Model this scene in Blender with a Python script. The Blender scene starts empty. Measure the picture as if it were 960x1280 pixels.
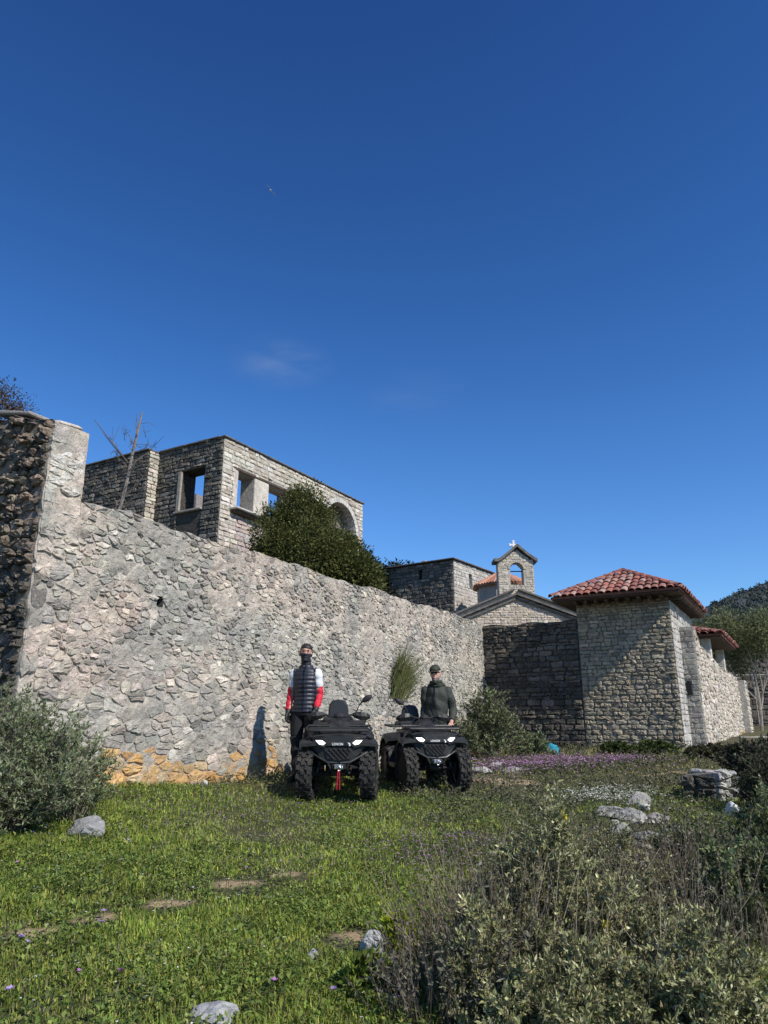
import bpy, math, random
import numpy as np
from mathutils import Vector, Matrix

# ------------------------------------------------------------------ camera, sky, sun, exposure
SC = bpy.context.scene
COL = SC.collection
CAM_Z = 1.5
PITCH = math.radians(16.6)
FPX = 890.0                                    # focal length in photo pixels (960 x 1280)
cam = bpy.data.cameras.new('camera')
cam.sensor_fit = 'VERTICAL'
cam.sensor_height = 24.0
cam.lens = 24.0 * FPX / 1280.0
cam.clip_start, cam.clip_end = 0.05, 5000
camo = bpy.data.objects.new('camera', cam)
COL.objects.link(camo)
camo.location = (0, 0, CAM_Z)
camo.rotation_euler = (math.pi / 2 + PITCH, 0, 0)
SC.camera = camo

SUN_HEAD, SUN_EL = math.radians(133.5), math.radians(42.0)    # heading clockwise from +Y
SUN_DIR = Vector((math.sin(SUN_HEAD) * math.cos(SUN_EL), math.cos(SUN_HEAD) * math.cos(SUN_EL), math.sin(SUN_EL)))
sl = bpy.data.lights.new('sun', 'SUN')
sl.energy = 5.0
sl.angle = math.radians(0.5)
sl.color = (1.0, 0.95, 0.87)
slo = bpy.data.objects.new('sun', sl)
COL.objects.link(slo)
slo.rotation_euler = SUN_DIR.to_track_quat('Z', 'Y').to_euler()
slo.location = (10, -8, 20)

W = bpy.data.worlds.new('World')
SC.world = W
W.use_nodes = True
wn = W.node_tree
wn.nodes.clear()
def wnode(t, **k):
    n = wn.nodes.new(t)
    for a, b in k.items(): setattr(n, a, b)
    return n
w_out = wnode('ShaderNodeOutputWorld')
w_bg = wnode('ShaderNodeBackground')
w_bg.inputs['Strength'].default_value = 0.065
sky = wnode('ShaderNodeTexSky', sky_type='NISHITA')
sky.sun_disc = False
sky.sun_elevation = SUN_EL
sky.sun_rotation = SUN_HEAD
sky.altitude = 600
sky.air_density = 1.0
sky.dust_density = 0.05
sky.ozone_density = 3.0
# a faint wisp of cirrus, as a streaked noise round one direction of the sky
tc = wnode('ShaderNodeTexCoord')
def sky_dir(px, py):
    d = Vector(((px - 480) / FPX, 1.0, -(py - 640) / FPX))
    return Vector((d.x, d.y * math.cos(PITCH) - d.z * math.sin(PITCH), d.y * math.sin(PITCH) + d.z * math.cos(PITCH))).normalized()
acc = None
for (px, py, sz, stx, amt) in ((352, 452, 0.085, (9, 6, 26), 0.05), (520, 492, 0.09, (6, 6, 24), 0.015)):
    sub = wnode('ShaderNodeVectorMath', operation='SUBTRACT'); sub.inputs[1].default_value = sky_dir(px, py)
    wn.links.new(tc.outputs['Generated'], sub.inputs[0])
    mp = wnode('ShaderNodeMapping'); mp.inputs['Rotation'].default_value = (0, math.radians(-24), 0); mp.inputs['Scale'].default_value = (1, 1, 2.1)
    wn.links.new(sub.outputs[0], mp.inputs['Vector'])
    ln = wnode('ShaderNodeVectorMath', operation='LENGTH'); wn.links.new(mp.outputs[0], ln.inputs[0])
    mr = wnode('ShaderNodeMapRange', interpolation_type='SMOOTHSTEP'); mr.inputs['From Min'].default_value = sz; mr.inputs['From Max'].default_value = 0.0
    wn.links.new(ln.outputs['Value'], mr.inputs['Value'])
    mp2 = wnode('ShaderNodeMapping'); mp2.inputs['Rotation'].default_value = (0, math.radians(-30), 0); mp2.inputs['Scale'].default_value = stx
    wn.links.new(sub.outputs[0], mp2.inputs['Vector'])
    nz = wnode('ShaderNodeTexNoise'); nz.inputs['Scale'].default_value = 1.6; nz.inputs['Detail'].default_value = 5
    wn.links.new(mp2.outputs[0], nz.inputs['Vector'])
    r2 = wnode('ShaderNodeMapRange'); r2.inputs['From Min'].default_value = 0.36; r2.inputs['From Max'].default_value = 0.8
    wn.links.new(nz.outputs[0], r2.inputs['Value'])
    m = wnode('ShaderNodeMath', operation='MULTIPLY'); wn.links.new(mr.outputs[0], m.inputs[0]); wn.links.new(r2.outputs[0], m.inputs[1])
    m2 = wnode('ShaderNodeMath', operation='MULTIPLY'); wn.links.new(m.outputs[0], m2.inputs[0]); m2.inputs[1].default_value = amt * 3
    if acc is None: acc = m2
    else:
        ad = wnode('ShaderNodeMath', operation='ADD'); wn.links.new(acc.outputs[0], ad.inputs[0]); wn.links.new(m2.outputs[0], ad.inputs[1]); acc = ad
# the clear deep blue of this sky, the same all round: paler towards the horizon, deeper overhead
sep = wnode('ShaderNodeSeparateXYZ'); wn.links.new(tc.outputs['Generated'], sep.inputs[0])
ramp = wnode('ShaderNodeValToRGB'); wn.links.new(sep.outputs['Z'], ramp.inputs[0])
SKY_RAMP = [(0.0, (.62, .66, .72)), (0.16, (.37, .56, .73)), (0.26, (.31, .52, .75)), (0.36, (.26, .49, .73)), (0.5, (.195, .42, .68)), (0.8, (.135, .305, .56)), (1.0, (.12, .27, .5))]
while len(ramp.color_ramp.elements) < len(SKY_RAMP): ramp.color_ramp.elements.new(0.5)
for e_, (p_, c_) in zip(ramp.color_ramp.elements, SKY_RAMP): e_.position = p_; e_.color = (*c_, 1)
mul = wnode('ShaderNodeVectorMath', operation='MULTIPLY'); wn.links.new(sky.outputs[0], mul.inputs[0]); wn.links.new(ramp.outputs[0], mul.inputs[1])
mul3 = wnode('ShaderNodeVectorMath', operation='SCALE'); wn.links.new(mul.outputs[0], mul3.inputs[0]); mul3.inputs['Scale'].default_value = 3.4
mixc = wnode('ShaderNodeMix', data_type='RGBA'); wn.links.new(acc.outputs[0], mixc.inputs['Factor'])
wn.links.new(mul3.outputs[0], mixc.inputs['A']); mixc.inputs['B'].default_value = (10.5, 11, 12, 1)
wn.links.new(mixc.outputs['Result'], w_bg.inputs['Color'])
wn.links.new(w_bg.outputs[0], w_out.inputs[0])

SC.view_settings.view_transform = 'Standard'
SC.view_settings.look = 'None'
SC.view_settings.exposure = 0.0
SC.view_settings.gamma = 1.0
SC.render.engine = 'CYCLES'
SC.cycles.max_bounces = 6
SC.cycles.diffuse_bounces = 3
SC.cycles.transparent_max_bounces = 8

# ------------------------------------------------------------------ helpers
RNG = np.random.default_rng(7)
random.seed(7)

def ray(px, py):
    return sky_dir(px, py)

def at(px, py, Y):
    """world point seen at photo pixel px, py at forward distance Y"""
    d = ray(px, py)
    return Vector((d.x / d.y * Y, Y, CAM_Z + d.z / d.y * Y))

def pix(p):
    x, y, z = p[0], p[1], p[2] - CAM_Z
    zc = y * math.cos(PITCH) + z * math.sin(PITCH)
    yc = z * math.cos(PITCH) - y * math.sin(PITCH)
    return 480 + FPX * x / zc, 640 - FPX * yc / zc, zc

_LAT = np.random.default_rng(3).random((64, 64))
def vnoise(x, y):
    x = np.asarray(x, float); y = np.asarray(y, float)
    xi = np.floor(x).astype(int); yi = np.floor(y).astype(int)
    fx = x - xi; fy = y - yi
    fx = fx * fx * (3 - 2 * fx); fy = fy * fy * (3 - 2 * fy)
    g = lambda a, b: _LAT[a % 64, b % 64]
    return (g(xi, yi) * (1 - fx) * (1 - fy) + g(xi + 1, yi) * fx * (1 - fy) + g(xi, yi + 1) * (1 - fx) * fy + g(xi + 1, yi + 1) * fx * fy)
def fbm(x, y, o=4):
    s = 0; a = 0.5
    for i in range(o):
        s = s + a * vnoise(np.asarray(x) * 2 ** i + 17.3 * i, np.asarray(y) * 2 ** i + 5.1 * i); a *= 0.5
    return s / (1 - 0.5 ** o)

def tag(o, label=None, cat=None, group=None, kind=None):
    if label: o['label'] = label
    if cat: o['category'] = cat
    if group: o['group'] = group
    if kind: o['kind'] = kind
    return o

def empty(name, loc, rz=0.0, label=None, cat=None, group=None):
    o = bpy.data.objects.new(name, None)
    o.empty_display_size = 0.3
    COL.objects.link(o)
    o.location = loc
    o.rotation_euler = (0, 0, rz)
    return tag(o, label, cat, group)

class MB:
    """collects shapes, then links them as one mesh object"""
    def __init__(s, tint=(1, 1, 1)):
        s.v = []; s.f = []; s.c = []; s.m = []; s.tint = tint
    def add(s, vs, fs, tint=None, mat=0):
        b = len(s.v)
        s.v += [tuple(p) for p in vs]
        t = tint or s.tint
        s.c += [t] * len(vs)
        s.f += [tuple(i + b for i in f) for f in fs]
        s.m += [mat] * len(fs)
        return s
    def box(s, c, d, rot=None, tint=None, mat=0):
        x, y, z = d[0] / 2, d[1] / 2, d[2] / 2
        vs = [Vector(p) for p in ((-x, -y, -z), (x, -y, -z), (x, y, -z), (-x, y, -z), (-x, -y, z), (x, -y, z), (x, y, z), (-x, y, z))]
        if rot is not None: vs = [rot @ p for p in vs]
        c = Vector(c)
        return s.add([c + p for p in vs], [(0, 3, 2, 1), (4, 5, 6, 7), (0, 1, 5, 4), (1, 2, 6, 5), (2, 3, 7, 6), (3, 0, 4, 7)], tint, mat)
    def bbox(s, c, d, b=0.01, rot=None, tint=None, mat=0):
        """box with chamfered vertical and horizontal edges (as a three-ring loft)"""
        x, y, z = d[0] / 2, d[1] / 2, d[2] / 2
        def ring(k, zz): return [Vector(p) for p in ((-x + k, -y, zz), (x - k, -y, zz), (x, -y + k, zz), (x, y - k, zz), (x - k, y, zz), (-x + k, y, zz), (-x, y - k, zz), (-x, -y + k, zz))]
        def inset(r): return [Vector((p.x * (1 - b / x), p.y * (1 - b / y), p.z)) for p in r]
        rs = [[Vector((p.x, p.y, -z)) for p in inset(ring(b, -z))], ring(b, -z + b), ring(b, z - b), [Vector((p.x, p.y, z)) for p in inset(ring(b, z))]]
        c = Vector(c)
        rs = [[c + (rot @ p if rot is not None else p) for p in r] for r in rs]
        return s.loft(rs, tint=tint, mat=mat)
    def loft(s, rings, caps=True, closed=True, tint=None, mat=0):
        n = len(rings[0]); vs = [p for r in rings for p in r]; fs = []
        for i in range(len(rings) - 1):
            for j in range(n if closed else n - 1):
                k = (j + 1) % n
                fs.append((i * n + j, i * n + k, (i + 1) * n + k, (i + 1) * n + j))
        if caps:
            fs.append(tuple(reversed(range(n))))
            fs.append(tuple(range((len(rings) - 1) * n, len(rings) * n)))
        return s.add(vs, fs, tint, mat)
    def tube(s, path, rad, n=6, tint=None, mat=0, flat=1.0):
        path = [Vector(p) for p in path]
        if not hasattr(rad, '__len__'): rad = [rad] * len(path)
        rings = []; up = None
        for i, p in enumerate(path):
            t = (path[min(i + 1, len(path) - 1)] - path[max(i - 1, 0)]).normalized()
            if up is None:
                up = Vector((0, 0, 1)) if abs(t.z) < 0.9 else Vector((1, 0, 0))
            a = t.cross(up)
            if a.length < 1e-5: a = t.orthogonal()
            a.normalize(); b = a.cross(t).normalized(); up = b
            rings.append([p + (a * math.cos(2 * math.pi * k / n) + b * flat * math.sin(2 * math.pi * k / n)) * rad[i] for k in range(n)])
        return s.loft(rings, tint=tint, mat=mat)
    def ell(s, c, r, n=10, m=6, rot=None, tint=None, mat=0):
        vs = []; fs = []; c = Vector(c)
        for i in range(m + 1):
            th = math.pi * i / m
            for j in range(n):
                ph = 2 * math.pi * j / n
                p = Vector((r[0] * math.sin(th) * math.cos(ph), r[1] * math.sin(th) * math.sin(ph), -r[2] * math.cos(th)))
                vs.append(c + (rot @ p if rot is not None else p))
        for i in range(m):
            for j in range(n):
                k = (j + 1) % n
                fs.append((i * n + j, i * n + k, (i + 1) * n + k, (i + 1) * n + j))
        return s.add(vs, fs, tint, mat)
    def prism(s, poly, d0, d1, tint=None, mat=0):
        """poly: list of 3D points; swept from poly + d0 to poly + d1"""
        d0 = Vector(d0); d1 = Vector(d1)
        return s.loft([[Vector(p) + d0 for p in poly], [Vector(p) + d1 for p in poly]], tint=tint, mat=mat)
    def build(s, name, mats, parent=None, smooth=False, loc=None, fix=True):
        me = bpy.data.meshes.new(name)
        me.from_pydata(s.v, [], s.f)
        if not isinstance(mats, (list, tuple)): mats = [mats]
        for m in mats: me.materials.append(m)
        if len(mats) > 1: me.polygons.foreach_set('material_index', s.m)
        a = me.color_attributes.new('tint', 'FLOAT_COLOR', 'POINT')
        a.data.foreach_set('color', np.c_[np.array(s.c, 'f'), np.ones(len(s.c), 'f')].ravel())
        if smooth: me.polygons.foreach_set('use_smooth', [True] * len(s.f))
        if fix: fix_normals(me)
        me.update()
        o = bpy.data.objects.new(name, me)
        COL.objects.link(o)
        if parent is not None: o.parent = parent
        if loc is not None: o.location = loc
        return o

import bmesh
def fix_normals(me):
    bm = bmesh.new(); bm.from_mesh(me)
    bmesh.ops.recalc_face_normals(bm, faces=bm.faces)
    bm.to_mesh(me); bm.free()

def build_np(name, V, F, col, mat, parent=None, smooth=False):
    me = bpy.data.meshes.new(name)
    V = np.ascontiguousarray(V, 'f'); F = np.ascontiguousarray(F, 'i')
    me.vertices.add(len(V)); me.vertices.foreach_set('co', V.ravel())
    k = F.shape[1]
    me.loops.add(F.size); me.loops.foreach_set('vertex_index', F.ravel())
    me.polygons.add(len(F)); me.polygons.foreach_set('loop_start', np.arange(0, F.size, k, dtype='i'))
    if smooth: me.polygons.foreach_set('use_smooth', np.ones(len(F), bool))
    a = me.color_attributes.new('tint', 'FLOAT_COLOR', 'POINT')
    a.data.foreach_set('color', np.c_[col, np.ones(len(col))].astype('f').ravel())
    me.materials.append(mat)
    me.update(calc_edges=True)
    o = bpy.data.objects.new(name, me)
    COL.objects.link(o)
    if parent is not None: o.parent = parent
    return o

# ------------------------------------------------------------------ materials
class NT:
    def __init__(s, name):
        s.mat = bpy.data.materials.new(name); s.mat.use_nodes = True
        s.t = s.mat.node_tree; s.t.nodes.clear()
        s.out = s.n('ShaderNodeOutputMaterial')
        s.p = s.n('ShaderNodeBsdfPrincipled')
        s.l(s.p.outputs[0], s.out.inputs[0])
        s.pos = s.n('ShaderNodeNewGeometry').outputs['Position']
    def n(s, t, **k):
        n = s.t.nodes.new(t)
        for a, b in k.items(): setattr(n, a, b)
        return n
    def l(s, a, b): s.t.links.new(a, b)
    def attr(s): return s.n('ShaderNodeAttribute', attribute_name='tint').outputs['Color']
    def noise(s, scale, detail=4, rough=0.55, vec=None, stretch=None, dist=0.0):
        n = s.n('ShaderNodeTexNoise'); n.inputs['Scale'].default_value = scale; n.inputs['Detail'].default_value = detail
        n.inputs['Roughness'].default_value = rough; n.inputs['Distortion'].default_value = dist
        v = vec or s.pos
        if stretch:
            m = s.n('ShaderNodeMapping'); m.inputs['Scale'].default_value = stretch; s.l(v, m.inputs['Vector']); v = m.outputs[0]
        s.l(v, n.inputs['Vector']); return n.outputs[0]
    def rng(s, x, a, b, c=0.0, d=1.0):
        m = s.n('ShaderNodeMapRange'); s.l(x, m.inputs['Value'])
        for k, v in zip(('From Min', 'From Max', 'To Min', 'To Max'), (a, b, c, d)): m.inputs[k].default_value = v
        return m.outputs[0]
    def mix(s, f, a, b, mode='MIX'):
        m = s.n('ShaderNodeMix', data_type='RGBA', blend_type=mode)
        for x, k in ((f, 'Factor'), (a, 'A'), (b, 'B')):
            if isinstance(x, (int, float)): m.inputs[k].default_value = x
            elif isinstance(x, tuple): m.inputs[k].default_value = (*x, 1)
            else: s.l(x, m.inputs[k])
        return m.outputs['Result']
    def math(s, op, a, b):
        m = s.n('ShaderNodeMath', operation=op)
        for i, x in enumerate((a, b)):
            if isinstance(x, (int, float)): m.inputs[i].default_value = x
            else: s.l(x, m.inputs[i])
        return m.outputs[0]
    def bump(s, h, strength, dist):
        b = s.n('ShaderNodeBump'); b.inputs['Strength'].default_value = strength; b.inputs['Distance'].default_value = dist
        s.l(h, b.inputs['Height']); s.l(b.outputs[0], s.p.inputs['Normal'])
    def set(s, color=None, rough=None, metal=None, spec=None):
        for x, k in ((color, 'Base Color'), (rough, 'Roughness'), (metal, 'Metallic'), (spec, 'Specular IOR Level')):
            if x is None: continue
            if isinstance(x, tuple): s.p.inputs[k].default_value = (*x, 1)
            elif isinstance(x, (int, float)): s.p.inputs[k].default_value = x
            else: s.l(x, s.p.inputs[k])
        return s.mat

def mat_stone(name, speck=1.0, lichen=(0.15, 0.15, 0.14), lich_amt=0.6, light=(0.62, 0.6, 0.55), light_amt=0.35, bscale=30, bstr=0.5, bdist=0.012, fscale=1.0, pits=0.0):
    n = NT(name)
    c = n.attr()
    g = n.rng(n.noise(9 * fscale, 6, 0.62), 0.25, 0.75, 0.68, 1.28)
    c = n.mix(1.0, c, g, 'MULTIPLY')
    lm = n.math('MULTIPLY', n.rng(n.noise(2.1 * fscale, 7, 0.65), 0.46, 0.62), lich_amt)
    lm = n.math('MULTIPLY', lm, n.rng(n.noise(26 * fscale, 4, 0.6), 0.3, 0.62))
    c = n.mix(lm, c, lichen)
    wm = n.math('MULTIPLY', n.rng(n.noise(17 * fscale, 5, 0.6), 0.57, 0.68), light_amt)
    c = n.mix(wm, c, light)
    dk = n.math('MULTIPLY', n.rng(n.noise(42 * fscale, 4, 0.65), 0.55, 0.66), 0.55 * speck)
    c = n.mix(dk, c, (0.09, 0.083, 0.07))
    ws = n.math('MULTIPLY', n.rng(n.noise(64 * fscale, 3, 0.6), 0.58, 0.68), 0.45 * speck)
    c = n.mix(ws, c, (0.66, 0.63, 0.56))
    h = n.math('ADD', n.noise(bscale, 6, 0.7), n.math('MULTIPLY', n.noise(bscale * 0.3, 4, 0.6), 1.6))
    n.bump(h, bstr, bdist)
    return n.set(c, 0.92, spec=0.25)

def mat_leaf(name, trans=0.25, rough=0.55, var=0.25):
    n = NT(name)
    c = n.attr()
    g = n.rng(n.noise(7, 2), 0.3, 0.7, 1 - var, 1 + var)
    c = n.mix(1.0, c, g, 'MULTIPLY')
    n.set(c, rough, spec=0.16)
    t = n.n('ShaderNodeBsdfTranslucent'); n.l(c, t.inputs[0])
    m = n.n('ShaderNodeMixShader'); m.inputs[0].default_value = trans
    n.l(n.p.outputs[0], m.inputs[1]); n.l(t.outputs[0], m.inputs[2]); n.l(m.outputs[0], n.out.inputs[0])
    return n.mat

def mat_plain(name, color, rough=0.6, metal=0.0, spec=0.5, nscale=20, namt=0.15, bump=0.0, bscale=60, bdist=0.003):
    n = NT(name)
    g = n.rng(n.noise(nscale, 4), 0.3, 0.7, 1 - namt, 1 + namt)
    c = n.mix(1.0, color, g, 'MULTIPLY')
    if bump: n.bump(n.noise(bscale, 4), bump, bdist)
    return n.set(c, rough, metal, spec)

def mat_emit(name, color, strength):
    n = NT(name)
    n.p.inputs['Emission Color'].default_value = (*color, 1)
    n.p.inputs['Emission Strength'].default_value = strength
    return n.set(color, 0.2)

M_STONE = mat_stone('limestone', bscale=38, bstr=.8, bdist=.018)
M_MORTAR = mat_stone('lime mortar', lich_amt=0.45, light_amt=0.25, bscale=45, bstr=0.9, bdist=0.02)
M_STONE_GATE = mat_stone('coursed limestone', lichen=(0.16, 0.155, 0.14), lich_amt=0.55, light_amt=0.3, bscale=24, bstr=0.8, bdist=0.02)
M_STONE_DARK = mat_stone('shade-darkened limestone', lichen=(0.035, 0.033, 0.03), lich_amt=1.0, light=(0.3, 0.28, 0.25), light_amt=0.2, bscale=20, bstr=0.9, bdist=0.03)  # for shaded faces: near-black mottling puts the shade into the stone colour
M_STONE_FAR = mat_stone('squared limestone', lich_amt=0.35, light_amt=0.3, bscale=14, bstr=0.5, bdist=0.02, fscale=0.7)
M_ROCK = mat_stone('bare rock', lichen=(0.13, 0.13, 0.125), lich_amt=0.7, light=(0.6, 0.59, 0.57), light_amt=0.5, bscale=18, bstr=0.9, bdist=0.03)
M_SLATE = mat_plain('slate coping', (0.13, 0.115, 0.1), 0.85, nscale=6, namt=0.4, bump=0.4, bscale=20, bdist=0.01)
M_TILE = mat_stone('terracotta tile', lichen=(0.14, 0.085, 0.065), lich_amt=0.75, light=(0.52, 0.36, 0.27), light_amt=0.3, bscale=30, bstr=0.4, bdist=0.008, fscale=1.3)
M_WOOD = mat_plain('old dark wood', (0.075, 0.05, 0.035), 0.85, nscale=8, namt=0.4, bump=0.4, bscale=25)
M_BARK = mat_plain('bark', (0.12, 0.095, 0.075), 0.9, nscale=14, namt=0.45, bump=0.6, bscale=30, bdist=0.01)
M_BARKPALE = mat_plain('pale bark', (0.3, 0.27, 0.23), 0.9, nscale=14, namt=0.35, bump=0.5, bscale=30, bdist=0.01)
M_BARKGREY = mat_plain('grey dead wood', (0.2, 0.175, 0.15), 0.9, nscale=14, namt=0.4, bump=0.6, bscale=30, bdist=0.01)
M_TWIG = mat_plain('dry stem', (0.2, 0.165, 0.12), 0.9, nscale=10, namt=0.4)
M_LEAF = mat_leaf('leaf', 0.28, 0.55)
M_LEAFGREY = mat_leaf('felted grey leaf', 0.18, 0.8)
M_LEAFDARK = mat_leaf('glossy dark leaf', 0.15, 0.4)
M_GRASS = mat_leaf('grass blade', 0.35, 0.6, 0.3)
M_PETAL = mat_leaf('petal', 0.3, 0.7, 0.1)
M_WHITE = mat_plain('white painted stone', (0.78, 0.78, 0.76), 0.6)
# ------------------------------------------------------------------ terrain
CP = np.array([(0, 0, -1.5), (0, 3, -1.3), (-2, 4, -1.18), (2.5, 4, -1.38), (0, 6, -1.1), (-3.5, 6, -.9), (3.5, 6.5, -1.15), (-.6, 9.4, -.92), (.3, 9.4, -.92),
               (1.0, 10.2, -.9), (-1.1, 10.1, -.76), (0.8, 11.3, -.84), (-2, 10.4, -.75), (-3.3, 8.3, -.7), (.5, 14.8, -.72), (2.5, 18.3, -.64), (6.5, 16, -.5), (4.5, 17, -.56),
               (5.2, 12, -.8), (9, 18, -.42), (9, 12, -.75), (12, 25, -.3), (-6, 6, -.75), (6, 3, -1.55), (10, 6, -1.2), (-8, 2, -1.2), (0, -6, -2.0), (16, 40, .5),
               (-6, 14, -.6), (-2, 20, -.4), (3, 28, -.3), (-14, 10, -.6), (-14, -6, -1.8), (16, -6, -2.0), (16, 14, -.7), (-14, 40, .2), (3, 40, .3)], float)
def _tps(r2): return np.where(r2 > 1e-9, r2 * np.log(np.maximum(r2, 1e-9)) * 0.5, 0.0)
_n = len(CP)
_A = np.zeros((_n + 3, _n + 3))
_d2 = ((CP[:, None, :2] - CP[None, :, :2]) ** 2).sum(-1)
_A[:_n, :_n] = _tps(_d2) + np.eye(_n) * 0.15
_A[:_n, _n] = 1; _A[:_n, _n + 1:] = CP[:, :2]; _A[_n, :_n] = 1; _A[_n + 1:, :_n] = CP[:, :2].T
_Wt = np.linalg.solve(_A, np.r_[CP[:, 2], 0, 0, 0])
def gz(x, y):
    x = np.asarray(x, float); y = np.asarray(y, float)
    sh = x.shape
    xx = np.clip(x.ravel(), -14, 16); yy = np.clip(y.ravel(), -6, 40)
    out = np.zeros(len(xx))
    for i in range(0, len(xx), 20000):
        a = xx[i:i + 20000]; b = yy[i:i + 20000]
        r2 = (a[:, None] - CP[None, :, 0]) ** 2 + (b[:, None] - CP[None, :, 1]) ** 2
        out[i:i + 20000] = _tps(r2) @ _Wt[:_n] + _Wt[_n] + a * _Wt[_n + 1] + b * _Wt[_n + 2]
    bump = (fbm(xx * 0.9, yy * 0.9, 3) - 0.5) * 0.10 + (fbm(xx * 3.1 + 9, yy * 3.1, 3) - 0.5) * 0.05
    return (out + bump).reshape(sh) + CAM_Z
def G(x, y): return float(gz(np.array([x]), np.array([y]))[0])

def ground_at(px, py):
    d = ray(px, py); t = 1.0
    for i in range(4000):
        p = Vector((0, 0, CAM_Z)) + d * t
        if p.z < G(p.x, p.y): break
        t += 0.03 if t < 12 else 0.1
    return p

# patches of bare earth, photo pixel centre and half sizes -> ground ellipses
def ell_mask(x, y, cx, cy, rx, ry, rot=0.0, rough=0.6):
    c, s = math.cos(rot), math.sin(rot)
    dx, dy = x - cx, y - cy
    a = (dx * c + dy * s) / rx; b = (-dx * s + dy * c) / ry
    r = np.sqrt(a * a + b * b) + (fbm(x * 6, y * 6, 3) - 0.5) * rough * 2
    return np.clip((1.05 - r) * 4, 0, 1)
BARE = []
for (px, py, rx, ry, rot) in ((300, 1105, .25, .12, .35), (352, 1093, .18, .08, .35), (112, 1151, .15, .08, .3), (45, 1165, .14, .07, .3), (636, 978, .55, .28, .05),
                              (600, 974, .3, .09, .1), (215, 1130, .12, .06, .3), (830, 968, .5, .1, .3), (440, 1172, .14, .1, 0)):
    q = ground_at(px, py); BARE.append((q.x, q.y, rx, ry, rot))
def bare(x, y):
    m = np.zeros(np.shape(x))
    for b in BARE: m = np.maximum(m, ell_mask(x, y, *b))
    return m

def axis(segs):
    out = [segs[0][0]]
    for a, b, s in segs:
        n = max(1, int(round((b - a) / s)))
        out += list(np.linspace(a, b, n + 1)[1:])
    return np.array(out)
gxs = axis([(-900, -60, 120), (-60, -14, 6), (-14, -5, .5), (-5, 7, .055), (7, 16, .4), (16, 60, 6), (60, 900, 120)])
gys = axis([(-300, -20, 40), (-20, 2, 1), (2, 12, .055), (12, 20, .1), (20, 44, 1), (44, 104, 10), (104, 1500, 150)])
GX, GY = np.meshgrid(gxs, gys)
GZ = gz(GX, GY)
nx, ny = len(gxs), len(gys)
idx = np.arange(nx * ny).reshape(ny, nx)
F = np.stack([idx[:-1, :-1].ravel(), idx[:-1, 1:].ravel(), idx[1:, 1:].ravel(), idx[1:, :-1].ravel()], 1)
n1 = fbm(GX * 1.3, GY * 1.3, 4)[..., None]
n2 = fbm(GX * 5 + 3, GY * 5, 4)[..., None]
earth = np.array((.105, .085, .055)); green = np.array((.06, .085, .025)); dry = np.array((.13, .115, .07)); tan = np.array((.42, .31, .19))
tcol = earth * (1 - n1) + green * n1
tcol = tcol * (0.75 + 0.5 * n2)
farg = np.clip((GY - 11.5) / 3, 0, 1)[..., None]
tcol = tcol * (1 - farg * .7) + dry * farg * .7 * (0.7 + 0.6 * n2)
bm_ = bare(GX, GY)[..., None]
tcol = tcol * (1 - bm_) + tan * (0.8 + 0.4 * n2) * bm_
def mat_ground():
    n = NT('meadow earth')
    c = n.attr()
    c = n.mix(1.0, c, n.rng(n.noise(34, 6, .65), .3, .7, .55, 1.4), 'MULTIPLY')
    n.bump(n.math('ADD', n.noise(60, 5, .7), n.noise(14, 4)), .8, .03)
    return n.set(c, .95, spec=.15)
ground = build_np('ground', np.c_[GX.ravel(), GY.ravel(), GZ.ravel()], F, tcol.reshape(-1, 3), mat_ground(), smooth=True)
tag(ground, kind='structure')

# ------------------------------------------------------------------ far hills
def hill_profile(px):      # skyline height in photo rows
    return np.interp(px, [820, 872, 886, 905, 925, 945, 962, 1000, 1080, 1250], [790, 764, 757, 749, 741, 733, 725, 712, 690, 640])
HY = 420.0
hx = np.linspace(820, 1300, 90); rows = np.linspace(0, 1, 26)
hv = []; hc = []
for r in rows:
    Y = 120 + (HY - 120) * r
    for x in hx:
        top = at(x, float(hill_profile(np.array(x))), HY)
        k = top.x / HY
        base = -2.0
        hgt = base + (top.z - base) * (r ** 1.35)
        nn = fbm(np.array(x * .05), np.array(r * 7), 4)
        hv.append((k * Y * (1 + .0 * r), Y, hgt + (float(nn) - .5) * 10 * r * (1 - r) * 2 + (float(fbm(np.array(x * .25), np.array(r * 2.0), 2)) - .5) * 2.2 * r))
        t = .85 + .3 * float(fbm(np.array(x * .12), np.array(r * 14), 4))
        hc.append((.085 * t, .10 * t, .095 * t))  # distance haze mixed into the colour, greyed and lightened
hv = np.array(hv); nh = len(hx)
ii = np.arange(len(hv)).reshape(len(rows), nh)
# a back slope so that the hill is a body and not a sheet
back = hv[-nh:] + np.array((30, 160, -120)); hv = np.r_[hv, back]; hc += [(.05, .07, .05)] * nh
ii = np.r_[ii, [np.arange(len(hv) - nh, len(hv))]]
HF = np.stack([ii[:-1, :-1].ravel(), ii[:-1, 1:].ravel(), ii[1:, 1:].ravel(), ii[1:, :-1].ravel()], 1)
M_HILL = mat_leaf('hillside scrub', .0, .95, .35)
hill = build_np('hill', hv, HF, np.array(hc), M_HILL, smooth=True)
tag(hill, kind='structure')

def leaf_quads(P, D, L, Wd, rng, fold=0.25, side=None):
    """P base points, D unit axes, L lengths, Wd widths -> folded diamond leaves"""
    n = len(P)
    if side is None: side = rng.normal(size=(n, 3))
    S = np.cross(D, side); S /= np.linalg.norm(S, axis=1, keepdims=True) + 1e-9
    U = np.cross(S, D)
    L = np.broadcast_to(L, (n,))[:, None]; Wd = np.broadcast_to(Wd, (n,))[:, None]
    mid = P + D * L * .45 + U * Wd * fold
    V = np.stack([P, mid + S * Wd * .5, P + D * L, mid - S * Wd * .5], 1).reshape(-1, 3)
    F = np.arange(4 * n).reshape(n, 4)
    return V, F

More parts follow.
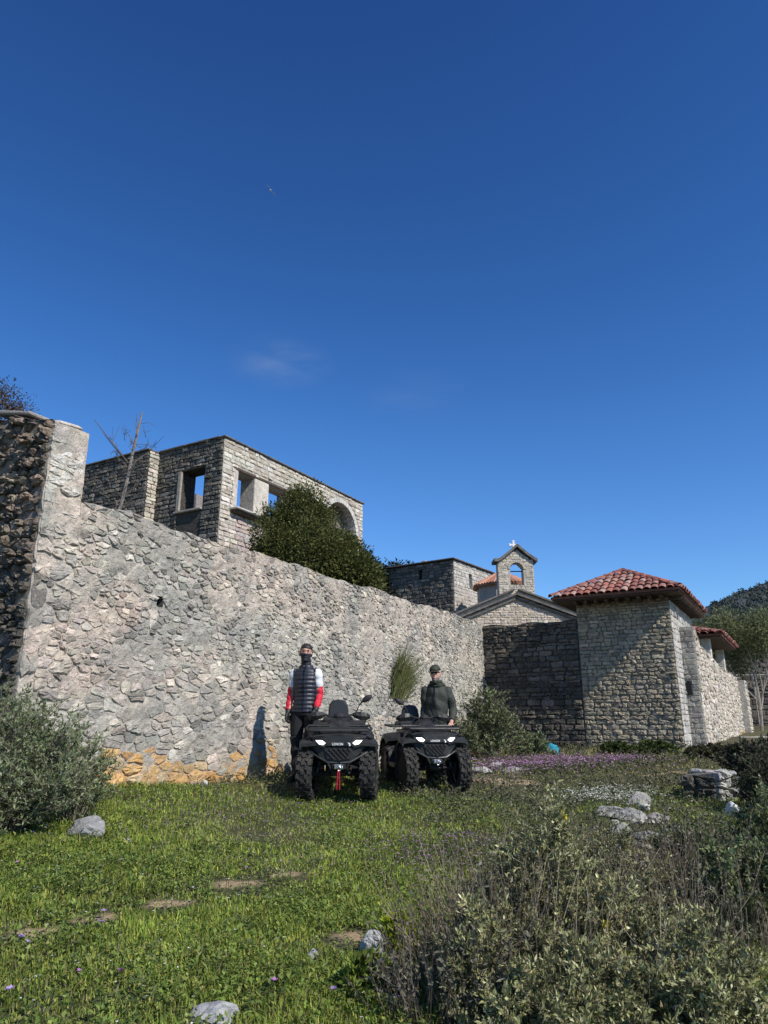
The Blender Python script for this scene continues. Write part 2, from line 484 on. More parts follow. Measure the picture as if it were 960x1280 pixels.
# hillside scrub: low crowns far off, one mass
rg = np.random.default_rng(21)
ns = 6000
r_ = rg.random(ns) ** .8; xx_ = rg.uniform(825, 1110, ns)
xx_ = np.where(r_ > .85, np.maximum(xx_, 893), xx_); fi = np.clip((r_ * 25), 0, 24.99); xi_ = np.clip((xx_ - 820) / 480 * 89, 0, 88.99)
H0 = np.array(hv[:26 * nh]).reshape(26, nh, 3)
i0 = fi.astype(int); j0 = xi_.astype(int); a_ = (fi - i0)[:, None]; b_ = (xi_ - j0)[:, None]
base = (H0[i0, j0] * (1 - a_) * (1 - b_) + H0[np.minimum(i0 + 1, 25), j0] * a_ * (1 - b_) + H0[i0, j0 + 1] * (1 - a_) * b_ + H0[np.minimum(i0 + 1, 25), j0 + 1] * a_ * b_)
oc = np.array([(1, 0, 0), (-1, 0, 0), (0, 1, 0), (0, -1, 0), (0, 0, 1), (0, 0, -.3), (.6, .5, .55), (-.6, .5, .5), (.55, -.55, .6), (-.6, -.5, .5)])
sz = rg.uniform(.5, 1.3, ns)
k_ = len(oc)
nq = 9
Pq = np.repeat(base, nq, 0) + rg.normal(size=(ns * nq, 3)) * np.repeat(sz, nq)[:, None] * (.55, .55, .4) + np.array((0, 0, .6))
Dq = rg.normal(size=(ns * nq, 3)); Dq /= np.linalg.norm(Dq, axis=1, keepdims=True)
Vq, Fq = leaf_quads(Pq, Dq, np.repeat(sz, nq) * 1.2, np.repeat(sz, nq) * .9, rg)
cq = np.repeat((np.array((.080, .096, .086)) * rg.uniform(.75, 1.2, (ns, 1))), nq * 4, 0)  # scrub colour carries the same haze as the hill
tag(build_np('hillside_scrub', Vq, Fq, cq, M_HILL), kind='stuff')
# ------------------------------------------------------------------ masonry
class Face:
    """a vertical wall plane in a thing's local space: u to the viewer's right, y into the wall, z up"""
    def __init__(s, origin, u):                 # world x,y,z of the face's lower left, unit direction (x, y)
        s.o = Vector(origin); s.u = Vector((u[0], u[1], 0)).normalized()
        s.y = Vector((-s.u.y, s.u.x, 0)); s.rz = math.atan2(s.u.y, s.u.x)
        s.M = Matrix.Translation(s.o) @ Matrix.Rotation(s.rz, 4, 'Z')
    def w(s, u, y, z): return s.o + s.u * u + s.y * y + Vector((0, 0, z))
    def on(s, px, py):
        """(u, z) where the ray through a photo pixel meets the face"""
        d = ray(px, py); c = Vector((0, 0, CAM_Z))
        t = (s.o - c).dot(s.y) / d.dot(s.y)
        p = c + d * t - s.o
        return p.dot(s.u), p.z

def clip_half(poly, nx_, ny_, d):
    out = []
    n = len(poly)
    for i in range(n):
        a = poly[i]; b = poly[(i + 1) % n]
        da = a[0] * nx_ + a[1] * ny_ - d; db = b[0] * nx_ + b[1] * ny_ - d
        if da <= 0: out.append(a)
        if (da < 0 < db) or (db < 0 < da):
            t = da / (da - db); out.append((a[0] + (b[0] - a[0]) * t, a[1] + (b[1] - a[1]) * t))
    return out

def voronoi(P, b, reach):
    """cells of the points P (list of (u, z)) inside the box b = (u0, z0, u1, z1)"""
    cell = {}
    for i, p in enumerate(P): cell.setdefault((int(p[0] // reach), int(p[1] // reach)), []).append(i)
    out = []
    for i, p in enumerate(P):
        ci, cj = int(p[0] // reach), int(p[1] // reach)
        nb = []
        for a in (-2, -1, 0, 1, 2):
            for c in (-2, -1, 0, 1, 2):
                nb += cell.get((ci + a, cj + c), [])
        nb = sorted((k for k in nb if k != i), key=lambda k: (P[k][0] - p[0]) ** 2 + (P[k][1] - p[1]) ** 2)[:26]
        poly = [(max(b[0], p[0] - 2 * reach), max(b[1], p[1] - 2 * reach)), (min(b[2], p[0] + 2 * reach), max(b[1], p[1] - 2 * reach)),
                (min(b[2], p[0] + 2 * reach), min(b[3], p[1] + 2 * reach)), (max(b[0], p[0] - 2 * reach), min(b[3], p[1] + 2 * reach))]
        for k in nb:
            q = P[k]
            nx_, ny_ = q[0] - p[0], q[1] - p[1]
            poly = clip_half(poly, nx_, ny_, (q[0] ** 2 - p[0] ** 2 + q[1] ** 2 - p[1] ** 2) / 2)
            if len(poly) < 3: break
        if len(poly) >= 3: out.append(poly)
    return out

def rubble_cells(u0, u1, z0, top, w, h, rng, jit=0.42, sizefn=None, aspect=None):
    """irregular rubble: jittered rows with local width from sizefn; returns polygons below the profile top(u)"""
    asp = aspect or w / h
    P = []; z = z0
    zmax = max(top(u0 + (u1 - u0) * k / 20) for k in range(21))
    # rows of varying height, points stretched so that cells come out wider than tall
    while z < zmax:
        hh = h * rng.uniform(.7, 1.35)
        u = u0 - rng.uniform(0, w)
        while u < u1:
            f = sizefn(u, z) if sizefn else 1.0
            ww = w * f * rng.choice([.55, .8, 1.0, 1.35, 1.9], p=[.2, .25, .25, .2, .1])
            P.append((u + ww / 2 + rng.uniform(-.2, .2) * ww, (z + hh / 2 + rng.uniform(-jit, jit) * hh) * asp))
            u += ww
        z += hh * (sizefn((u0 * 2 + u1) / 3, z) if sizefn else 1.0)
    P = [p for p in P if u0 - .02 < p[0] < u1 + .02 and p[1] / asp < top(p[0]) + .02]
    cells = voronoi(P, (u0, z0 * asp, u1, (zmax + .1) * asp), w * 1.6)
    out = []
    for c in cells:
        q = [(a, min(b / asp, top(a) + rng.uniform(-.015, .02))) for a, b in c]
        out.append(q)
    return out

def coursed_cells(u0, u1, z0, z1, h, w, rng, holes=(), hv=.25, top=None, wob=0.12, skew=0.0):
    """squared stones in courses; holes = (ua, ub, za, zb) or functions giving the blocked (ua, ub) at a height"""
    out = []; z = z0
    while z < z1 - .02:
        hh = h * rng.uniform(1 - hv, 1 + hv)
        if z + hh > z1 - .35 * h: hh = z1 - z
        zc = z + hh / 2
        spans = [(u0, u1)]
        for H in holes:
            if callable(H): bl = H(zc)
            else: bl = (H[0], H[1]) if H[2] < zc < H[3] else None
            if bl is None: continue
            ns_ = []
            for a, b in spans:
                if bl[1] <= a or bl[0] >= b: ns_.append((a, b)); continue
                if bl[0] > a: ns_.append((a, bl[0]))
                if bl[1] < b: ns_.append((bl[1], b))
            spans = ns_
        for a, b in spans:
            u = a
            while u < b - .01:
                ww = w * rng.uniform(.55, 1.7)
                if u + ww > b - .4 * w: ww = b - u
                if top is None or zc < top(u + ww / 2):
                    j = lambda k: rng.uniform(-1, 1) * k
                    s0 = skew * hh
                    q = [(u + j(wob * h * .5), z + j(wob * h)), (u + ww * .5, z + j(wob * h)), (u + ww + j(wob * h * .5), z + j(wob * h)),
                         (u + ww + j(wob * h * .5) + s0, z + hh + j(wob * h)), (u + ww * .5 + s0, z + hh + j(wob * h)), (u + j(wob * h * .5) + s0, z + hh + j(wob * h))]
                    q = [(min(max(x, a + .001), b - .001), min(y, z1)) for x, y in q]
                    out.append(q)
                u += ww
        z += hh
    return out

def stone(poly, gap, proud, rng, depth=.05, bulge=.55, chop=.22, rough=.25, flat=.8, rag=0.0):
    """a squat bulged stone on a wall face; poly in (u, z); returns verts (u, y, z), faces"""
    c = np.mean(poly, 0)
    P = np.array(poly, float)
    # drop tiny edges
    keep = [i for i in range(len(P)) if np.hypot(*(P[i] - P[i - 1])) > .012]
    if len(keep) < 3: return None
    P = P[keep]; n = len(P)
    ext = P.max(0) - P.min(0); k = min(ext)
    if k < .03: return None
    A = []
    for i in range(n):
        a = P[i]; p = P[i - 1]; q = P[(i + 1) % n]
        if rag and rng.random() < .4: A.append(a + (c - a) * chop * rng.uniform(.1, .8))
        else: A += [a + (p - a) * chop * rng.uniform(.6, 1.3), a + (q - a) * chop * rng.uniform(.6, 1.3)]
        if rag and np.hypot(*(q - a)) > .06:
            m_ = (a + q) / 2 + (q - a) * rng.uniform(-.15, .15); m_ = m_ + (c - m_) * rng.uniform(-.08, .38) * rag; A.append(m_)
    A = np.array(A)
    d = A - c; r = np.hypot(d[:, 0], d[:, 1])[:, None] + 1e-6
    A0 = c + d * np.maximum(.35, 1 - gap / r)
    A1 = c + (A0 - c) * (1 - .07 * rng.random((len(A), 1)))
    A2 = c + (A0 - c) * (flat - .12 * rng.random((len(A), 1)))
    m = len(A)
    tilt = rng.normal(0, .35, 2) * proud / max(k, .08)
    def yy(Q, base, amp): return -(base + ((Q - c) @ tilt) + rng.uniform(-1, 1, len(Q)) * amp)
    y0 = np.full(m, depth); y1 = yy(A1, proud * (1 - bulge * .6), proud * rough * .6); y2 = yy(A2, proud, proud * rough)
    yc = -proud * (1 + rng.uniform(-.15, .25))
    V = [(a[0], y, a[1]) for Q, Y in ((A0, y0), (A1, y1), (A2, y2)) for a, y in zip(Q, Y)] + [(c[0], yc, c[1])]
    Fs = []
    for L in (0, 1):
        for j in range(m):
            k2 = (j + 1) % m
            Fs.append((L * m + j, L * m + k2, (L + 1) * m + k2, (L + 1) * m + j))
    for j in range(m): Fs.append((2 * m + j, 2 * m + (j + 1) % m, 3 * m))
    return V, Fs

class Stones:
    """all stones of one thing: the 300 that show largest become parts, the rest one stuff part per wall"""
    def __init__(s, root, mat, name='stone', limit=300, smooth=False):
        s.root = root; s.mat = mat; s.items = []; s.name = name; s.limit = limit; s.smooth = smooth
    def add(s, polys, face, parent, tintfn, rng, gap=.012, proud=(.008, .04), skip=0.0, mat=None, name=None, **k):
        """face None: polys lie in the parent's own frame with y = 0 as the plane, else in face's frame (world)"""
        inv = s.root.matrix_world.inverted() if False else None
        for p in polys:
            if skip and rng.random() < skip: continue
            r = stone(p, gap, rng.uniform(*proud), rng, **k)
            if r is None: continue
            V, Fs = r
            c = np.mean(p, 0)
            wv = np.array([face.w(*v) for v in V])
            fx = wv[-1]
            u_, v_, zc = pix(fx)
            P = np.array(p); area = 0.5 * abs(np.dot(P[:, 0], np.roll(P[:, 1], 1)) - np.dot(P[:, 1], np.roll(P[:, 0], 1)))
            view = (Vector(fx) - Vector((0, 0, CAM_Z))); facing = max(0.0, view.normalized().dot(face.y))
            score = area * facing / zc ** 2
            if not (-30 < u_ < 990): score *= 0
            s.items.append([score, wv, Fs, tintfn(c[0], c[1], rng), parent, mat or s.mat, name or s.name])
        return s
    def finish(s, frame):
        """frame: world matrix of the thing (its children share it)"""
        inv = np.array(frame.inverted())
        s.items.sort(key=lambda t: -t[0])
        rest = {}
        for i, (sc_, wv, Fs, t, par, mat, nm) in enumerate(s.items):
            lv = wv @ inv[:3, :3].T + inv[:3, 3]
            if i < s.limit and sc_ > 0:
                b = MB(t); c = lv.mean(0); b.add(lv - c, Fs, t)
                b.build(nm, mat, par, loc=Vector(c), fix=False)
            else:
                b = rest.setdefault((par.name, mat.name), (MB(), par, mat, nm))[0]
                b.add(lv, Fs, t)
        for b, par, mat, nm in rest.values():
            o = b.build('small_' + nm, mat, par, fix=False); o['kind'] = 'stuff'

def slab(mb, ub, zb, th, solid, y0=0.0, tint=None, topfn=None, rough=0.0, rng=None, relief=None):
    """a wall of grid cells; solid(uc, zc) says which cells are filled; faces only where needed"""
    nu, nz_ = len(ub) - 1, len(zb) - 1
    S = [[solid((ub[i] + ub[i + 1]) / 2, (zb[j] + zb[j + 1]) / 2) for j in range(nz_)] for i in range(nu)]
    rn = {}
    def Z(i, j):
        z = zb[j]
        return min(z, topfn(ub[i])) if topfn else z
    def front(i, j):
        if (i, j) not in rn: rn[(i, j)] = rng.uniform(-rough, rough) if rough else 0
        return (ub[i], y0 + rn[(i, j)] - (relief(ub[i], zb[j]) if relief else 0), Z(i, j))
    def backp(i, j): return (ub[i], y0 + th, Z(i, j))
    vid = {}; vs = []; fs = []
    def vi(k, i, j):
        if (k, i, j) not in vid:
            vid[(k, i, j)] = len(vs); vs.append(front(i, j) if k == 0 else backp(i, j))
        return vid[(k, i, j)]
    g = lambda i, j: 0 <= i < nu and 0 <= j < nz_ and S[i][j]
    for i in range(nu):
        for j in range(nz_):
            if not S[i][j]: continue
            fs.append((vi(0, i, j), vi(0, i + 1, j), vi(0, i + 1, j + 1), vi(0, i, j + 1)))
            fs.append((vi(1, i, j), vi(1, i, j + 1), vi(1, i + 1, j + 1), vi(1, i + 1, j)))
            if not g(i - 1, j): fs.append((vi(0, i, j), vi(0, i, j + 1), vi(1, i, j + 1), vi(1, i, j)))
            if not g(i + 1, j): fs.append((vi(0, i + 1, j), vi(1, i + 1, j), vi(1, i + 1, j + 1), vi(0, i + 1, j + 1)))
            if not g(i, j - 1): fs.append((vi(0, i, j), vi(1, i, j), vi(1, i + 1, j), vi(0, i + 1, j)))
            if not g(i, j + 1): fs.append((vi(0, i, j + 1), vi(0, i + 1, j + 1), vi(1, i + 1, j + 1), vi(1, i, j + 1)))
    mb.add(vs, fs, tint)

def breaks(a, b, step, extra=()):
    xs = sorted(set(list(np.linspace(a, b, max(2, int(round((b - a) / step)) + 1))) + [e for e in extra if a < e < b]))
    out = [xs[0]]
    for x in xs[1:]:
        if x - out[-1] > .012 or x in extra: out.append(x)
    return out

def jitter(c, rng, a=.12, hue=.03):
    k = 1 + rng.uniform(-a, a)
    return tuple(max(.01, x * k * (1 + rng.uniform(-hue, hue))) for x in c)
def pick(rng, cols, probs): return cols[rng.choice(len(cols), p=probs)]

D1 = (0.5, 0.8660254); D2 = (0.8660254, -0.5)      # along the long wall; across it, to the right and towards the camera

# ---------------- the long wall
F_LONG = Face((-2.0, 10.5, CAM_Z - 1.1), D1)
rl = np.random.default_rng(11)
LU0, LU1 = -3.025, 9.06
ltop_z = 1.1 + 2.49
def ltop(u): return ltop_z + .025 * math.sin(u * 2.1) + .018 * math.sin(u * 5.3 + 1) + .012 * math.sin(u * 13)
hu, hz = F_LONG.on(200, 752)
hw = .055
HOLE = (hu - hw, hu + hw, hz - hw, hz + hw * 1.2)
mb = MB((.42, .36, .30))
slab(mb, breaks(LU0, LU1, .06, (HOLE[0], HOLE[1])), breaks(-.4, 3.7, .06, (HOLE[2], HOLE[3])), .55,
     lambda u, z: z < ltop(u) + .05 and not (HOLE[0] < u < HOLE[1] and HOLE[2] < z < HOLE[3]), topfn=ltop, rough=.007, rng=rl, relief=lambda u, z: (float(fbm(np.array(u * 4.2), np.array(z * 5.5), 4)) - .48) * .052)
def gl(u): p = F_LONG.w(u, 0, 0); return G(p.x, p.y) - F_LONG.o.z
def wall_tone(u, z):
    """patches of pinkish lime render, grey lichened stone and pale beige over the whole wall"""
    a = float(fbm(np.array(u * .75 + 3), np.array(z * .95), 4)); b = float(fbm(np.array(u * 1.7 + 31), np.array(z * 2.1), 4))
    left = min(1, max(0, (2.2 - u) / 4.0)); hi = min(1, max(0, (z - 2.3) / 1.0))
    pk = min(1, max(0, (a - .40) * 5)) * (.35 + .65 * left) + .25 * hi
    c = np.array((.49, .45, .37)) * (1 - min(pk, 1)) + np.array((.565, .465, .375)) * min(pk, 1)
    g = min(1, max(0, (b - .45) * 6)) * .7
    return c * (1 - g) + np.array((.345, .33, .285)) * g
def long_tint(u, z, r):
    zr = z - gl(u)
    c = wall_tone(u, z)
    k = r.random()
    if k < .14: c = c * 1.35
    elif k < .27: c = c * .78
    elif k < .40: c = c * .55
    if r.random() < .2: c = c * .6 + np.array((.33, .325, .3)) * .4
    c = tuple(c * r.uniform(.88, 1.12))
    lim = .05 + .6 * float(fbm(np.array(u * 2.2 + 5), np.array(z * 3.0), 3)) * min(1, max(0, (1.2 - u) * 2)); lim = lim if r.random() < .85 else .1
    if zr < lim: c = pick(r, [(.62, .37, .14), (.60, .44, .25), (.56, .29, .09), (.58, .47, .33)], [.36, .26, .2, .18])
    if 1.9 < u < 9 and zr < .9 and r.random() < .4: c = (.52, .44, .34)
    return jitter(c, r)
# mortar takes the same stains
cc = []
for v in mb.v:
    zr = v[2] - gl(v[0]) if v[1] < .1 else 1
    nn = float(fbm(np.array(v[0] * .9), np.array(v[2] * 1.1), 3))
    t = wall_tone(v[0], v[2]) * (.92 + .25 * (float(fbm(np.array(v[0] * 6), np.array(v[2] * 6), 3)) - .4))
    kf = min(1, max(0, (.17 + .3 * nn - zr) * 7)) * min(1, max(0, (1.1 - v[0]) * 2)); t = t * (1 - kf) + np.array((.60, .35, .13)) * kf
    cc.append(tuple(t))
mb.c = cc
wall_core = mb.build('perimeter_wall', M_MORTAR)
wall_core.matrix_world = F_LONG.M
tag(wall_core, 'long sunlit rubble stone wall behind the men with orange stained stones at its foot', 'wall')
bpy.context.view_layer.update()
def long_size(u, z):
    big = float(np.interp(u, [-3, 0, 1.8, 3], [1.0, .8, .5, 0])) * float(np.interp(z, [.3, 1.3, 1.9], [1, 1, 0]))
    return float(np.interp(u, [-3, 0, 3, 9], [.98, .82, .68, .62])) * (1 + .7 * big)
cells = rubble_cells(LU0, LU1, -.25, ltop, .165, .085, rl, jit=.42, sizefn=long_size, aspect=1.7)
cells = [c for c in cells if not any(HOLE[0] - .03 < a < HOLE[1] + .03 and HOLE[2] - .03 < b < HOLE[3] + .03 for a, b in [tuple(np.mean(c, 0))])]
ST = Stones(wall_core, M_STONE)
ca = [c for c in cells if rl.random() < .6]; ids = {id(c) for c in ca}
ST.add(ca, F_LONG, wall_core, long_tint, rl, gap=.004, proud=(.004, .017), skip=.06, chop=.2, rough=.5, flat=.86, rag=.5)
ST.add([c for c in cells if id(c) not in ids], F_LONG, wall_core, long_tint, rl, gap=.013, proud=(.007, .027), skip=.08, chop=.22, rough=.45, flat=.8, rag=.5)
ST.finish(F_LONG.M)
rb = MB((.05, .045, .04))
a, b, c_, d = HOLE
rb.add([(a, .0, c_), (b, .0, c_), (b, .0, d), (a, .0, d), (a, .5, c_), (b, .5, c_), (b, .5, d), (a, .5, d)], [(0, 4, 5, 1), (1, 5, 6, 2), (2, 6, 7, 3), (3, 7, 4, 0), (4, 7, 6, 5)])
rb.build('weep_hole', M_STONE_DARK, wall_core, fix=False)
# capping stones, set loose along the top
cb = []
u = LU0 + .02; k = 0
while u < LU1 - .3:
    w_ = rl.uniform(.16, .38); h_ = rl.uniform(.015, .03); t = long_tint(u, 3.4, rl)
    b = MB(t); zt = ltop(u + w_ / 2)
    b.bbox((0, 0, 0), (w_ * .96, rl.uniform(.3, .42), h_), .008, Matrix.Rotation(rl.normal(0, .05), 3, 'Y') @ Matrix.Rotation(rl.normal(0, .05), 3, 'X'))
    b.build('capping_stone', M_STONE, wall_core, loc=(u + w_ / 2, .3, zt + h_ * .3))
    u += w_; k += 1

# ---------------- the tall ruined wall at the left, its end flush with the long wall
F_END = Face((-2.0, 10.5, CAM_Z - 1.1), D1)        # same plane as the long wall; the end runs u -3.48 .. -2.96
E0, E1 = -3.49, -3.03
cor = F_END.w(E0, 0, 0)
F_LEFT = Face(cor, D2)                             # u runs from negative to 0 at the corner
etop = 1.1 + 3.30
def lefttop(u): return etop + .02 + np.interp(-u, [0, .25, 1.1, 2, 5], [0, .06, .27, .36, .5]) + .04 * math.sin(u * 7)
rw = np.random.default_rng(5)
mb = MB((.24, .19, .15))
slab(mb, breaks(-5.0, 0, .12), breaks(-.5, 5.0, .12), E1 - E0, lambda u, z: z < lefttop(u) + .06, topfn=lambda u: float(lefttop(u)), rough=.03, rng=rw)
mb.c = [(tuple(wall_tone(E0 + v[1], v[2])) if v[2] < ltop_z else (.5, .44, .36)) if v[0] > -.01 else c_ for v, c_ in zip(mb.v, mb.c)]
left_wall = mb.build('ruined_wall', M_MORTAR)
left_wall.matrix_world = F_LEFT.M
tag(left_wall, 'tall ruined wall with a dark rough core face and pale squared corner stones, at the left edge', 'wall')
SL = Stones(left_wall, M_STONE_DARK)
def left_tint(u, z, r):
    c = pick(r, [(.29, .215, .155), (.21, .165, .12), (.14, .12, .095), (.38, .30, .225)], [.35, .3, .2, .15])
    if z < 2.9 + .3 * math.sin(u * 5): c = pick(r, [(.12, .10, .078), (.075, .066, .052), (.18, .15, .115)], [.4, .35, .25])  # lower stones coloured darker to deepen the shade on this face
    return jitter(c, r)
lc = rubble_cells(-5, -.02, -.3, lambda u: float(lefttop(u)), .13, .085, rw, jit=.6)
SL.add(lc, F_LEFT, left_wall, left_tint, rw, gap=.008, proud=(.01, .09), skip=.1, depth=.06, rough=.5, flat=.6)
def end_tint(u, z, r):
    c = pick(r, [(.58, .53, .45), (.52, .46, .39), (.52, .42, .34), (.64, .6, .52)], [.35, .25, .2, .2])
    if z < 2.6: c = tuple(np.array(c) * .5 + wall_tone(u, z) * .45)
    if z < .55: c = pick(r, [(.5, .34, .18), (.5, .42, .32)], [.5, .5])
    return jitter(c, r)
ec = coursed_cells(E0 - .02, E1, ltop_z - .25, etop, .15, .24, rw, hv=.5, wob=.3, skew=0.0)
SL.add(ec, F_END, left_wall, end_tint, rw, gap=.006, proud=(.006, .028), mat=M_STONE, name='corner_stone', chop=.2, rag=.5, skip=.06, rough=.4)
SL.add(coursed_cells(E0 - .02, E0 + .2, -.3, ltop_z - .25, .17, .22, rw, hv=.5, wob=.35), F_END, left_wall, long_tint, rw, gap=.006, proud=(.008, .032), mat=M_STONE, name='corner_stone', chop=.22, rag=.6, skip=.12, rough=.5)
SL.add(rubble_cells(E0 + .16, E1 + .04, -.25, lambda u: ltop_z - .2, .17, .1, rw, jit=.45, aspect=1.6), F_END, left_wall, long_tint, rw, gap=.008, proud=(.006, .03), mat=M_STONE, chop=.2, rag=.5, skip=.06, rough=.5, flat=.84)
# the rough lime coat of the end, as uneven as the long wall's
mb = MB(); slab(mb, breaks(E0 + .004, E1 + .002, .05), breaks(-.4, etop - .01, .06), .1, lambda u, z: True, y0=-.004, rough=.006, rng=rw, relief=lambda u, z: (float(fbm(np.array(u * 4.2), np.array(z * 5.5), 4)) - .48) * .052)
mb.c = [tuple(wall_tone(v[0], v[2]) * (1.08 if v[2] > ltop_z - .3 else 1)) for v in mb.v]
Mx_ = F_LEFT.M.inverted() @ F_END.M; mb.v = [tuple(Mx_ @ Vector(v)) for v in mb.v]
mb.build('lime_coat', M_MORTAR, left_wall, fix=False)
SL.finish(F_LEFT.M)
b = MB((.55, .5, .43)); b.bbox((-.16, .2, etop + .03), (.34, .36, .07), .03, Matrix.Rotation(.1, 3, 'X')); b.build('capping_stone', M_STONE, left_wall)
b = MB((.34, .3, .26)); b.bbox((-.85, .27, etop + .3), (.8, .62, .05), .015, Matrix.Rotation(.24, 3, 'Y')); b.build('capping_stone', M_STONE, left_wall)

# ---------------- gatehouse front and the low dark wall beside it
K = F_LONG.w(LU1, 0, 0)
F_GATE = Face((K.x, K.y, CAM_Z - 1.1), D2)
rg_ = np.random.default_rng(23)
gu0 = F_GATE.on(720, 760)[0]; gu1 = F_GATE.on(846, 840)[0]
GT = 1.1 + 2.86
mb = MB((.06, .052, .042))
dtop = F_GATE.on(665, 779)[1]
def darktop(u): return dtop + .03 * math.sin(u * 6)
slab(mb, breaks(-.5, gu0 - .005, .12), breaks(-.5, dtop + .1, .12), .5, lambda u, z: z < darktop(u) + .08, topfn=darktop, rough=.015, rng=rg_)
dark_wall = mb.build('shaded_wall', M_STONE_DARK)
dark_wall.matrix_world = F_GATE.M
tag(dark_wall, 'low dark stone wall in deep shade between the long wall and the gatehouse', 'wall')
def dark_tint(u, z, r): return jitter(pick(r, [(.13, .112, .085), (.08, .07, .055), (.19, .165, .13)], [.45, .3, .25]), r)  # dark stones; on the low wall they paint the eaves' shade
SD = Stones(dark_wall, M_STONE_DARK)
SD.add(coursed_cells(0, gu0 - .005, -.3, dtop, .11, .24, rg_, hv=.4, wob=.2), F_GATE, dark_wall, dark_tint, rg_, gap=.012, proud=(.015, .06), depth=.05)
SD.finish(F_GATE.M)

gate = empty('gatehouse', F_GATE.o, F_GATE.rz, 'square stone gatehouse with a red tiled hip roof beside the end of the long wall', 'gatehouse')
GD = 3.4                                            # depth of the gatehouse
mb = MB((.17, .145, .11))
slab(mb, breaks(gu0, gu1, .12), breaks(-.5, GT, .12), GD, lambda u, z: True, rough=.01, rng=rg_)
gwall = mb.build('wall', M_STONE_GATE, gate)
def gate_tint(u, z, r): return jitter(pick(r, [(.42, .35, .235), (.36, .30, .20), (.28, .235, .16), (.48, .41, .29)], [.4, .3, .15, .15]), r)
SG = Stones(gate, M_STONE_GATE)
SG.add(coursed_cells(gu0, gu1 - .0, -.3, GT, .088, .17, rg_, hv=.35, wob=.22), F_GATE, gwall, gate_tint, rg_, gap=.008, proud=(.014, .036), depth=.04, rough=.4, chop=.25, flat=.64)
F_GSIDE = Face(F_GATE.w(gu1, 0, 0), D1)
def side_tint(u, z, r): return jitter((.52, .49, .44), r, .1)
SG.add(coursed_cells(0.0, GD, -.3, GT, .13, .3, rg_, hv=.3, wob=.1), F_GSIDE, gwall, side_tint, rg_, gap=.006, proud=(.008, .02), depth=.03)
SG.finish(F_GATE.M)

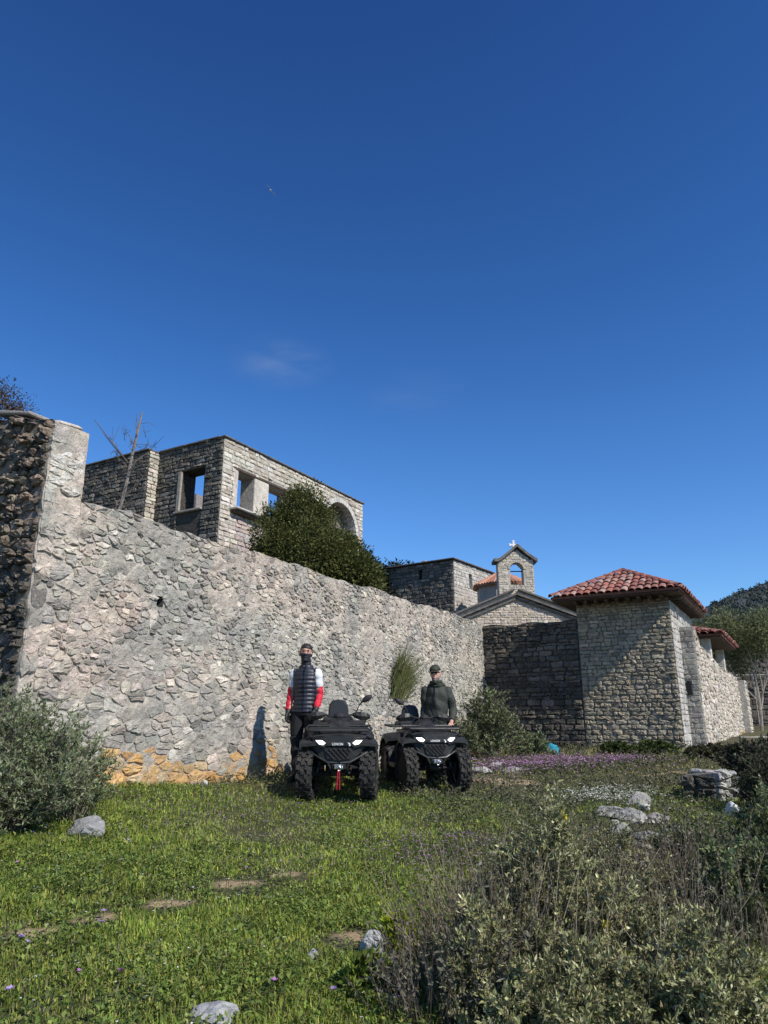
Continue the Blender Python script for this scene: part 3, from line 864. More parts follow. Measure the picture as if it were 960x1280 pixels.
# hip roof: eaves rectangle in gatehouse space
OV = .62
ex0, ex1 = gu0 - .42, gu1 + .34
ey0, ey1 = -OV, 3.7
ez = GT + .02
rh = .74
hipw = (ex1 - ex0) / 2
rid0 = Vector(((ex0 + ex1) / 2, ey0 + hipw * .98, ez + rh)); rid1 = Vector(((ex0 + ex1) / 2, ey1 - hipw * .98, ez + rh))
if rid1.y < rid0.y + .3: rid0.y = (ey0 + ey1) / 2 - .22; rid1.y = (ey0 + ey1) / 2 + .22
c00, c10, c11, c01 = Vector((ex0, ey0, ez)), Vector((ex1, ey0, ez)), Vector((ex1, ey1, ez)), Vector((ex0, ey1, ez))
def hip_roof(parent, corners, r0, r1, th, tilew, tilel, rng, tint, tiles=True, sag=0.0):
    c00, c10, c11, c01 = corners
    dn = Vector((0, 0, -th))
    b = MB(tint)
    vs = [c00, c10, c11, c01, r0, r1] + [c + dn for c in (c00, c10, c11, c01)]
    b.add(vs, [(0, 1, 4), (1, 2, 5, 4), (2, 3, 5), (3, 0, 4, 5), (0, 6, 7, 1), (1, 7, 8, 2), (2, 8, 9, 3), (3, 9, 6, 0), (6, 9, 8, 7)])
    roof = b.build('roof', M_TILE, parent)
    so = MB(); so.add([c + dn * 1.25 for c in (c00, c10, c11, c01)], [(0, 3, 2, 1)]);
    if not tiles: return roof
    tm = {}
    def tile_mesh(k):
        if k in tm: return tm[k]
        b = MB(jitter(pick(rng, [(.34, .115, .085), (.27, .085, .065), (.40, .19, .15), (.46, .29, .24)], [.4, .25, .25, .1]), rng, .15))
        n = 6; rings = []
        for y, r, z in ((0, tilew * .56, 0), (tilel * 1.12, tilew * .45, .0)):
            rings.append([(r * math.cos(math.pi * j / n), y, r * .8 * math.sin(math.pi * j / n) + z) for j in range(n + 1)] +
                         [((r - .014) * math.cos(math.pi * j / n), y, (r - .014) * .8 * math.sin(math.pi * j / n) + z) for j in range(n, -1, -1)])
        b.loft(rings, caps=False)
        m_ = len(rings[0])
        b.f.append(tuple(range(m_)))
        b.m.append(0)
        o = b.build('tile', M_TILE, None); me = o.data; bpy.data.objects.remove(o)
        tm[k] = me; return me
    def cover(poly, every=1.0):
        """lay tiles on one roof slope; poly in order eave start, eave end, then the upper corners"""
        e0, e1 = poly[0], poly[1]; ax = (e1 - e0).normalized()
        up = (poly[2] - e0); up = (up - ax * up.dot(ax)).normalized(); nr = ax.cross(up).normalized()
        if nr.z < 0: nr = -nr
        P2 = [((p - e0).dot(ax), (p - e0).dot(up)) for p in poly]
        def inside(x, y):
            s_ = [(P2[(i + 1) % len(P2)][0] - P2[i][0]) * (y - P2[i][1]) - (P2[(i + 1) % len(P2)][1] - P2[i][1]) * (x - P2[i][0]) for i in range(len(P2))]
            return all(v >= -.01 for v in s_) or all(v <= .01 for v in s_)
        L = (e1 - e0).length; H = max(p[1] for p in P2)
        ncol = int(L / tilew); off = (L - ncol * tilew) / 2
        Mr = Matrix((ax, up, nr)).transposed()
        row = 0; y = -.07
        while y < H:
            for i in range(ncol + 1):
                x = off + i * tilew
                if inside(x, max(0.01, y + tilel * .35)):
                    o = bpy.data.objects.new('tile', tile_mesh(int(rng.integers(0, 14))))
                    COL.objects.link(o); o.parent = roof
                    p = e0 + ax * (x + rng.normal(0, .008)) + up * (y + rng.normal(0, .012)) + nr * (.012 + .004 * (row % 2))
                    R = Mr @ Matrix.Rotation(-.05 + rng.normal(0, .012), 3, 'X') @ Matrix.Rotation(rng.normal(0, .03), 3, 'Z')
                    o.matrix_local = Matrix.Translation(p) @ R.to_4x4()
            y += tilel; row += 1
    cover([c00, c10, r0]); cover([c10, c11, r1, r0])
    cover([c01, c00, r0, r1]) if tiles == 2 else None
    def ridge(a, b_):
        d = (b_ - a); n = max(1, int(d.length / tilel)); t = d.normalized()
        sx = t.cross(Vector((0, 0, 1))).normalized(); nr = sx.cross(t)
        for i in range(n):
            o = bpy.data.objects.new('ridge_tile', tile_mesh(20 + int(rng.integers(0, 4)))); COL.objects.link(o); o.parent = roof
            o.matrix_local = Matrix.Translation(a + t * (i * d.length / n) + nr * .018) @ Matrix((sx, t, nr)).transposed().to_4x4()
    ridge(c00, r0); ridge(c10, r0); ridge(c11, r1); ridge(r0, r1)
    return roof
rr = np.random.default_rng(8)
groof = hip_roof(gate, (c00, c10, c11, c01), rid0, rid1, .05, .168, .25, rr, (.22, .09, .06))
# eaves: boards and rafter ends under the roof, wooden wall plate
b = MB(); b.box(((ex0 + ex1) / 2, (ey0 + ey1) / 2, ez - .075), (ex1 - ex0 - .06, ey1 - ey0 - .06, .03)); b.build('eaves_board', M_WOOD, groof)
b = MB(); b.box(((gu0 + gu1) / 2, .02, GT - .045), (gu1 - gu0 + .02, .1, .09)); b.build('wall_plate', M_WOOD, groof)
for i in range(12):
    b = MB(); b.box((0, 0, 0), (.4, .07, .08)); b.build('rafter', M_WOOD, groof, loc=(gu1 + .15, .05 + i * .31, ez - .13))
for i in range(9):
    b = MB(); b.box((0, 0, 0), (.07, .4, .08)); b.build('rafter', M_WOOD, groof, loc=(gu0 + .1 + i * (gu1 - gu0 - .2) / 8, -.26, ez - .13))

# ---------------- gate return and the lit wall running away to the right
R0 = F_GATE.w(gu1 - .05, 1.0, 0)
F_RET = Face((R0.x, R0.y, CAM_Z - 1.1), D2)
ret_w = .05 + .32
RT = 1.1 + 2.16
RL = 10.6
F_RIGHT = Face(F_RET.w(ret_w, 0, 0), D1)
def rtop(u): return 1.1 + float(np.interp(u, [0, .45, .5, 5, 5.1, RL], [2.2, 2.14, 1.86, 1.66, 1.6, 1.58])) + .02 * math.sin(u * 5)
mb = MB((.48, .44, .385))
slab(mb, breaks(0, RL, .25, (.45, .5, 5.0, 5.1)), breaks(-.5, 3.4, .15), ret_w - .06, lambda u, z: z < rtop(u) + .08, topfn=rtop, rough=.012, rng=rg_)
right_wall = mb.build('courtyard_wall', M_MORTAR); right_wall.matrix_world = F_RIGHT.M
tag(right_wall, 'bright sunlit rubble wall running away to the right of the gatehouse', 'wall')
def right_tint(u, z, r):
    c = pick(r, [(.62, .55, .45), (.55, .48, .38), (.5, .41, .32), (.68, .62, .53)], [.4, .3, .15, .15])
    if u > 8.7 and z < .85: c = (.55, .36, .17)
    return jitter(c, r)
SRt = Stones(right_wall, M_STONE)
SRt.add(rubble_cells(0, RL, -.2, rtop, .2, .11, rg_, jit=.5), F_RIGHT, right_wall, right_tint, rg_, gap=.012, proud=(.01, .04), skip=.06)
def ret_tint(u, z, r): return jitter(pick(r, [(.36, .335, .29), (.30, .28, .25), (.4, .375, .33)], [.4, .3, .3]), r)
nu0, nz0 = F_RET.on(848, 869); nu1, nz1 = F_RET.on(859, 851)
nu0, nu1 = .08, .19
SRt.add(coursed_cells(0, ret_w, -.2, RT, .12, .2, rg_, hv=.25, holes=[(nu0, nu1, nz0, nz1)]), F_RET, right_wall, ret_tint, rg_, gap=.008, proud=(.01, .03), mat=M_STONE_GATE, depth=.02)
SRt.finish(F_RIGHT.M)
# small arched niche in the return, its shade painted as a near-black block
nb = MB((.02, .02, .02)); cu = (nu0 + nu1) / 2; hw_ = (nu1 - nu0) / 2; zs = nz1 - hw_
pr = [(cu - hw_, nz0), (cu + hw_, nz0), (cu + hw_, zs)] + [(cu + hw_ * math.cos(t), zs + hw_ * math.sin(t)) for t in (.5, 1.05, 1.57, 2.1, 2.6)] + [(cu - hw_, zs)]
inv = F_RIGHT.M.inverted()
nb.loft([[inv @ F_RET.w(x, -.045, z) for x, z in pr], [inv @ F_RET.w(x, -.005, z) for x, z in pr]])
nb.build('niche', mat_plain('niche shade', (.012, .012, .012), .95), right_wall)

# end pier of the lit wall
F_PIER = Face(F_RIGHT.w(RL + .01, -.22, 0), D1)
mb = MB((.45, .42, .37)); slab(mb, breaks(0, 1.2, .3), breaks(-.5, 2.6, .2), .6, lambda u, z: True, rough=.01, rng=rg_)
pier = mb.build('wall_pier', M_MORTAR); pier.matrix_world = F_PIER.M
tag(pier, 'stepped-out stone pier at the far end of the bright courtyard wall', 'pier')
SP = Stones(pier, M_STONE, limit=120); SP.add(coursed_cells(0, 1.2, -.2, 2.6, .14, .3, rg_), F_PIER, pier, right_tint, rg_, gap=.012, proud=(.012, .035))
F_PF = Face(F_RIGHT.w(RL + .01, -.22, 0) - F_RIGHT.u * 0 , (-D2[0], -D2[1]))
SP.finish(F_PIER.M)

# ---------------- roofed loggia standing on the lit wall
F_LOG = Face(F_RIGHT.w(0, .02, 0), D1)
lo_u0 = F_LOG.on(892, 812)[0]; lo_u1 = F_LOG.on(909, 824)[0]
log = empty('loggia', F_LOG.o, F_LOG.rz, 'small tiled loggia with pale posts standing behind the bright courtyard wall', 'loggia')
LZ = F_LOG.on(892, 796)[1]
lz0 = 1.1 + 1.0; ld = 2.4
lm = (lo_u0 + lo_u1) / 2; ll = lo_u1 - lo_u0
b = MB((.42, .39, .34)); b.box((lm, ld, (lz0 + LZ) / 2 - .6), (ll + .2, .25, LZ - lz0 + 1.2)); b.build('back_wall', M_MORTAR, log)
b = MB((.36, .32, .26)); b.box((lo_u0 + .05, ld / 2 + .55, (lz0 + LZ) / 2), (.25, ld - .9, LZ - lz0)); b.build('side_wall', M_STONE_GATE, log)
b = MB((.3, .27, .22)); b.box((lo_u1 - .05, ld / 2 + .3, (lz0 + LZ) / 2), (.25, ld - .3, LZ - lz0)); b.build('side_wall', M_STONE_GATE, log)
b = MB((.12, .1, .08)); b.box((lm, ld / 2 + .1, lz0), (ll, ld - .4, .1)); b.build('floor', M_WOOD, log)
for pu in (lo_u0 + .12, lo_u1 - .12):
    b = MB((.62, .59, .52)); b.bbox((pu, .2, (lz0 + LZ) / 2 - .06), (.22, .26, LZ - lz0), .02); b.build('post', M_STONE, log)
b = MB(); b.box((lm, .2, LZ - .04), (ll + .2, .16, .08)); b.build('beam', M_WOOD, log)
e0, e1 = lo_u0 - .35, lo_u1 + .35
b0, b1, b2, b3 = Vector((e0, -.28, LZ)), Vector((e1, -.28, LZ)), Vector((e1, ld + .4, LZ)), Vector((e0, ld + .4, LZ))
# the long eave runs along u; the near end slope faces the gatehouse
ml = (e0 + e1) / 2
lroof = hip_roof(log, (b3, b0, b1, b2), Vector((ml - .3, ld / 2, LZ + .5)), Vector((ml + .3, ld / 2, LZ + .5)), .05, .2, .3, rr, (.22, .09, .06))
b = MB(); b.box((ml, (ld + .12) / 2, LZ - .075), (e1 - e0 - .06, ld + .6, .03)); b.build('eaves_board', M_WOOD, lroof)
# ---------------- roofless ruin above the wall
BC = at(277, 600, 20.0); BC.z = CAM_Z - .8
BZ0 = BC.z
F_BR = Face(BC, D1)
BL = 7.95
ru = np.random.default_rng(31)
BTOP = F_BR.on(278, 545)[1]
F_BL = Face(F_BR.w(0, 0, 0), D2)                    # u from negative to 0
bu_step = F_BL.on(197, 600)[0]; bu_end = F_BL.on(100, 600)[0]
BTOPL = BTOP
ruin = empty('ruined_house', F_BR.o, F_BR.rz, 'roofless two storey stone ruin with empty windows rising behind the long wall', 'ruin')
TH = .55
# right face openings (local u, z)
w1a, wz1 = F_BR.on(298, 589); w1b, _ = F_BR.on(318, 600); wz0 = F_BR.on(298, 634)[1]
w2a, _ = F_BR.on(336, 606); w2b, _ = F_BR.on(362, 620)
wz1b = F_BR.on(336, 606)[1]
au0, _ = F_BR.on(405, 650); au1, _ = F_BR.on(444, 660); acx = (au0 + au1) / 2; ar = (au1 - au0) / 2
azs = F_BR.on(424, 628)[1] - ar
def arch(zc):
    if zc < azs - 1.6 or zc > azs + ar: return None
    hw = ar if zc <= azs else math.sqrt(max(0, ar * ar - (zc - azs) ** 2))
    return (acx - hw, acx + hw)
def in_open_r(u, z):
    if wz0 < z < wz1 and (w1a < u < w1b or w2a < u < w2b): return True
    a = arch(z); return bool(a and a[0] < u < a[1])
mb = MB((.40, .365, .32))
slab(mb, breaks(0, BL, .12, (w1a, w1b, w2a, w2b)), breaks(0, BTOP, .12, (wz0, wz1)), TH, lambda u, z: not in_open_r(u, z))
wr = mb.build('right_wall' if False else 'wall', M_MORTAR, ruin, fix=False)
def ruin_tint(u, z, r):
    c = pick(r, [(.60, .54, .43), (.53, .47, .375), (.47, .40, .31), (.66, .61, .52)], [.4, .3, .18, .12])
    if .75 < u < 3.2 and z < wz0 - .3: c = pick(r, [(.5, .38, .33), (.47, .41, .37)], [.7, .3])
    return jitter(c, r)
SB = Stones(ruin, M_STONE_FAR)
SB.add(coursed_cells(0, BL, 2.6, BTOP, .125, .3, ru, hv=.3, wob=.1, holes=[(w1a - .02, w1b + .02, wz0 - .26, wz1 + .12), (w1b - .02, w2a + .02, wz0 - .26, wz1), (w2a - .02, w2b + .02, wz0 - .26, wz1 + .12),
        lambda z: (lambda a: (a[0] - .16, a[1] + .16) if a else None)(arch(z) if z < azs else ((acx - math.sqrt(max(0, (ar + .16) ** 2 - (z - azs) ** 2)), acx + math.sqrt(max(0, (ar + .16) ** 2 - (z - azs) ** 2))) if z < azs + ar + .16 else None))]),
       F_BR, wr, ruin_tint, ru, gap=.014, proud=(.012, .04), depth=.03)
# windows: lintel, sill, middle pillar
def rbox(u0, u1, y0, y1, z0, z1, name, mat, parent, tint=(.5, .44, .36), bev=.015):
    b = MB(tint); b.bbox(((u0 + u1) / 2, (y0 + y1) / 2, (z0 + z1) / 2), (u1 - u0, y1 - y0, z1 - z0), bev); return b.build(name, mat, parent)
rbox(w1a - .25, w2b + .25, -.03, .5, wz1 + .005, wz1 + .1, 'lintel', M_WOOD, wr)
rbox(w1a - .3, w2b + .3, -.32, .2, wz0 - .17, wz0 - .11, 'window_sill', M_STONE_FAR, wr, (.55, .53, .48))
rbox(w1a - .22, w2b + .22, -.22, .2, wz0 - .262, wz0 - .175, 'sill_bracket', M_WOOD, wr)
rbox(w1b + .01, w2a - .01, -.03, .1, wz0 - .1, wz1 - .002, 'pillar', M_STONE_FAR, wr, (.6, .54, .45), .02)
rbox(w1a - .2, w1a - .005, -.03, .1, wz0 - .1, wz1 - .002, 'jamb_stone', M_STONE_FAR, wr, (.52, .46, .41), .02)
# arch ring of voussoirs and the blind wall inside it
NV = 22
for i in range(NV):
    t0, t1 = math.pi * i / NV + .008, math.pi * (i + 1) / NV - .008
    b = MB(jitter((.6, .56, .5), ru, .08))
    q = [(acx + r_ * math.cos(t), -.05, azs + r_ * math.sin(t)) for r_, t in ((ar - .005, t0), (ar + .17, t0), (ar + .17, t1), (ar - .005, t1))]
    b.prism(q, (0, 0, 0), (0, .3, 0)); b.build('arch_stone', M_STONE_FAR, wr)
rbox(au0 - .2, au1 + .2, TH - .08, TH - .03, azs - 1.6, azs + ar + .1, 'blocked_arch', M_MORTAR, wr, (.22, .19, .15))
# left face: window near the corner, step, further wing standing proud
lw0, lz1 = F_BL.on(229, 590); lw1, _ = F_BL.on(256, 590); lz0 = F_BL.on(240, 636)[1]
ra, rz1 = F_BL.on(222, 641); rb_, _ = F_BL.on(251, 641)
def in_open_l(u, z): return lw0 < u < lw1 and lz0 < z < lz1
inv_r = F_BR.M.inverted()
def local(face, mb):
    M = inv_r @ face.M
    mb.v = [tuple(M @ Vector(v)) for v in mb.v]; return mb
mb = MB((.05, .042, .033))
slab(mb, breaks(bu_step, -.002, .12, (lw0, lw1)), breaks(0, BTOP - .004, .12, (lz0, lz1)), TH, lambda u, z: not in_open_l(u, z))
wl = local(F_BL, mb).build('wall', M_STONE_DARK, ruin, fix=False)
def shade_tint(u, z, r): return jitter(pick(r, [(.16, .135, .10), (.115, .098, .075), (.08, .07, .055), (.25, .22, .175)], [.35, .3, .25, .1]), r)  # faces turned from the sun: shade put into the stone colour
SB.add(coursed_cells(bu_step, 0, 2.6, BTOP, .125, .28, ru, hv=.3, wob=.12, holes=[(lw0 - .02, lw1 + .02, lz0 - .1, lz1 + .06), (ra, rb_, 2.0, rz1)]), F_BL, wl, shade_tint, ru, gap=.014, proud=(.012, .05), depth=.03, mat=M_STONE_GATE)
def lbox(u0, u1, y0, y1, z0, z1, name, mat, parent, tint): 
    b = MB(tint); b.bbox(((u0 + u1) / 2, (y0 + y1) / 2, (z0 + z1) / 2), (u1 - u0, y1 - y0, z1 - z0), .015); local(F_BL, b).build(name, mat, parent)
lbox(lw0 - .15, lw1 + .15, -.02, .5, lz1 + .003, lz1 + .07, 'lintel', M_WOOD, wl, (1, 1, 1))
lbox(lw0 - .2, lw1 + .02, -.10, .3, lz0 - .09, lz0 - .02, 'window_sill', M_STONE_FAR, wl, (.3, .27, .22))
lbox(lw0 - .15, lw0 - .004, -.06, .1, lz0 - .01, lz1 - .01, 'jamb_stone', M_STONE_FAR, wl, (.34, .30, .24))
WP = .42
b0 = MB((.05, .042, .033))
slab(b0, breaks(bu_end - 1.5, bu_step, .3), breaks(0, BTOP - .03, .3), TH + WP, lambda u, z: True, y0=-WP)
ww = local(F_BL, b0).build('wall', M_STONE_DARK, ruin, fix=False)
F_BW = Face(F_BL.w(0, -WP, 0), D2)
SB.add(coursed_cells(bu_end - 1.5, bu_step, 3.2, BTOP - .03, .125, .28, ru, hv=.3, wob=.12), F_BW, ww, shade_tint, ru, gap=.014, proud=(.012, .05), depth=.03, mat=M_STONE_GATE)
F_BS = Face(F_BL.w(bu_step, -WP, 0), D1)
SB.add(coursed_cells(0, WP, 3.2, BTOP - .03, .14, .3, ru), F_BS, ww, ruin_tint, ru, gap=.012, proud=(.012, .03), depth=.03)
SB.finish(F_BR.M)
# rubbly recess below the window of the shaded side
b = MB((.11, .1, .09)); b.box(((ra + rb_) / 2, .06, (rz1 + 2.4) / 2), (rb_ - ra, .1, rz1 - 2.4)); local(F_BL, b).build('blocked_opening', M_STONE_DARK, wl)
# slate copings, each a run of slabs
def coping(face, u0, u1, z, y0, y1, parent, step=.55, th=.05):
    u = u0
    while u < u1 - .02:
        w_ = min(step * ru.uniform(.7, 1.3), u1 - u)
        if u1 - (u + w_) < .15: w_ = u1 - u
        b = MB(); b.bbox((u + w_ / 2, (y0 + y1) / 2, z + th / 2 + .003), (w_ - .008, y1 - y0, th * ru.uniform(.8, 1.15)), .008)
        local(face, b).build('coping_slab', M_SLATE, parent); u += w_
coping(F_BR, -.05, BL + .05, BTOP, -.08, TH + .06, wr)
coping(F_BL, bu_step + .02, -.14, BTOP, -.08, TH + .06, wl)
coping(F_BW, bu_end - 1.55, bu_step + .02, BTOP - .03, -.08, TH + WP + .06, ww)
# end wall of the right face and an inner cross wall
b = MB((.44, .41, .36)); slab(b, breaks(0, 4.5, .3), breaks(0, BTOP - .02, .3), .5, lambda u, z: True)
F_BE = Face(F_BR.w(BL - .002, TH + .0, 0), (-D2[0], -D2[1]))
local(F_BE, b).build('wall', M_MORTAR, ruin, fix=False)
b = MB((.3, .27, .24)); slab(b, breaks(0, 3.0, .3), breaks(0, BTOP - .3, .3), .4, lambda u, z: True)
F_BP = Face(F_BL.w(0, 3.0, 0), D2); F_BI = Face(F_BL.w(F_BP.on(246, 614)[0] - 3.0, 3.0, 0), D2)
local(F_BI, b).build('wall', M_MORTAR, ruin, fix=False)

# ---------------- square tower further along
hd = math.radians(35); T1 = (math.sin(hd), math.cos(hd)); T2 = (math.cos(hd), -math.sin(hd))
TC = at(567, 720, 33.0); TC.z = CAM_Z - .3
F_TR = Face(TC, T1); F_TL = Face(TC, T2)
TT = F_TR.on(567, 700)[1]
tw = -F_TL.on(486, 720)[0]
tower = empty('tower', F_TR.o, F_TR.rz, 'flat topped square stone tower block left of the chapel gable', 'tower')
rt = np.random.default_rng(41)
inv_t = F_TR.M.inverted()
def localt(face, mb):
    M = inv_t @ face.M
    mb.v = [tuple(M @ Vector(v)) for v in mb.v]; return mb
sl_u0, sl_z1 = F_TL.on(523.5, 712); sl_u1, _ = F_TL.on(527.5, 712); sl_z0 = F_TL.on(525, 725)[1]
s2_u0, s2_z1 = F_TL.on(526, 757); s2_u1, _ = F_TL.on(530, 757); s2_z0 = F_TL.on(528, 764)[1]
HL = [(sl_u0, sl_u1, sl_z0, sl_z1), (s2_u0, s2_u1, s2_z0, s2_z1)]
mb = MB((.06, .05, .04))  # core colour darkened to paint shade on the side away from the sun
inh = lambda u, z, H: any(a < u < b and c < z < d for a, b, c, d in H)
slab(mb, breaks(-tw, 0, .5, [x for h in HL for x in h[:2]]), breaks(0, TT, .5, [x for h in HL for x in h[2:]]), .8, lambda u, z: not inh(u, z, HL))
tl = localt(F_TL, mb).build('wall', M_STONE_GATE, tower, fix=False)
r_u0, r_z1 = F_TR.on(586, 717); r_u1, _ = F_TR.on(590, 717); r_z0 = F_TR.on(588, 738)[1]
HR = [(r_u0, r_u1, r_z0, r_z1)]
mb = MB((.45, .42, .365))
TRL = F_TR.on(640, 725)[0]
slab(mb, breaks(0.003, TRL, .5, HR[0][:2]), breaks(0, TT - .004, .5, HR[0][2:]), .8, lambda u, z: not inh(u, z, HR))
tr = localt(F_TR, mb).build('wall', M_MORTAR, tower, fix=False)
STt = Stones(tower, M_STONE_FAR, limit=150)
STt.add(coursed_cells(0, TRL, 3.0, TT, .16, .3, rt, holes=HR), F_TR, tr, lambda u, z, r: jitter(pick(r, [(.5, .46, .4), (.44, .4, .34), (.56, .53, .47)], [.4, .35, .25]), r), rt, gap=.014, proud=(.01, .035), depth=.02)
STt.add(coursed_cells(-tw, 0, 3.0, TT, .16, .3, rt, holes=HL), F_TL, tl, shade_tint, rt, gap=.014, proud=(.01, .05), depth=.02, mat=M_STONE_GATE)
STt.finish(F_TR.M)
for h in HL:
    b = MB((.55, .52, .47)); b.box(((h[0] + h[1]) / 2, .5, (h[2] + h[3]) / 2), (h[1] - h[0], .1, h[3] - h[2])); localt(F_TL, b).build('slit_window', M_STONE_FAR, tl)
b = MB(); b.box(((r_u0 + r_u1) / 2, .6, (r_z0 + r_z1) / 2), (r_u1 - r_u0, .1, r_z1 - r_z0)); localt(F_TR, b).build('slit_window', M_WOOD, tr)
b = MB(); b.bbox((-tw / 2 + .05, 2.0, TT + .05), (tw + .2, 4.4, .05), .01); localt(F_TL, b).build('roof_slab', M_SLATE, tower)
cp = F_TL.on(524, 702)[0]
b = MB((.34, .32, .29)); b.bbox((cp, .5, TT + .14), (.36, .3, .18), .03); b.bbox((cp, .5, TT + .26), (.22, .2, .07), .02); localt(F_TL, b).build('chimney', M_STONE_FAR, tower)
tag(tower)

# ---------------- chapel with a bell gable
CY = 29.0
gl_ = at(577, 772, CY); gr_ = at(722, 772, CY); ga_ = at(645, 743, CY)
chap = empty('chapel', ((gl_.x + gr_.x) / 2, CY, CAM_Z - .3), 0.0, 'stone chapel gable with a small arched bell cote and a white cross on top', 'chapel')
cx0 = chap.location.x
def C(px, py, Y=CY): p = at(px, py, Y); return p.x - cx0, p.z - chap.location.z
lx, lz = C(577, 773); rx, rz_ = C(722, 773); ax_, az = C(645, 745)
lz = rz_ = (lz + rz_) / 2
ND = 7.0
rc = np.random.default_rng(51)
b = MB((.55, .46, .35))
b.loft([[(lx, 0, 0), (rx, 0, 0), (rx, 0, rz_), (ax_, 0, az), (lx, 0, lz)], [(lx, ND, 0), (rx, ND, 0), (rx, ND, rz_), (ax_, ND, az), (lx, ND, lz)]])
nave = b.build('wall', M_MORTAR, chap)
F_CH = Face((cx0, CY, chap.location.z), (1, 0))
def gtop(u): return float(np.interp(u, [lx, ax_, rx], [lz, az, rz_])) - .02
SCh = Stones(chap, M_STONE_FAR, limit=260)
SCh.add(coursed_cells(lx, rx, lz - 1.6, az, .12, .2, rc, top=gtop), F_CH, nave, lambda u, z, r: jitter(pick(r, [(.58, .49, .37), (.52, .43, .33), (.62, .55, .45)], [.4, .35, .25]), r), rc, gap=.014, proud=(.01, .03), depth=.02)
# roof slopes: slabs with two raking courses at the front
for (xe, ze, s_) in ((lx, lz, -1), (rx, rz_, 1)):
    d = Vector((xe - ax_, 0, ze - az)); L = d.length; t = d.normalized(); nrm = Vector((-t.z * s_, 0, t.x * s_)); 
    if nrm.z < 0: nrm = -nrm
    b = MB()
    e = t * .28
    for y0, y1, h0, h1 in ((-.22, ND, .02, .10),):
        q = [Vector((ax_, 0, az)) + nrm * h0, Vector((xe, 0, ze)) + e + nrm * h0, Vector((xe, 0, ze)) + e + nrm * h1, Vector((ax_, 0, az)) + nrm * h1]
        b.prism(q, (0, y0, 0), (0, y1, 0))
    b.build('roof', M_SLATE, chap)
    b = MB((.5, .43, .35)); q = [Vector((ax_, 0, az)) + nrm * -.13, Vector((xe, 0, ze)) + nrm * -.13, Vector((xe, 0, ze)) + nrm * -.07, Vector((ax_, 0, az)) + nrm * -.07]
    b.prism(q, (0, -.12, 0), (0, -.002, 0)); b.build('raking_course', M_SLATE, chap)
    b = MB((.52, .45, .37)); q = [Vector((ax_, 0, az)) + nrm * .102, Vector((xe, 0, ze)) + e * .7 + nrm * .102, Vector((xe, 0, ze)) + e * .7 + nrm * .22, Vector((ax_, 0, az)) + nrm * .22]
    b.prism(q, (0, -.10, 0), (0, ND, 0)); b.build('roof_course', M_MORTAR, chap)
    b = MB(); q = [Vector((ax_, 0, az)) + nrm * .223, Vector((xe, 0, ze)) + e * 1.2 + nrm * .223, Vector((xe, 0, ze)) + e * 1.2 + nrm * .29, Vector((ax_, 0, az)) + nrm * .29]
    b.prism(q, (0, -.26, 0), (0, ND, 0)); b.build('roof', M_SLATE, chap)
# bell cote
bl, bz0 = C(624, 742); br, _ = C(669, 742); _, bz1 = C(647, 703); bax, baz = C(646, 687)
ol, oz0 = C(638.5, 732); orr, _ = C(655.5, 732); _, ozt = C(647, 703)
ocx = (ol + orr) / 2; orad = (orr - ol) / 2; ozs = ozt - orad
cb_ = MB((.5, .45, .37))
def cote_top(u): return float(np.interp(u, [bl, (bl + bax) / 2, bax, (br + bax) / 2, br], [bz1, bz1 + (baz - bz1) * .5, baz, bz1 + (baz - bz1) * .5, bz1]))
def in_cote(u, z):
    return ol < u < orr and oz0 < z < (ozs + math.sqrt(max(0, orad ** 2 - (u - ocx) ** 2)))
slab(cb_, breaks(bl, br, .06, (ol, orr)), breaks(lz + .25, baz, .06, (oz0,)), .5, lambda u, z: z < cote_top(u) + .03 and not in_cote(u, z), topfn=cote_top, y0=.02)
cote = cb_.build('bell_cote', M_MORTAR, chap, fix=False)
SCh.add(coursed_cells(bl, br, lz + .3, baz, .1, .22, rc, top=lambda u: cote_top(u) - .03, holes=[lambda z: (ol - .09, orr + .09) if oz0 < z < ozs else ((ocx - math.sqrt(max(0, (orad + .1) ** 2 - (z - ozs) ** 2)), ocx + math.sqrt(max(0, (orad + .1) ** 2 - (z - ozs) ** 2))) if ozs <= z < ozs + orad + .1 else None)]),
        Face((cx0, CY + .02, chap.location.z), (1, 0)), cote, lambda u, z, r: jitter(pick(r, [(.55, .49, .38), (.49, .42, .33), (.6, .54, .44)], [.4, .35, .25]), r), rc, gap=.01, proud=(.01, .025), depth=.02)
SCh.finish(Matrix.Translation(chap.location))
for i in range(11):
    t0, t1 = math.pi * i / 11 + .02, math.pi * (i + 1) / 11 - .02
    b = MB(jitter((.5, .44, .36), rc, .1)); q = [(ocx + r_ * math.cos(t), -.02, ozs + r_ * math.sin(t)) for r_, t in ((orad, t0), (orad + .09, t0), (orad + .09, t1), (orad, t1))]
    b.prism(q, (0, 0, 0), (0, .1, 0)); b.build('arch_stone', M_STONE_FAR, cote)
b = MB(); b.tube([(ol - .02, .25, ozs - .05), (orr + .02, .25, ozs - .05)], .025); b.build('bell_bar', M_WOOD, cote)
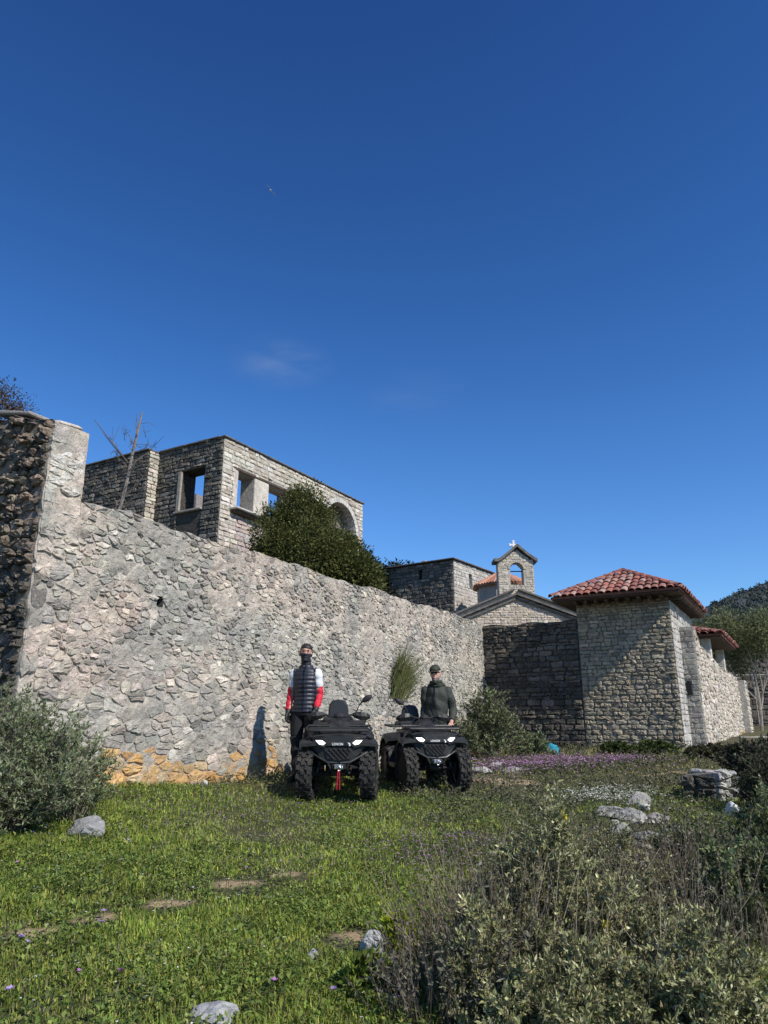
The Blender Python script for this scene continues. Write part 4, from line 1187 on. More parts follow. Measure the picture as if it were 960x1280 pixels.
# swept coping
cbk = MB(); xs = np.linspace(bl - .16, br + .16, 21); 
def sweep(x):
    k = min(1, abs(x - bax) / (br + .16 - bax)); return bz1 + .02 + (baz + .1 - bz1) * ((1 - k) ** 1.25 * .85 + .15 * (1 - k)) 
pr0 = [Vector((x, 0, sweep(x))) for x in xs] + [Vector((x, 0, sweep(x) + .13)) for x in xs[::-1]]
rings = [[p + Vector((0, y, 0)) for p in pr0] for y in (-.12, .64)]
cbk.loft(rings, caps=False)
nq_ = len(xs)
for y_i in (0, 1):
    for i in range(nq_ - 1):
        o_ = y_i * 2 * nq_
        cbk.f.append((o_ + i, o_ + i + 1, o_ + 2 * nq_ - 2 - i, o_ + 2 * nq_ - 1 - i)); cbk.m.append(0)
cbk.build('coping', M_SLATE, cote)
# cross
kx, kz0 = C(643.5, 690); _, kz1 = C(643.5, 674)
cr = MB(); ch = kz1 - kz0; w_ = .085
cr.bbox((kx, .25, kz0 + ch * .5), (w_, .08, ch), .01)
cr.bbox((kx, .251, kz1 - .19), (.36, .078, w_ - .004), .01)
for p in ((-.16, -.19), (.16, -.19), (0, -.025)): cr.bbox((kx + p[0], .25, kz1 + p[1]), (.05 if p[0] else .13, .086, .13 if p[0] else .05), .01)
cr.build('cross', M_WHITE, chap)
# drum with a low tiled roof behind the bell cote
dY = 3.6
dlx, _ = C(593, 735, CY + dY); drx, _ = C(663, 735, CY + dY); _, dez = C(593, 735, CY + dY); _, dpz = C(632, 713, CY + dY)
dcx = (dlx + drx) / 2; dr = (drx - dlx) / 2
oct_ = lambda r, z: [Vector((dcx + r * math.cos(math.pi / 8 + math.pi / 4 * i), dY + r * math.sin(math.pi / 8 + math.pi / 4 * i), z)) for i in range(8)]
b = MB((.46, .41, .34)); b.loft([oct_(dr * .93, lz), oct_(dr * .93, dez)]); drum = b.build('drum', M_MORTAR, chap)
b = MB((.4, .2, .12)); b.loft([oct_(dr * 1.06, dez - .06), oct_(dr * 1.08, dez), oct_(.03, dpz)]); dro = b.build('drum_roof', M_TILE, chap)
for s_ in range(8):
    a0 = math.pi / 8 + math.pi / 4 * s_; a1 = a0 + math.pi / 4
    A = Vector((dcx + dr * 1.1 * math.cos(a0), dY + dr * 1.1 * math.sin(a0), dez + .02)); B = Vector((dcx + dr * 1.1 * math.cos(a1), dY + dr * 1.1 * math.sin(a1), dez + .02)); T_ = Vector((dcx, dY, dpz + .02))
    if (A.y + B.y) / 2 > dY + .6: continue
    for k in range(7):
        p0 = A.lerp(B, (k + .5) / 7); nrm = (B - A).cross(T_ - A).normalized()
        p1 = p0.lerp(T_, 1 - .15 - abs(k - 3) / 3 * .65 * 0) if True else T_
        b = MB(jitter(pick(rc, [(.42, .17, .1), (.52, .3, .2), (.36, .13, .08)], [.5, .3, .2]), rc)); b.tube([p0, p0.lerp(p1, .5) + nrm * .01, p1], [.075, .05, .015], 5); b.build('tile_row', M_TILE, dro)

# ---------------- dark terrace wall at the far right, with steps in front
F_FAR = Face(at(925, 900, 30.0) + Vector((-2.5, .6, 0)), (1.0, -.18)); F_FAR.o.z = CAM_Z - .4; F_FAR.M = Matrix.Translation(F_FAR.o) @ Matrix.Rotation(F_FAR.rz, 4, 'Z')
FT = F_FAR.on(950, 823)[1]
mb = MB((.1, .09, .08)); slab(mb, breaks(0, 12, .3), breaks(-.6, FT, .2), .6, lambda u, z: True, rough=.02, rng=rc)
farw = mb.build('terrace_wall', M_STONE_DARK); farw.matrix_world = F_FAR.M
tag(farw, 'dark shaded terrace wall under the trees at the right edge', 'wall')
SF = Stones(farw, M_STONE_DARK, limit=150)
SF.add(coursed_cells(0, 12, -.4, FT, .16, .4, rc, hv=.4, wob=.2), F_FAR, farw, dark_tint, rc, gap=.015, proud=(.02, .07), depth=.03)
SF.finish(F_FAR.M)
rail = MB((.4, .38, .35)); zr = F_FAR.on(950, 845)[1]
rail.tube([(0, -.4, zr), (5, -.42, zr + .02), (12, -.4, zr)], .035, 6)
for u in (1.2, 3.2, 5.2, 7.2): rail.tube([(u, -.4, -.3), (u, -.4, zr)], .03, 6)
ro = rail.build('railing', M_BARKPALE); ro.matrix_world = F_FAR.M
tag(ro, 'thin pale rail running in front of the dark terrace wall', 'railing')

def ledge(name, pxs, py, h, Y, depth, label):
    p = at(pxs[0], py, Y); q = at(pxs[1], py, Y)
    o = empty(name, (p.x, Y, p.z - h), 0.0, label, 'step')
    x = 0; L = q.x - p.x
    while x < L:
        w_ = min(rc.uniform(.4, .9), L - x + .01)
        b = MB(jitter((.36, .335, .29), rc)); b.bbox((0, 0, 0), (w_ - .015, depth, h * 1.0), .02, Matrix.Rotation(rc.normal(0, .015), 3, 'X')); b.build('slab', M_STONE_GATE, o, loc=(x + w_ / 2, depth / 2 + rc.uniform(-.03, .03), h / 2 + rc.uniform(-.012, .012))); x += w_
    return o
ledge('stone_step', (862, 1010), 943, .16, 15.6, .5, 'lower weathered stone step in the weeds right of the gatehouse')
ledge('stone_step', (866, 1010), 935, .2, 16.3, .6, 'upper stone step against the foot of the bright courtyard wall')
ledge('stone_step', (925, 1010), 921, .35, 21.0, .7, 'far stone step near the dark terrace wall')
# ------------------------------------------------------------------ trees and shrubs
def unit(a): return a / (np.linalg.norm(a, axis=-1, keepdims=True) + 1e-9)
def leaf_tints(n, cols, probs, rng, var=.25, rep=4):
    c = np.array(cols)[rng.choice(len(cols), n, p=probs)] * rng.uniform(1 - var, 1 + var, (n, 1))
    return np.repeat(c, rep, 0)

def branch(p0, p1, bend, rng, k=6):
    p0 = np.array(p0, float); p1 = np.array(p1, float)
    t = np.linspace(0, 1, k)[:, None]
    off = rng.normal(size=3) * np.linalg.norm(p1 - p0) * bend
    return p0 + (p1 - p0) * t + off * (4 * t * (1 - t)) 

def shrub(name, loc, rx, ry, h, rng, label, cat, leaf=(.045, .016), nstem=40, ntwig=7, nleaf=14, cols=None, probs=None, mat=None, stem_mat=None, up=.6, spread=1.0, group=None,
          stem_r=.006, leaf_up=.5, base_r=.3, tipcol=None, drop=.25, fold=.25, start=.25, shape=None, woody=True):
    """stems rise from a base and fan into a dome; twigs carry the leaves"""
    root = empty(name, loc, 0.0, label, cat, group)
    cols = cols or [(.10, .12, .07)]; probs = probs or [1.0 / len(cols)] * len(cols)
    sm = MB(); P = []; D = []; TW = []
    for i in range(nstem):
        a = rng.uniform(0, 2 * math.pi); rr_ = math.sqrt(rng.random()) * spread
        k = rng.uniform(.72, 1.06)
        tip = np.array((math.cos(a) * rx * rr_, math.sin(a) * ry * rr_, h * k * max(.18, math.sqrt(max(0, 1 - (rr_ * .97) ** 2)))))
        if shape: tip = shape(tip, rng)
        b0 = np.array((math.cos(a) * rx * rr_ * base_r, math.sin(a) * ry * rr_ * base_r, -.05))
        mid = b0 + (tip - b0) * .5 + np.array((0, 0, np.linalg.norm(tip - b0) * .16)) * up
        t = np.linspace(0, 1, 6)[:, None]
        path = (1 - t) ** 2 * b0 + 2 * t * (1 - t) * mid + t ** 2 * tip + rng.normal(size=(6, 3)) * .012 * h
        if woody: sm.tube(path, list(np.linspace(stem_r, stem_r * .35, 6)), 4)
        for j in range(ntwig):
            f = rng.uniform(start, 1.0); q = np.array([np.interp(f * 5, range(6), path[:, c]) for c in range(3)])
            d = unit(rng.normal(size=3) * (1, 1, .8) + np.array((tip[0] * .8 / rx, tip[1] * .8 / ry, .55 * up + .2)))
            L = h * rng.uniform(.10, .24)
            e = q + d * L
            if woody: sm.tube([q, (q + e) / 2 + rng.normal(size=3) * .01, e], [stem_r * .4, stem_r * .3, stem_r * .2], 3)
            tt = rng.uniform(.1, 1.05, nleaf)[:, None]
            TW.append(np.full(nleaf, rng.uniform(.6, 1.35)))
            P.append(q + (e - q) * tt + rng.normal(size=(nleaf, 3)) * .006)
            D.append(unit(rng.normal(size=(nleaf, 3)) * .75 + d * .7 + np.array((0, 0, leaf_up - drop * .5))))
    P = np.concatenate(P); D = np.concatenate(D)
    n = len(P)
    V, F = leaf_quads(P, D, leaf[0] * rng.uniform(.55, 1.3, n), leaf[1] * rng.uniform(.7, 1.3, n), rng, fold)
    col = leaf_tints(n, cols, probs, rng) * np.repeat(np.concatenate(TW), 4)[:, None]
    build_np('foliage', V, F, col, mat or M_LEAF, root)
    if woody: sm.build('stems', stem_mat or M_TWIG, root, fix=False)
    return root

def tree(name, loc, label, rng, trunk_h, trunk_r, lobes, nclump, nleaf, leaf, cols, probs, mat, bark=None, clump_r=.22, group=None, limbs=7, lean=(0, 0), sparse=0.0, shell=.72):
    root = empty(name, loc, 0.0, label, 'tree', group)
    tb = MB(); top = np.array((lean[0], lean[1], trunk_h))
    path = branch((0, 0, -.3), top, .04, rng, 7)
    tb.tube(path, list(np.linspace(trunk_r, trunk_r * .55, 7)), 8)
    P = []; D = []; lo = [(np.array(c, float), np.array(r if hasattr(r, '__len__') else (r, r, r), float)) for c, r in lobes]
    vol = np.array([r.prod() ** (2 / 3) for c, r in lo]); vol /= vol.sum()
    for i, (c, r) in enumerate(lo):
        k = rng.uniform(.35, .95); s_ = np.array([np.interp(k * 6, range(7), path[:, q]) for q in range(3)])
        bp = branch(s_, c, .08, rng, 5); tb.tube(bp, list(np.linspace(trunk_r * .45, trunk_r * .15, 5)), 5)
        m = max(3, int(nclump * vol[i])); dirs = unit(rng.normal(size=(m, 3)))
        cc_ = c + dirs * r * rng.uniform(shell, 1.05, (m, 1))
        for j in range(m):
            if j % 4 == 0: tb.tube(branch(c + (cc_[j] - c) * .1, cc_[j], .1, rng, 4), [trunk_r * .14, trunk_r * .1, trunk_r * .07, trunk_r * .03], 4)
            nl = int(nleaf * rng.uniform(.5, 1.4))
            if rng.random() < sparse: continue
            g = np.clip(rng.normal(size=(nl, 3)), -1.5, 1.5) * clump_r * rng.uniform(.6, 1.2)
            P.append(cc_[j] + g); D.append(unit(g * 2 / clump_r + dirs[j] * .8 + rng.normal(size=(nl, 3)) * .8 + (0, 0, .15)))
    P = np.concatenate(P); D = np.concatenate(D); n = len(P)
    V, F = leaf_quads(P, D, leaf[0] * rng.uniform(.6, 1.3, n), leaf[1] * rng.uniform(.7, 1.3, n), rng)
    cid = leaf_tints(n, cols, probs, rng)
    build_np('crown', V, F, cid, mat, root)
    tb.build('trunk', bark or M_BARK, root, fix=False)
    return root

rv = np.random.default_rng(61)
# evergreen in front of the ruin: lobes placed from its outline
TY = 17.6
def TL(px, py, r, dy=0.0): p = at(px, py, TY + dy); return (p.x - tx, p.y - TY, p.z - tz), r
t0 = at(385, 700, TY); tx = t0.x; tz = CAM_Z - .5
tree('evergreen_tree', (tx, TY, tz), 'dense round evergreen tree in front of the roofless ruin', rv, 2.4, .16,
     [TL(350, 670, .62), TL(376, 645, .5), TL(350, 648, .3), TL(402, 650, .28, .3), TL(432, 686, .24), TL(383, 692, .8, -.3), TL(342, 690, .4, .2), TL(418, 702, .62), TL(420, 684, .33, .3), TL(444, 712, .38), TL(394, 660, .42, .3), TL(355, 700, .6, -.4), TL(333, 684, .22), TL(436, 722, .5, -.2), TL(455, 724, .24), TL(380, 620, .24), TL(368, 626, .22), TL(392, 638, .25), TL(440, 697, .33), TL(410, 720, .6)],
     700, 105, (.075, .036), [(.10, .115, .036), (.14, .145, .045), (.19, .175, .06), (.05, .062, .02)], [.35, .3, .15, .2], M_LEAF, clump_r=.15)
# yellower shrub at its right foot
t0 = at(449, 716, 17.0)
tree('evergreen_tree', (t0.x, 17.0, tz), 'smaller yellow green tree at the right foot of the dense evergreen', rv, 2.3, .08,
     [((0, 0, t0.z - tz), .36), ((.24, 0, t0.z - tz - .25), .27), ((-.3, 0, t0.z - tz - .1), .35)], 90, 60, (.10, .045), [(.10, .11, .03), (.15, .155, .05), (.07, .08, .025)], [.45, .25, .3], M_LEAF, clump_r=.15)
# dark tree behind, left of the tower
t0 = at(488, 712, 36.0)
tree('evergreen_tree', (t0.x, 36.0, CAM_Z - .3), 'dark distant tree seen between the evergreen and the square tower', rv, 6, .2,
     [((0, 0, t0.z - CAM_Z - .1), (.9, .9, .55)), ((.5, 0, t0.z - CAM_Z + .0), (.6, .6, .4)), ((-.6, 0, t0.z - CAM_Z - .5), .9), ((-.1, 0, t0.z - CAM_Z - 1.3), 1.1)], 150, 60, (.16, .08), [(.022, .033, .013), (.035, .048, .02)], [.6, .4], M_LEAFDARK, clump_r=.25)
# brown half-dry tree at the upper left corner
t0 = at(14, 505, 10.5)
tree('dry_tree', (t0.x, 10.5, CAM_Z - .6), 'brown half-dry bushy tree peeping over the tall wall at the left edge', rv, 3.4, .07,
     [((.0, 0, t0.z - CAM_Z + .5), (.34, .3, .26)), ((-.3, 0, t0.z - CAM_Z + .65), (.3, .3, .3)), ((.14, 0, t0.z - CAM_Z + .34), (.2, .2, .2)), ((-.2, .1, t0.z - CAM_Z + .82), (.2, .2, .16)), ((.22, 0, t0.z - CAM_Z + .2), .15)], 190, 22, (.042, .02), [(.10, .07, .04), (.14, .09, .06), (.06, .055, .03)], [.4, .3, .3], M_LEAF, clump_r=.075, sparse=.15, shell=.5)
# bare sapling
sb = at(148, 640, 14.5)
so_ = empty('bare_sapling', (sb.x, 14.5, CAM_Z - .5), 0.0, 'leafless crooked sapling standing in front of the ruin', 'tree')
def SP(px, py, dy=0.0): p = at(px, py, 14.5 + dy); return (p.x - sb.x, p.y - 14.5, p.z - so_.location.z)
b = MB((1, 1, 1))
p0 = SP(146, 650); b.tube([(p0[0], 0, -.2), (p0[0] - .03, 0, p0[2] * .5), p0, SP(158, 605), SP(165, 570), SP(172, 540), SP(178, 515)], [.055, .05, .043, .036, .032, .027, .014], 7)
b.build('trunk', M_BARKGREY, so_, fix=False)
b = MB()
for pts, r in (([(160, 578), (140, 553), (118, 525)], .018), ([(160, 578), (145, 562), (128, 540)], .01), ([(168, 560), (162, 545), (158, 540)], .012), ([(166, 580), (185, 565), (205, 545)], .008), ([(155, 622), (178, 598), (188, 580)], .014),
               ([(150, 636), (170, 620), (186, 606)], .01), ([(171, 545), (170, 530), (171, 518)], .014), ([(169, 555), (186, 556), (198, 560)], .006), ([(162, 590), (182, 590), (200, 575)], .006), ([(174, 530), (186, 528), (196, 534)], .005),
               ([(150, 625), (146, 628), (142, 645)], .02), ([(140, 553), (146, 541), (150, 532)], .006)):
    q = [SP(x, y, rv.normal(0, .05)) for x, y in pts]; b.tube(q, [r, r * .8, r * .4], 5)
for i in range(42):
    p = np.array(SP(rv.uniform(142, 188), rv.uniform(545, 632), rv.normal(0, .2))); d = unit(rv.normal(size=3) + (0.2, 0, .5)); L_ = rv.uniform(.15, .5)
    m_ = p + d * L_ * .5 + rv.normal(size=3) * .03; b.tube([p, m_, p + d * L_ + rv.normal(size=3) * .05], [.008, .006, .003], 3)
    for k in range(2): b.tube([m_, m_ + unit(d + rv.normal(size=3) * .7) * L_ * .5], [.005, .003], 3)
b.build('branches', M_BARK, so_, fix=False)

# pale olive-like trees at the right
def rtree(px, py, Y, sc, label, tw_px, n=240, nl=60, cols=None, s=1.0):
    t0 = at(px, py, Y); zb = G(t0.x, Y) - .2 if Y < 40 else 2.0
    H = t0.z - zb
    lob = []
    for i in range(int(13 * s)):
        d = unit(rv.normal(size=3)); d = d * rv.uniform(.3, 1); lob.append(((d[0] * sc * .95, d[1] * sc * .8, H + d[2] * sc * .62), sc * rv.uniform(.28, .46)))
    return tree('olive_tree', (t0.x, Y, zb), label, rv, H * .82, .06 * sc / 1.4, lob, n, nl, (.12, .045), cols or [(.17, .19, .085), (.22, .235, .11), (.12, .135, .06)], [.4, .25, .35], M_LEAF, M_BARKPALE, clump_r=.2, group='pale trees on the right terrace', sparse=.12, shell=.4)
rtree(932, 792, 27.0, 1.45, 'pale green tree with a thin grey trunk above the dark terrace wall', 933)
rtree(900, 800, 36.0, 1.5, 'bushy olive green tree between the loggia roof and the thin trunked tree', 905, cols=[(.12, .14, .065), (.16, .175, .08), (.08, .095, .045)])
rtree(972, 800, 31.0, 1.8, 'olive green tree cut off by the right edge above the terrace', 965, cols=[(.12, .14, .065), (.16, .175, .08), (.08, .095, .045)])

# broom-like plant rooted in the long wall
bu_, bz_ = F_LONG.on(489, 874)
bp = F_LONG.w(bu_, 0, bz_)
br_ = empty('broom_plant', bp, 0.0, 'green wispy broom plant rooted halfway up the long wall between the two men', 'plant')
n = 400; P = []; D = []; L = []
Mx = np.array(F_LONG.u); My = -np.array(F_LONG.y)
V_ = []; F_ = []; Cc = []
for i in range(n):
    a = rv.normal(.42, .38); ln = rv.uniform(.3, .8) * (1.0 if rv.random() < .8 else 1.35)
    o0 = Mx * rv.normal(.18, .16) + np.array((0, 0, rv.uniform(-.05, .45))) + My * rv.uniform(.0, .12)
    d = unit(Mx * math.sin(a) * 1.1 + np.array((0, 0, math.cos(a))) + My * rv.uniform(.0, .45))
    tip = o0 + d * ln + np.array((0, 0, -.14 * ln * rv.random()))
    mid = o0 + d * ln * .55 + np.array((0, 0, .03))
    s_ = unit(np.cross(d, (.5, -.8, .1))) * .0055
    k = len(V_); V_ += [o0 - s_, o0 + s_, mid + s_ * .8, mid - s_ * .8, tip + s_ * .2, tip - s_ * .2]
    F_ += [(k, k + 1, k + 2, k + 3), (k + 3, k + 2, k + 4, k + 5)]
    c = np.array(((.10, .115, .035), (.13, .135, .045), (.06, .075, .025), (.2, .175, .09))[rv.choice(4, p=[.4, .25, .2, .15])]) * rv.uniform(.7, 1.2); Cc += [c] * 6
build_np('foliage', np.array(V_), np.array(F_), np.array(Cc), M_LEAF, br_)
b = MB()
for i in range(9): b.tube([(0, 0, -.04), Mx * rv.uniform(0, .3) + My * .1 + np.array((0, 0, .3)), Mx * rv.uniform(.1, .5) + My * .15 + np.array((0, 0, .75))], [.014, .01, .004], 4)
b.build('stems', M_TWIG, br_, fix=False)

GREY = [(.31, .32, .145), (.215, .225, .09), (.46, .45, .26), (.22, .185, .10)]; GP = [.35, .3, .17, .18]
OLV = [(.19, .23, .11), (.13, .165, .07), (.28, .305, .18)]; OP = [.42, .36, .22]
# big shrub at the left
q = ground_at(45, 1044)
shrub('grey_shrub', (-3.36, 6.5, G(-3.36, 6.5)), .88, .7, 1.1, rv, 'large grey green shrub against the wall at the left edge', 'shrub', (.038, .013), 210, 14, 19, OLV + [(.25, .26, .19)], [.36, .3, .2, .14], M_LEAFGREY, up=1.0, leaf_up=.7, base_r=.25)
shrub('grey_shrub', (-2.86, 7.0, G(-2.86, 7.0)), .28, .3, .95, rv, 'slim upright shrub sprig at the right flank of the large left shrub', 'shrub', (.038, .013), 30, 11, 18, OLV, OP, M_LEAFGREY, up=1.1, leaf_up=.8)
shrub('grey_shrub', (-3.05, 5.55, G(-3.05, 5.55)), .35, .3, .42, rv, 'small grey shrub low at the left edge in front of the large one', 'shrub', (.045, .016), 26, 8, 12, OLV, OP, M_LEAFGREY, up=.9)
# shrub beside the right quad bike
shrub('grey_shrub', (2.15, 15.6, G(2.15, 15.6)), .74, .65, 1.4, rv, 'rounded olive shrub at the wall corner right of the second quad bike', 'shrub', (.07, .028), 70, 10, 14, [(.15, .175, .085), (.11, .13, .055), (.22, .24, .14)], [.4, .35, .25], M_LEAFGREY, up=.9)
shrub('grey_shrub', (3.15, 16.0, G(3.15, 16)), .5, .4, .55, rv, 'low olive shrub on the dark wall foot right of the rounded shrub', 'shrub', (.06, .025), 30, 8, 12, OLV, OP, M_LEAFGREY, up=.8)

# foreground sage bushes
def sage(px, Y, r, h, label, nst, leaf=(.031, .0105), ry=None, **k):
    X = (px - 480) / FPX * (Y * math.cos(PITCH) - 1.2 * math.sin(PITCH)); X_ = X
    return shrub('sage_bush', (X, Y, G(X, Y)), r, ry or r * .8, h, rv, label, 'shrub', leaf, int(nst * 1.2), 13, 19, GREY, GP, M_LEAFGREY, up=1.2, leaf_up=.55, base_r=.45, stem_r=.004, start=.3, group='grey sage bushes in the foreground', **k)
sage(690, 4.25, .30, .80, 'tallest grey sage bush in the foreground with a yellow flower at its tip', 48)
sage(632, 3.75, .34, .50, 'grey sage bush left of the tallest one beside dry stalks', 40)
sage(782, 4.05, .36, .54, 'broad grey sage bush right of the tallest one', 56)
sage(735, 3.55, .34, .40, 'low grey sage bush at the bottom edge below the tallest one', 42)
sage(872, 3.55, .40, .50, 'grey sage bush in the bottom right corner', 52)
sage(640, 5.1, .34, .40, 'small grey sage bush behind the dry stalks', 30)
sage(760, 5.4, .45, .48, 'hazy grey sage bush behind the tallest one', 40)
sage(668, 3.4, .3, .34, 'low dark sage bush under the dry stalks at the bottom edge', 34)
def greenb(px, Y, r, h, label, nst, cols, probs, leaf=(.036, .015), name='green_bush', **k):
    X = (px - 480) / FPX * (Y * math.cos(PITCH) - 1.2 * math.sin(PITCH))
    return shrub(name, (X, Y, G(X, Y)), r, r * .8, h, rv, label, 'shrub', leaf, int(nst * 1.3), 12, 16, cols, probs, M_LEAF, up=.9, base_r=.35, **k)
GRB = [(.15, .185, .075), (.21, .24, .11), (.10, .125, .05), (.29, .31, .18)]; GRP = [.35, .3, .2, .15]
greenb(950, 4.9, .45, .58, 'leafy green bush at the right edge of the foreground', 64, GRB, GRP)
greenb(978, 6.6, .5, .6, 'leafy green bush further back at the right edge', 56, GRB, GRP)
greenb(868, 6.6, .36, .32, 'low green bush between the rock outcrop and the right edge', 36, GRB, GRP)
greenb(985, 8.8, .5, .75, 'green bush beside the little ruined wall at the right edge', 50, [(.075, .088, .045), (.05, .06, .03), (.10, .11, .06)], [.4, .35, .25])
greenb(955, 11.5, .7, .6, 'grey green bush behind the little ruined wall', 50, [(.08, .085, .05), (.055, .062, .035), (.12, .12, .08)], [.4, .35, .25], leaf=(.06, .025))
greenb(820, 15.2, .5, .28, 'leafy weeds at the foot of the gatehouse', 34, [(.08, .11, .03), (.05, .07, .022), (.11, .14, .04)], [.4, .35, .25], leaf=(.07, .035), name='weed_clump')
greenb(775, 15.6, .4, .2, 'small weeds left of the leafy ones at the gatehouse foot', 26, [(.08, .11, .03), (.05, .07, .022)], [.5, .5], leaf=(.06, .03), name='weed_clump')
greenb(905, 14.2, .7, .22, 'brownish weeds in front of the stone steps', 40, [(.085, .085, .045), (.06, .065, .03), (.12, .11, .06)], [.4, .35, .25], leaf=(.06, .025), name='weed_clump')
greenb(497, 4.55, .13, .2, 'bright lime green spurge tuft beside the upright pale stone', 16, [(.32, .36, .03), (.22, .27, .03)], [.6, .4], leaf=(.035, .014), name='spurge')
greenb(462, 4.0, .16, .14, 'lime green leafy weed under the upright pale stone', 14, [(.2, .26, .05), (.14, .19, .04)], [.6, .4], leaf=(.05, .025), name='spurge')
# dry brush with thin stems
def drybrush(px, Y, r, h, label, n, cols, leafn=4, name='dry_brush'):
    X = (px - 480) / FPX * (Y * math.cos(PITCH) - 1.2 * math.sin(PITCH))
    root = empty(name, (X, Y, G(X, Y)), 0.0, label, 'shrub', 'dry brown brush')
    V = []; Fq = []; cc_ = []; LP = []; LD = []
    for i in range(n):
        a = rv.uniform(0, 6.283); k = math.sqrt(rv.random()) * r
        p = np.array((math.cos(a) * k, math.sin(a) * k * .7, -.03)); d = unit(np.array((math.cos(a) * k / r * .4, math.sin(a) * k / r * .3, 1.0)) + rv.normal(size=3) * .16)
        L = h * rv.uniform(.5, 1.1); q = p + d * L * .55 + rv.normal(size=3) * .02; e = q + unit(d + rv.normal(size=3) * .22) * L * .5
        s_ = unit(np.cross(d, rv.normal(size=3))) * rv.uniform(.0012, .0028)
        t_ = unit(np.cross(d, s_)) * np.linalg.norm(s_)
        for w in (s_, t_):
            b0 = len(V); V += [p - w, p + w, q + w * .9, q - w * .9, e + w * .5, e - w * .5]; Fq += [(b0, b0 + 1, b0 + 2, b0 + 3), (b0 + 3, b0 + 2, b0 + 4, b0 + 5)]
            cc_ += [np.array(cols[rv.integers(len(cols))]) * rv.uniform(.7, 1.3)] * 6 if w is s_ else [cc_[-1]] * 6
        for j in range(leafn):
            f = rv.random(); LP.append(q + (e - q) * f); LD.append(unit(rv.normal(size=3) + (0, 0, .3)))
    o = build_np('stems', np.array(V), np.array(Fq), np.array(cc_), M_LEAFGREY, root)
    if LP:
        LP = np.array(LP); V, F = leaf_quads(LP, np.array(LD), .028 * rv.uniform(.5, 1.4, len(LP)), .012 * rv.uniform(.5, 1.3, len(LP)), rv)
        build_np('leaves', V, F, leaf_tints(len(LP), [(.17, .165, .12), (.12, .11, .08), (.22, .2, .15)], [.4, .35, .25], rv), M_LEAFGREY, root)
    return root
DRY = [(.36, .29, .19), (.24, .19, .125), (.48, .41, .29), (.15, .115, .075)]
drybrush(605, 4.1, .34, .66, 'tall pale dry stalks left of the sage bushes', 260, DRY, 4)
drybrush(562, 3.7, .28, .42, 'low dark twiggy brush at the bottom edge below the dry stalks', 240, [(.17, .13, .10), (.1, .08, .06), (.24, .2, .16)], 7)
drybrush(838, 5.6, .5, .60, 'brown twiggy brush behind the foreground sage on the right', 420, [(.22, .165, .115), (.15, .115, .08), (.3, .24, .17)], 5)
drybrush(880, 4.6, .45, .55, 'thin brown stems among the bushes at the lower right', 260, DRY, 5)
drybrush(722, 4.9, .35, .5, 'fine dry stems rising behind the tallest sage bush', 200, DRY, 5)
drybrush(655, 3.9, .3, .62, 'pale dry stalks standing among the front sage bushes', 130, DRY, 2)
drybrush(760, 3.75, .4, .55, 'pale dry stalks between the lower sage bushes', 120, DRY, 2)
drybrush(640, 4.6, .3, .62, 'sparse long dry stems between the meadow and the sage', 130, DRY, 3)
# yellow flower heads on the sage
def flower_head(loc, r, label):
    root = MB(); V = []; 
    n = 46; P = rv.normal(size=(n, 3)) * r * .28; D = unit(P + rv.normal(size=(n, 3)) * .3 * r + (0, 0, .2 * r))
    v, f = leaf_quads(P, D, r * .9, r * .45, rv)
    o = build_np('yellow_flower', v + np.array(loc), f, leaf_tints(n, [(.75, .62, .03), (.6, .55, .06)], [.7, .3], rv), M_PETAL)
    o['label'] = label; o['category'] = 'flower'; o['group'] = 'yellow sage flowers'
    return o
fy = at(703, 1018, 4.25); fo = flower_head(fy, .024, 'bright yellow flower at the tip of the tallest sage bush')
b = MB(); b.tube([(fy.x, fy.y, fy.z - .28), (fy.x - .01, fy.y, fy.z - .1), fy], [.004, .003, .003], 5, tint=(.2, .22, .12)); b.build('stem', M_LEAFGREY, fo)
flower_head(at(757, 1157, 3.9), .022, 'dull yellow flower head in the middle of the sage bushes')
flower_head(at(785, 1195, 3.7), .02, 'orange yellow flower head low among the sage bushes')
# ------------------------------------------------------------------ quad bikes
def mat_dusty(name, base, rough, amt):
    n = NT(name)
    d = n.math('MULTIPLY', n.rng(n.noise(9, 6, .7), .42, .75), amt)
    c = n.mix(d, base, (.15, .135, .11))
    s_ = n.math('MULTIPLY', n.rng(n.noise(120, 3), .62, .72), .35); c = n.mix(s_, c, (.12, .11, .095))
    r = n.rng(d, 0, amt, rough, .85)
    return n.set(c, r, spec=.4)
M_PLASTIC = mat_dusty('satin black plastic', (.012, .0125, .013), .45, .18)
M_PANEL = mat_dusty('dark grey body panel', (.019, .021, .021), .38, .14)
M_MATTE = mat_plain('matte black', (.010, .010, .011), .7, nscale=30, namt=.3)
def mat_tyre():
    n = NT('dusty tyre rubber')
    d = n.rng(n.noise(16, 5, .65), .42, .68)
    c = n.mix(d, (.016, .016, .016), (.075, .068, .056)); n.bump(n.noise(90, 4), .4, .004)
    return n.set(c, .85, spec=.3)
M_TYRE = mat_tyre()
M_RIM = mat_plain('black wheel rim', (.012, .012, .013), .6, .1)
M_STEEL = mat_plain('bare steel', (.5, .5, .5), .35, .9, nscale=40, namt=.2)
M_SHOCK = mat_plain('shock spring', (.12, .12, .125), .4, .4)
M_RED = mat_plain('red webbing', (.45, .015, .03), .75, nscale=60, namt=.2)
M_LAMP = mat_emit('lit headlight', (1.0, .99, .96), 2.6)
M_CHROME = mat_plain('lamp reflector', (.35, .36, .37), .2, .8)
M_SEAT = mat_plain('black vinyl', (.018, .019, .021), .5, nscale=60, namt=.25, bump=.3, bscale=120, bdist=.002)
M_TEXTW = mat_plain('white lettering', (.75, .75, .75), .5)
M_MIRROR = mat_plain('mirror glass', (.6, .62, .65), .05, 1.0)

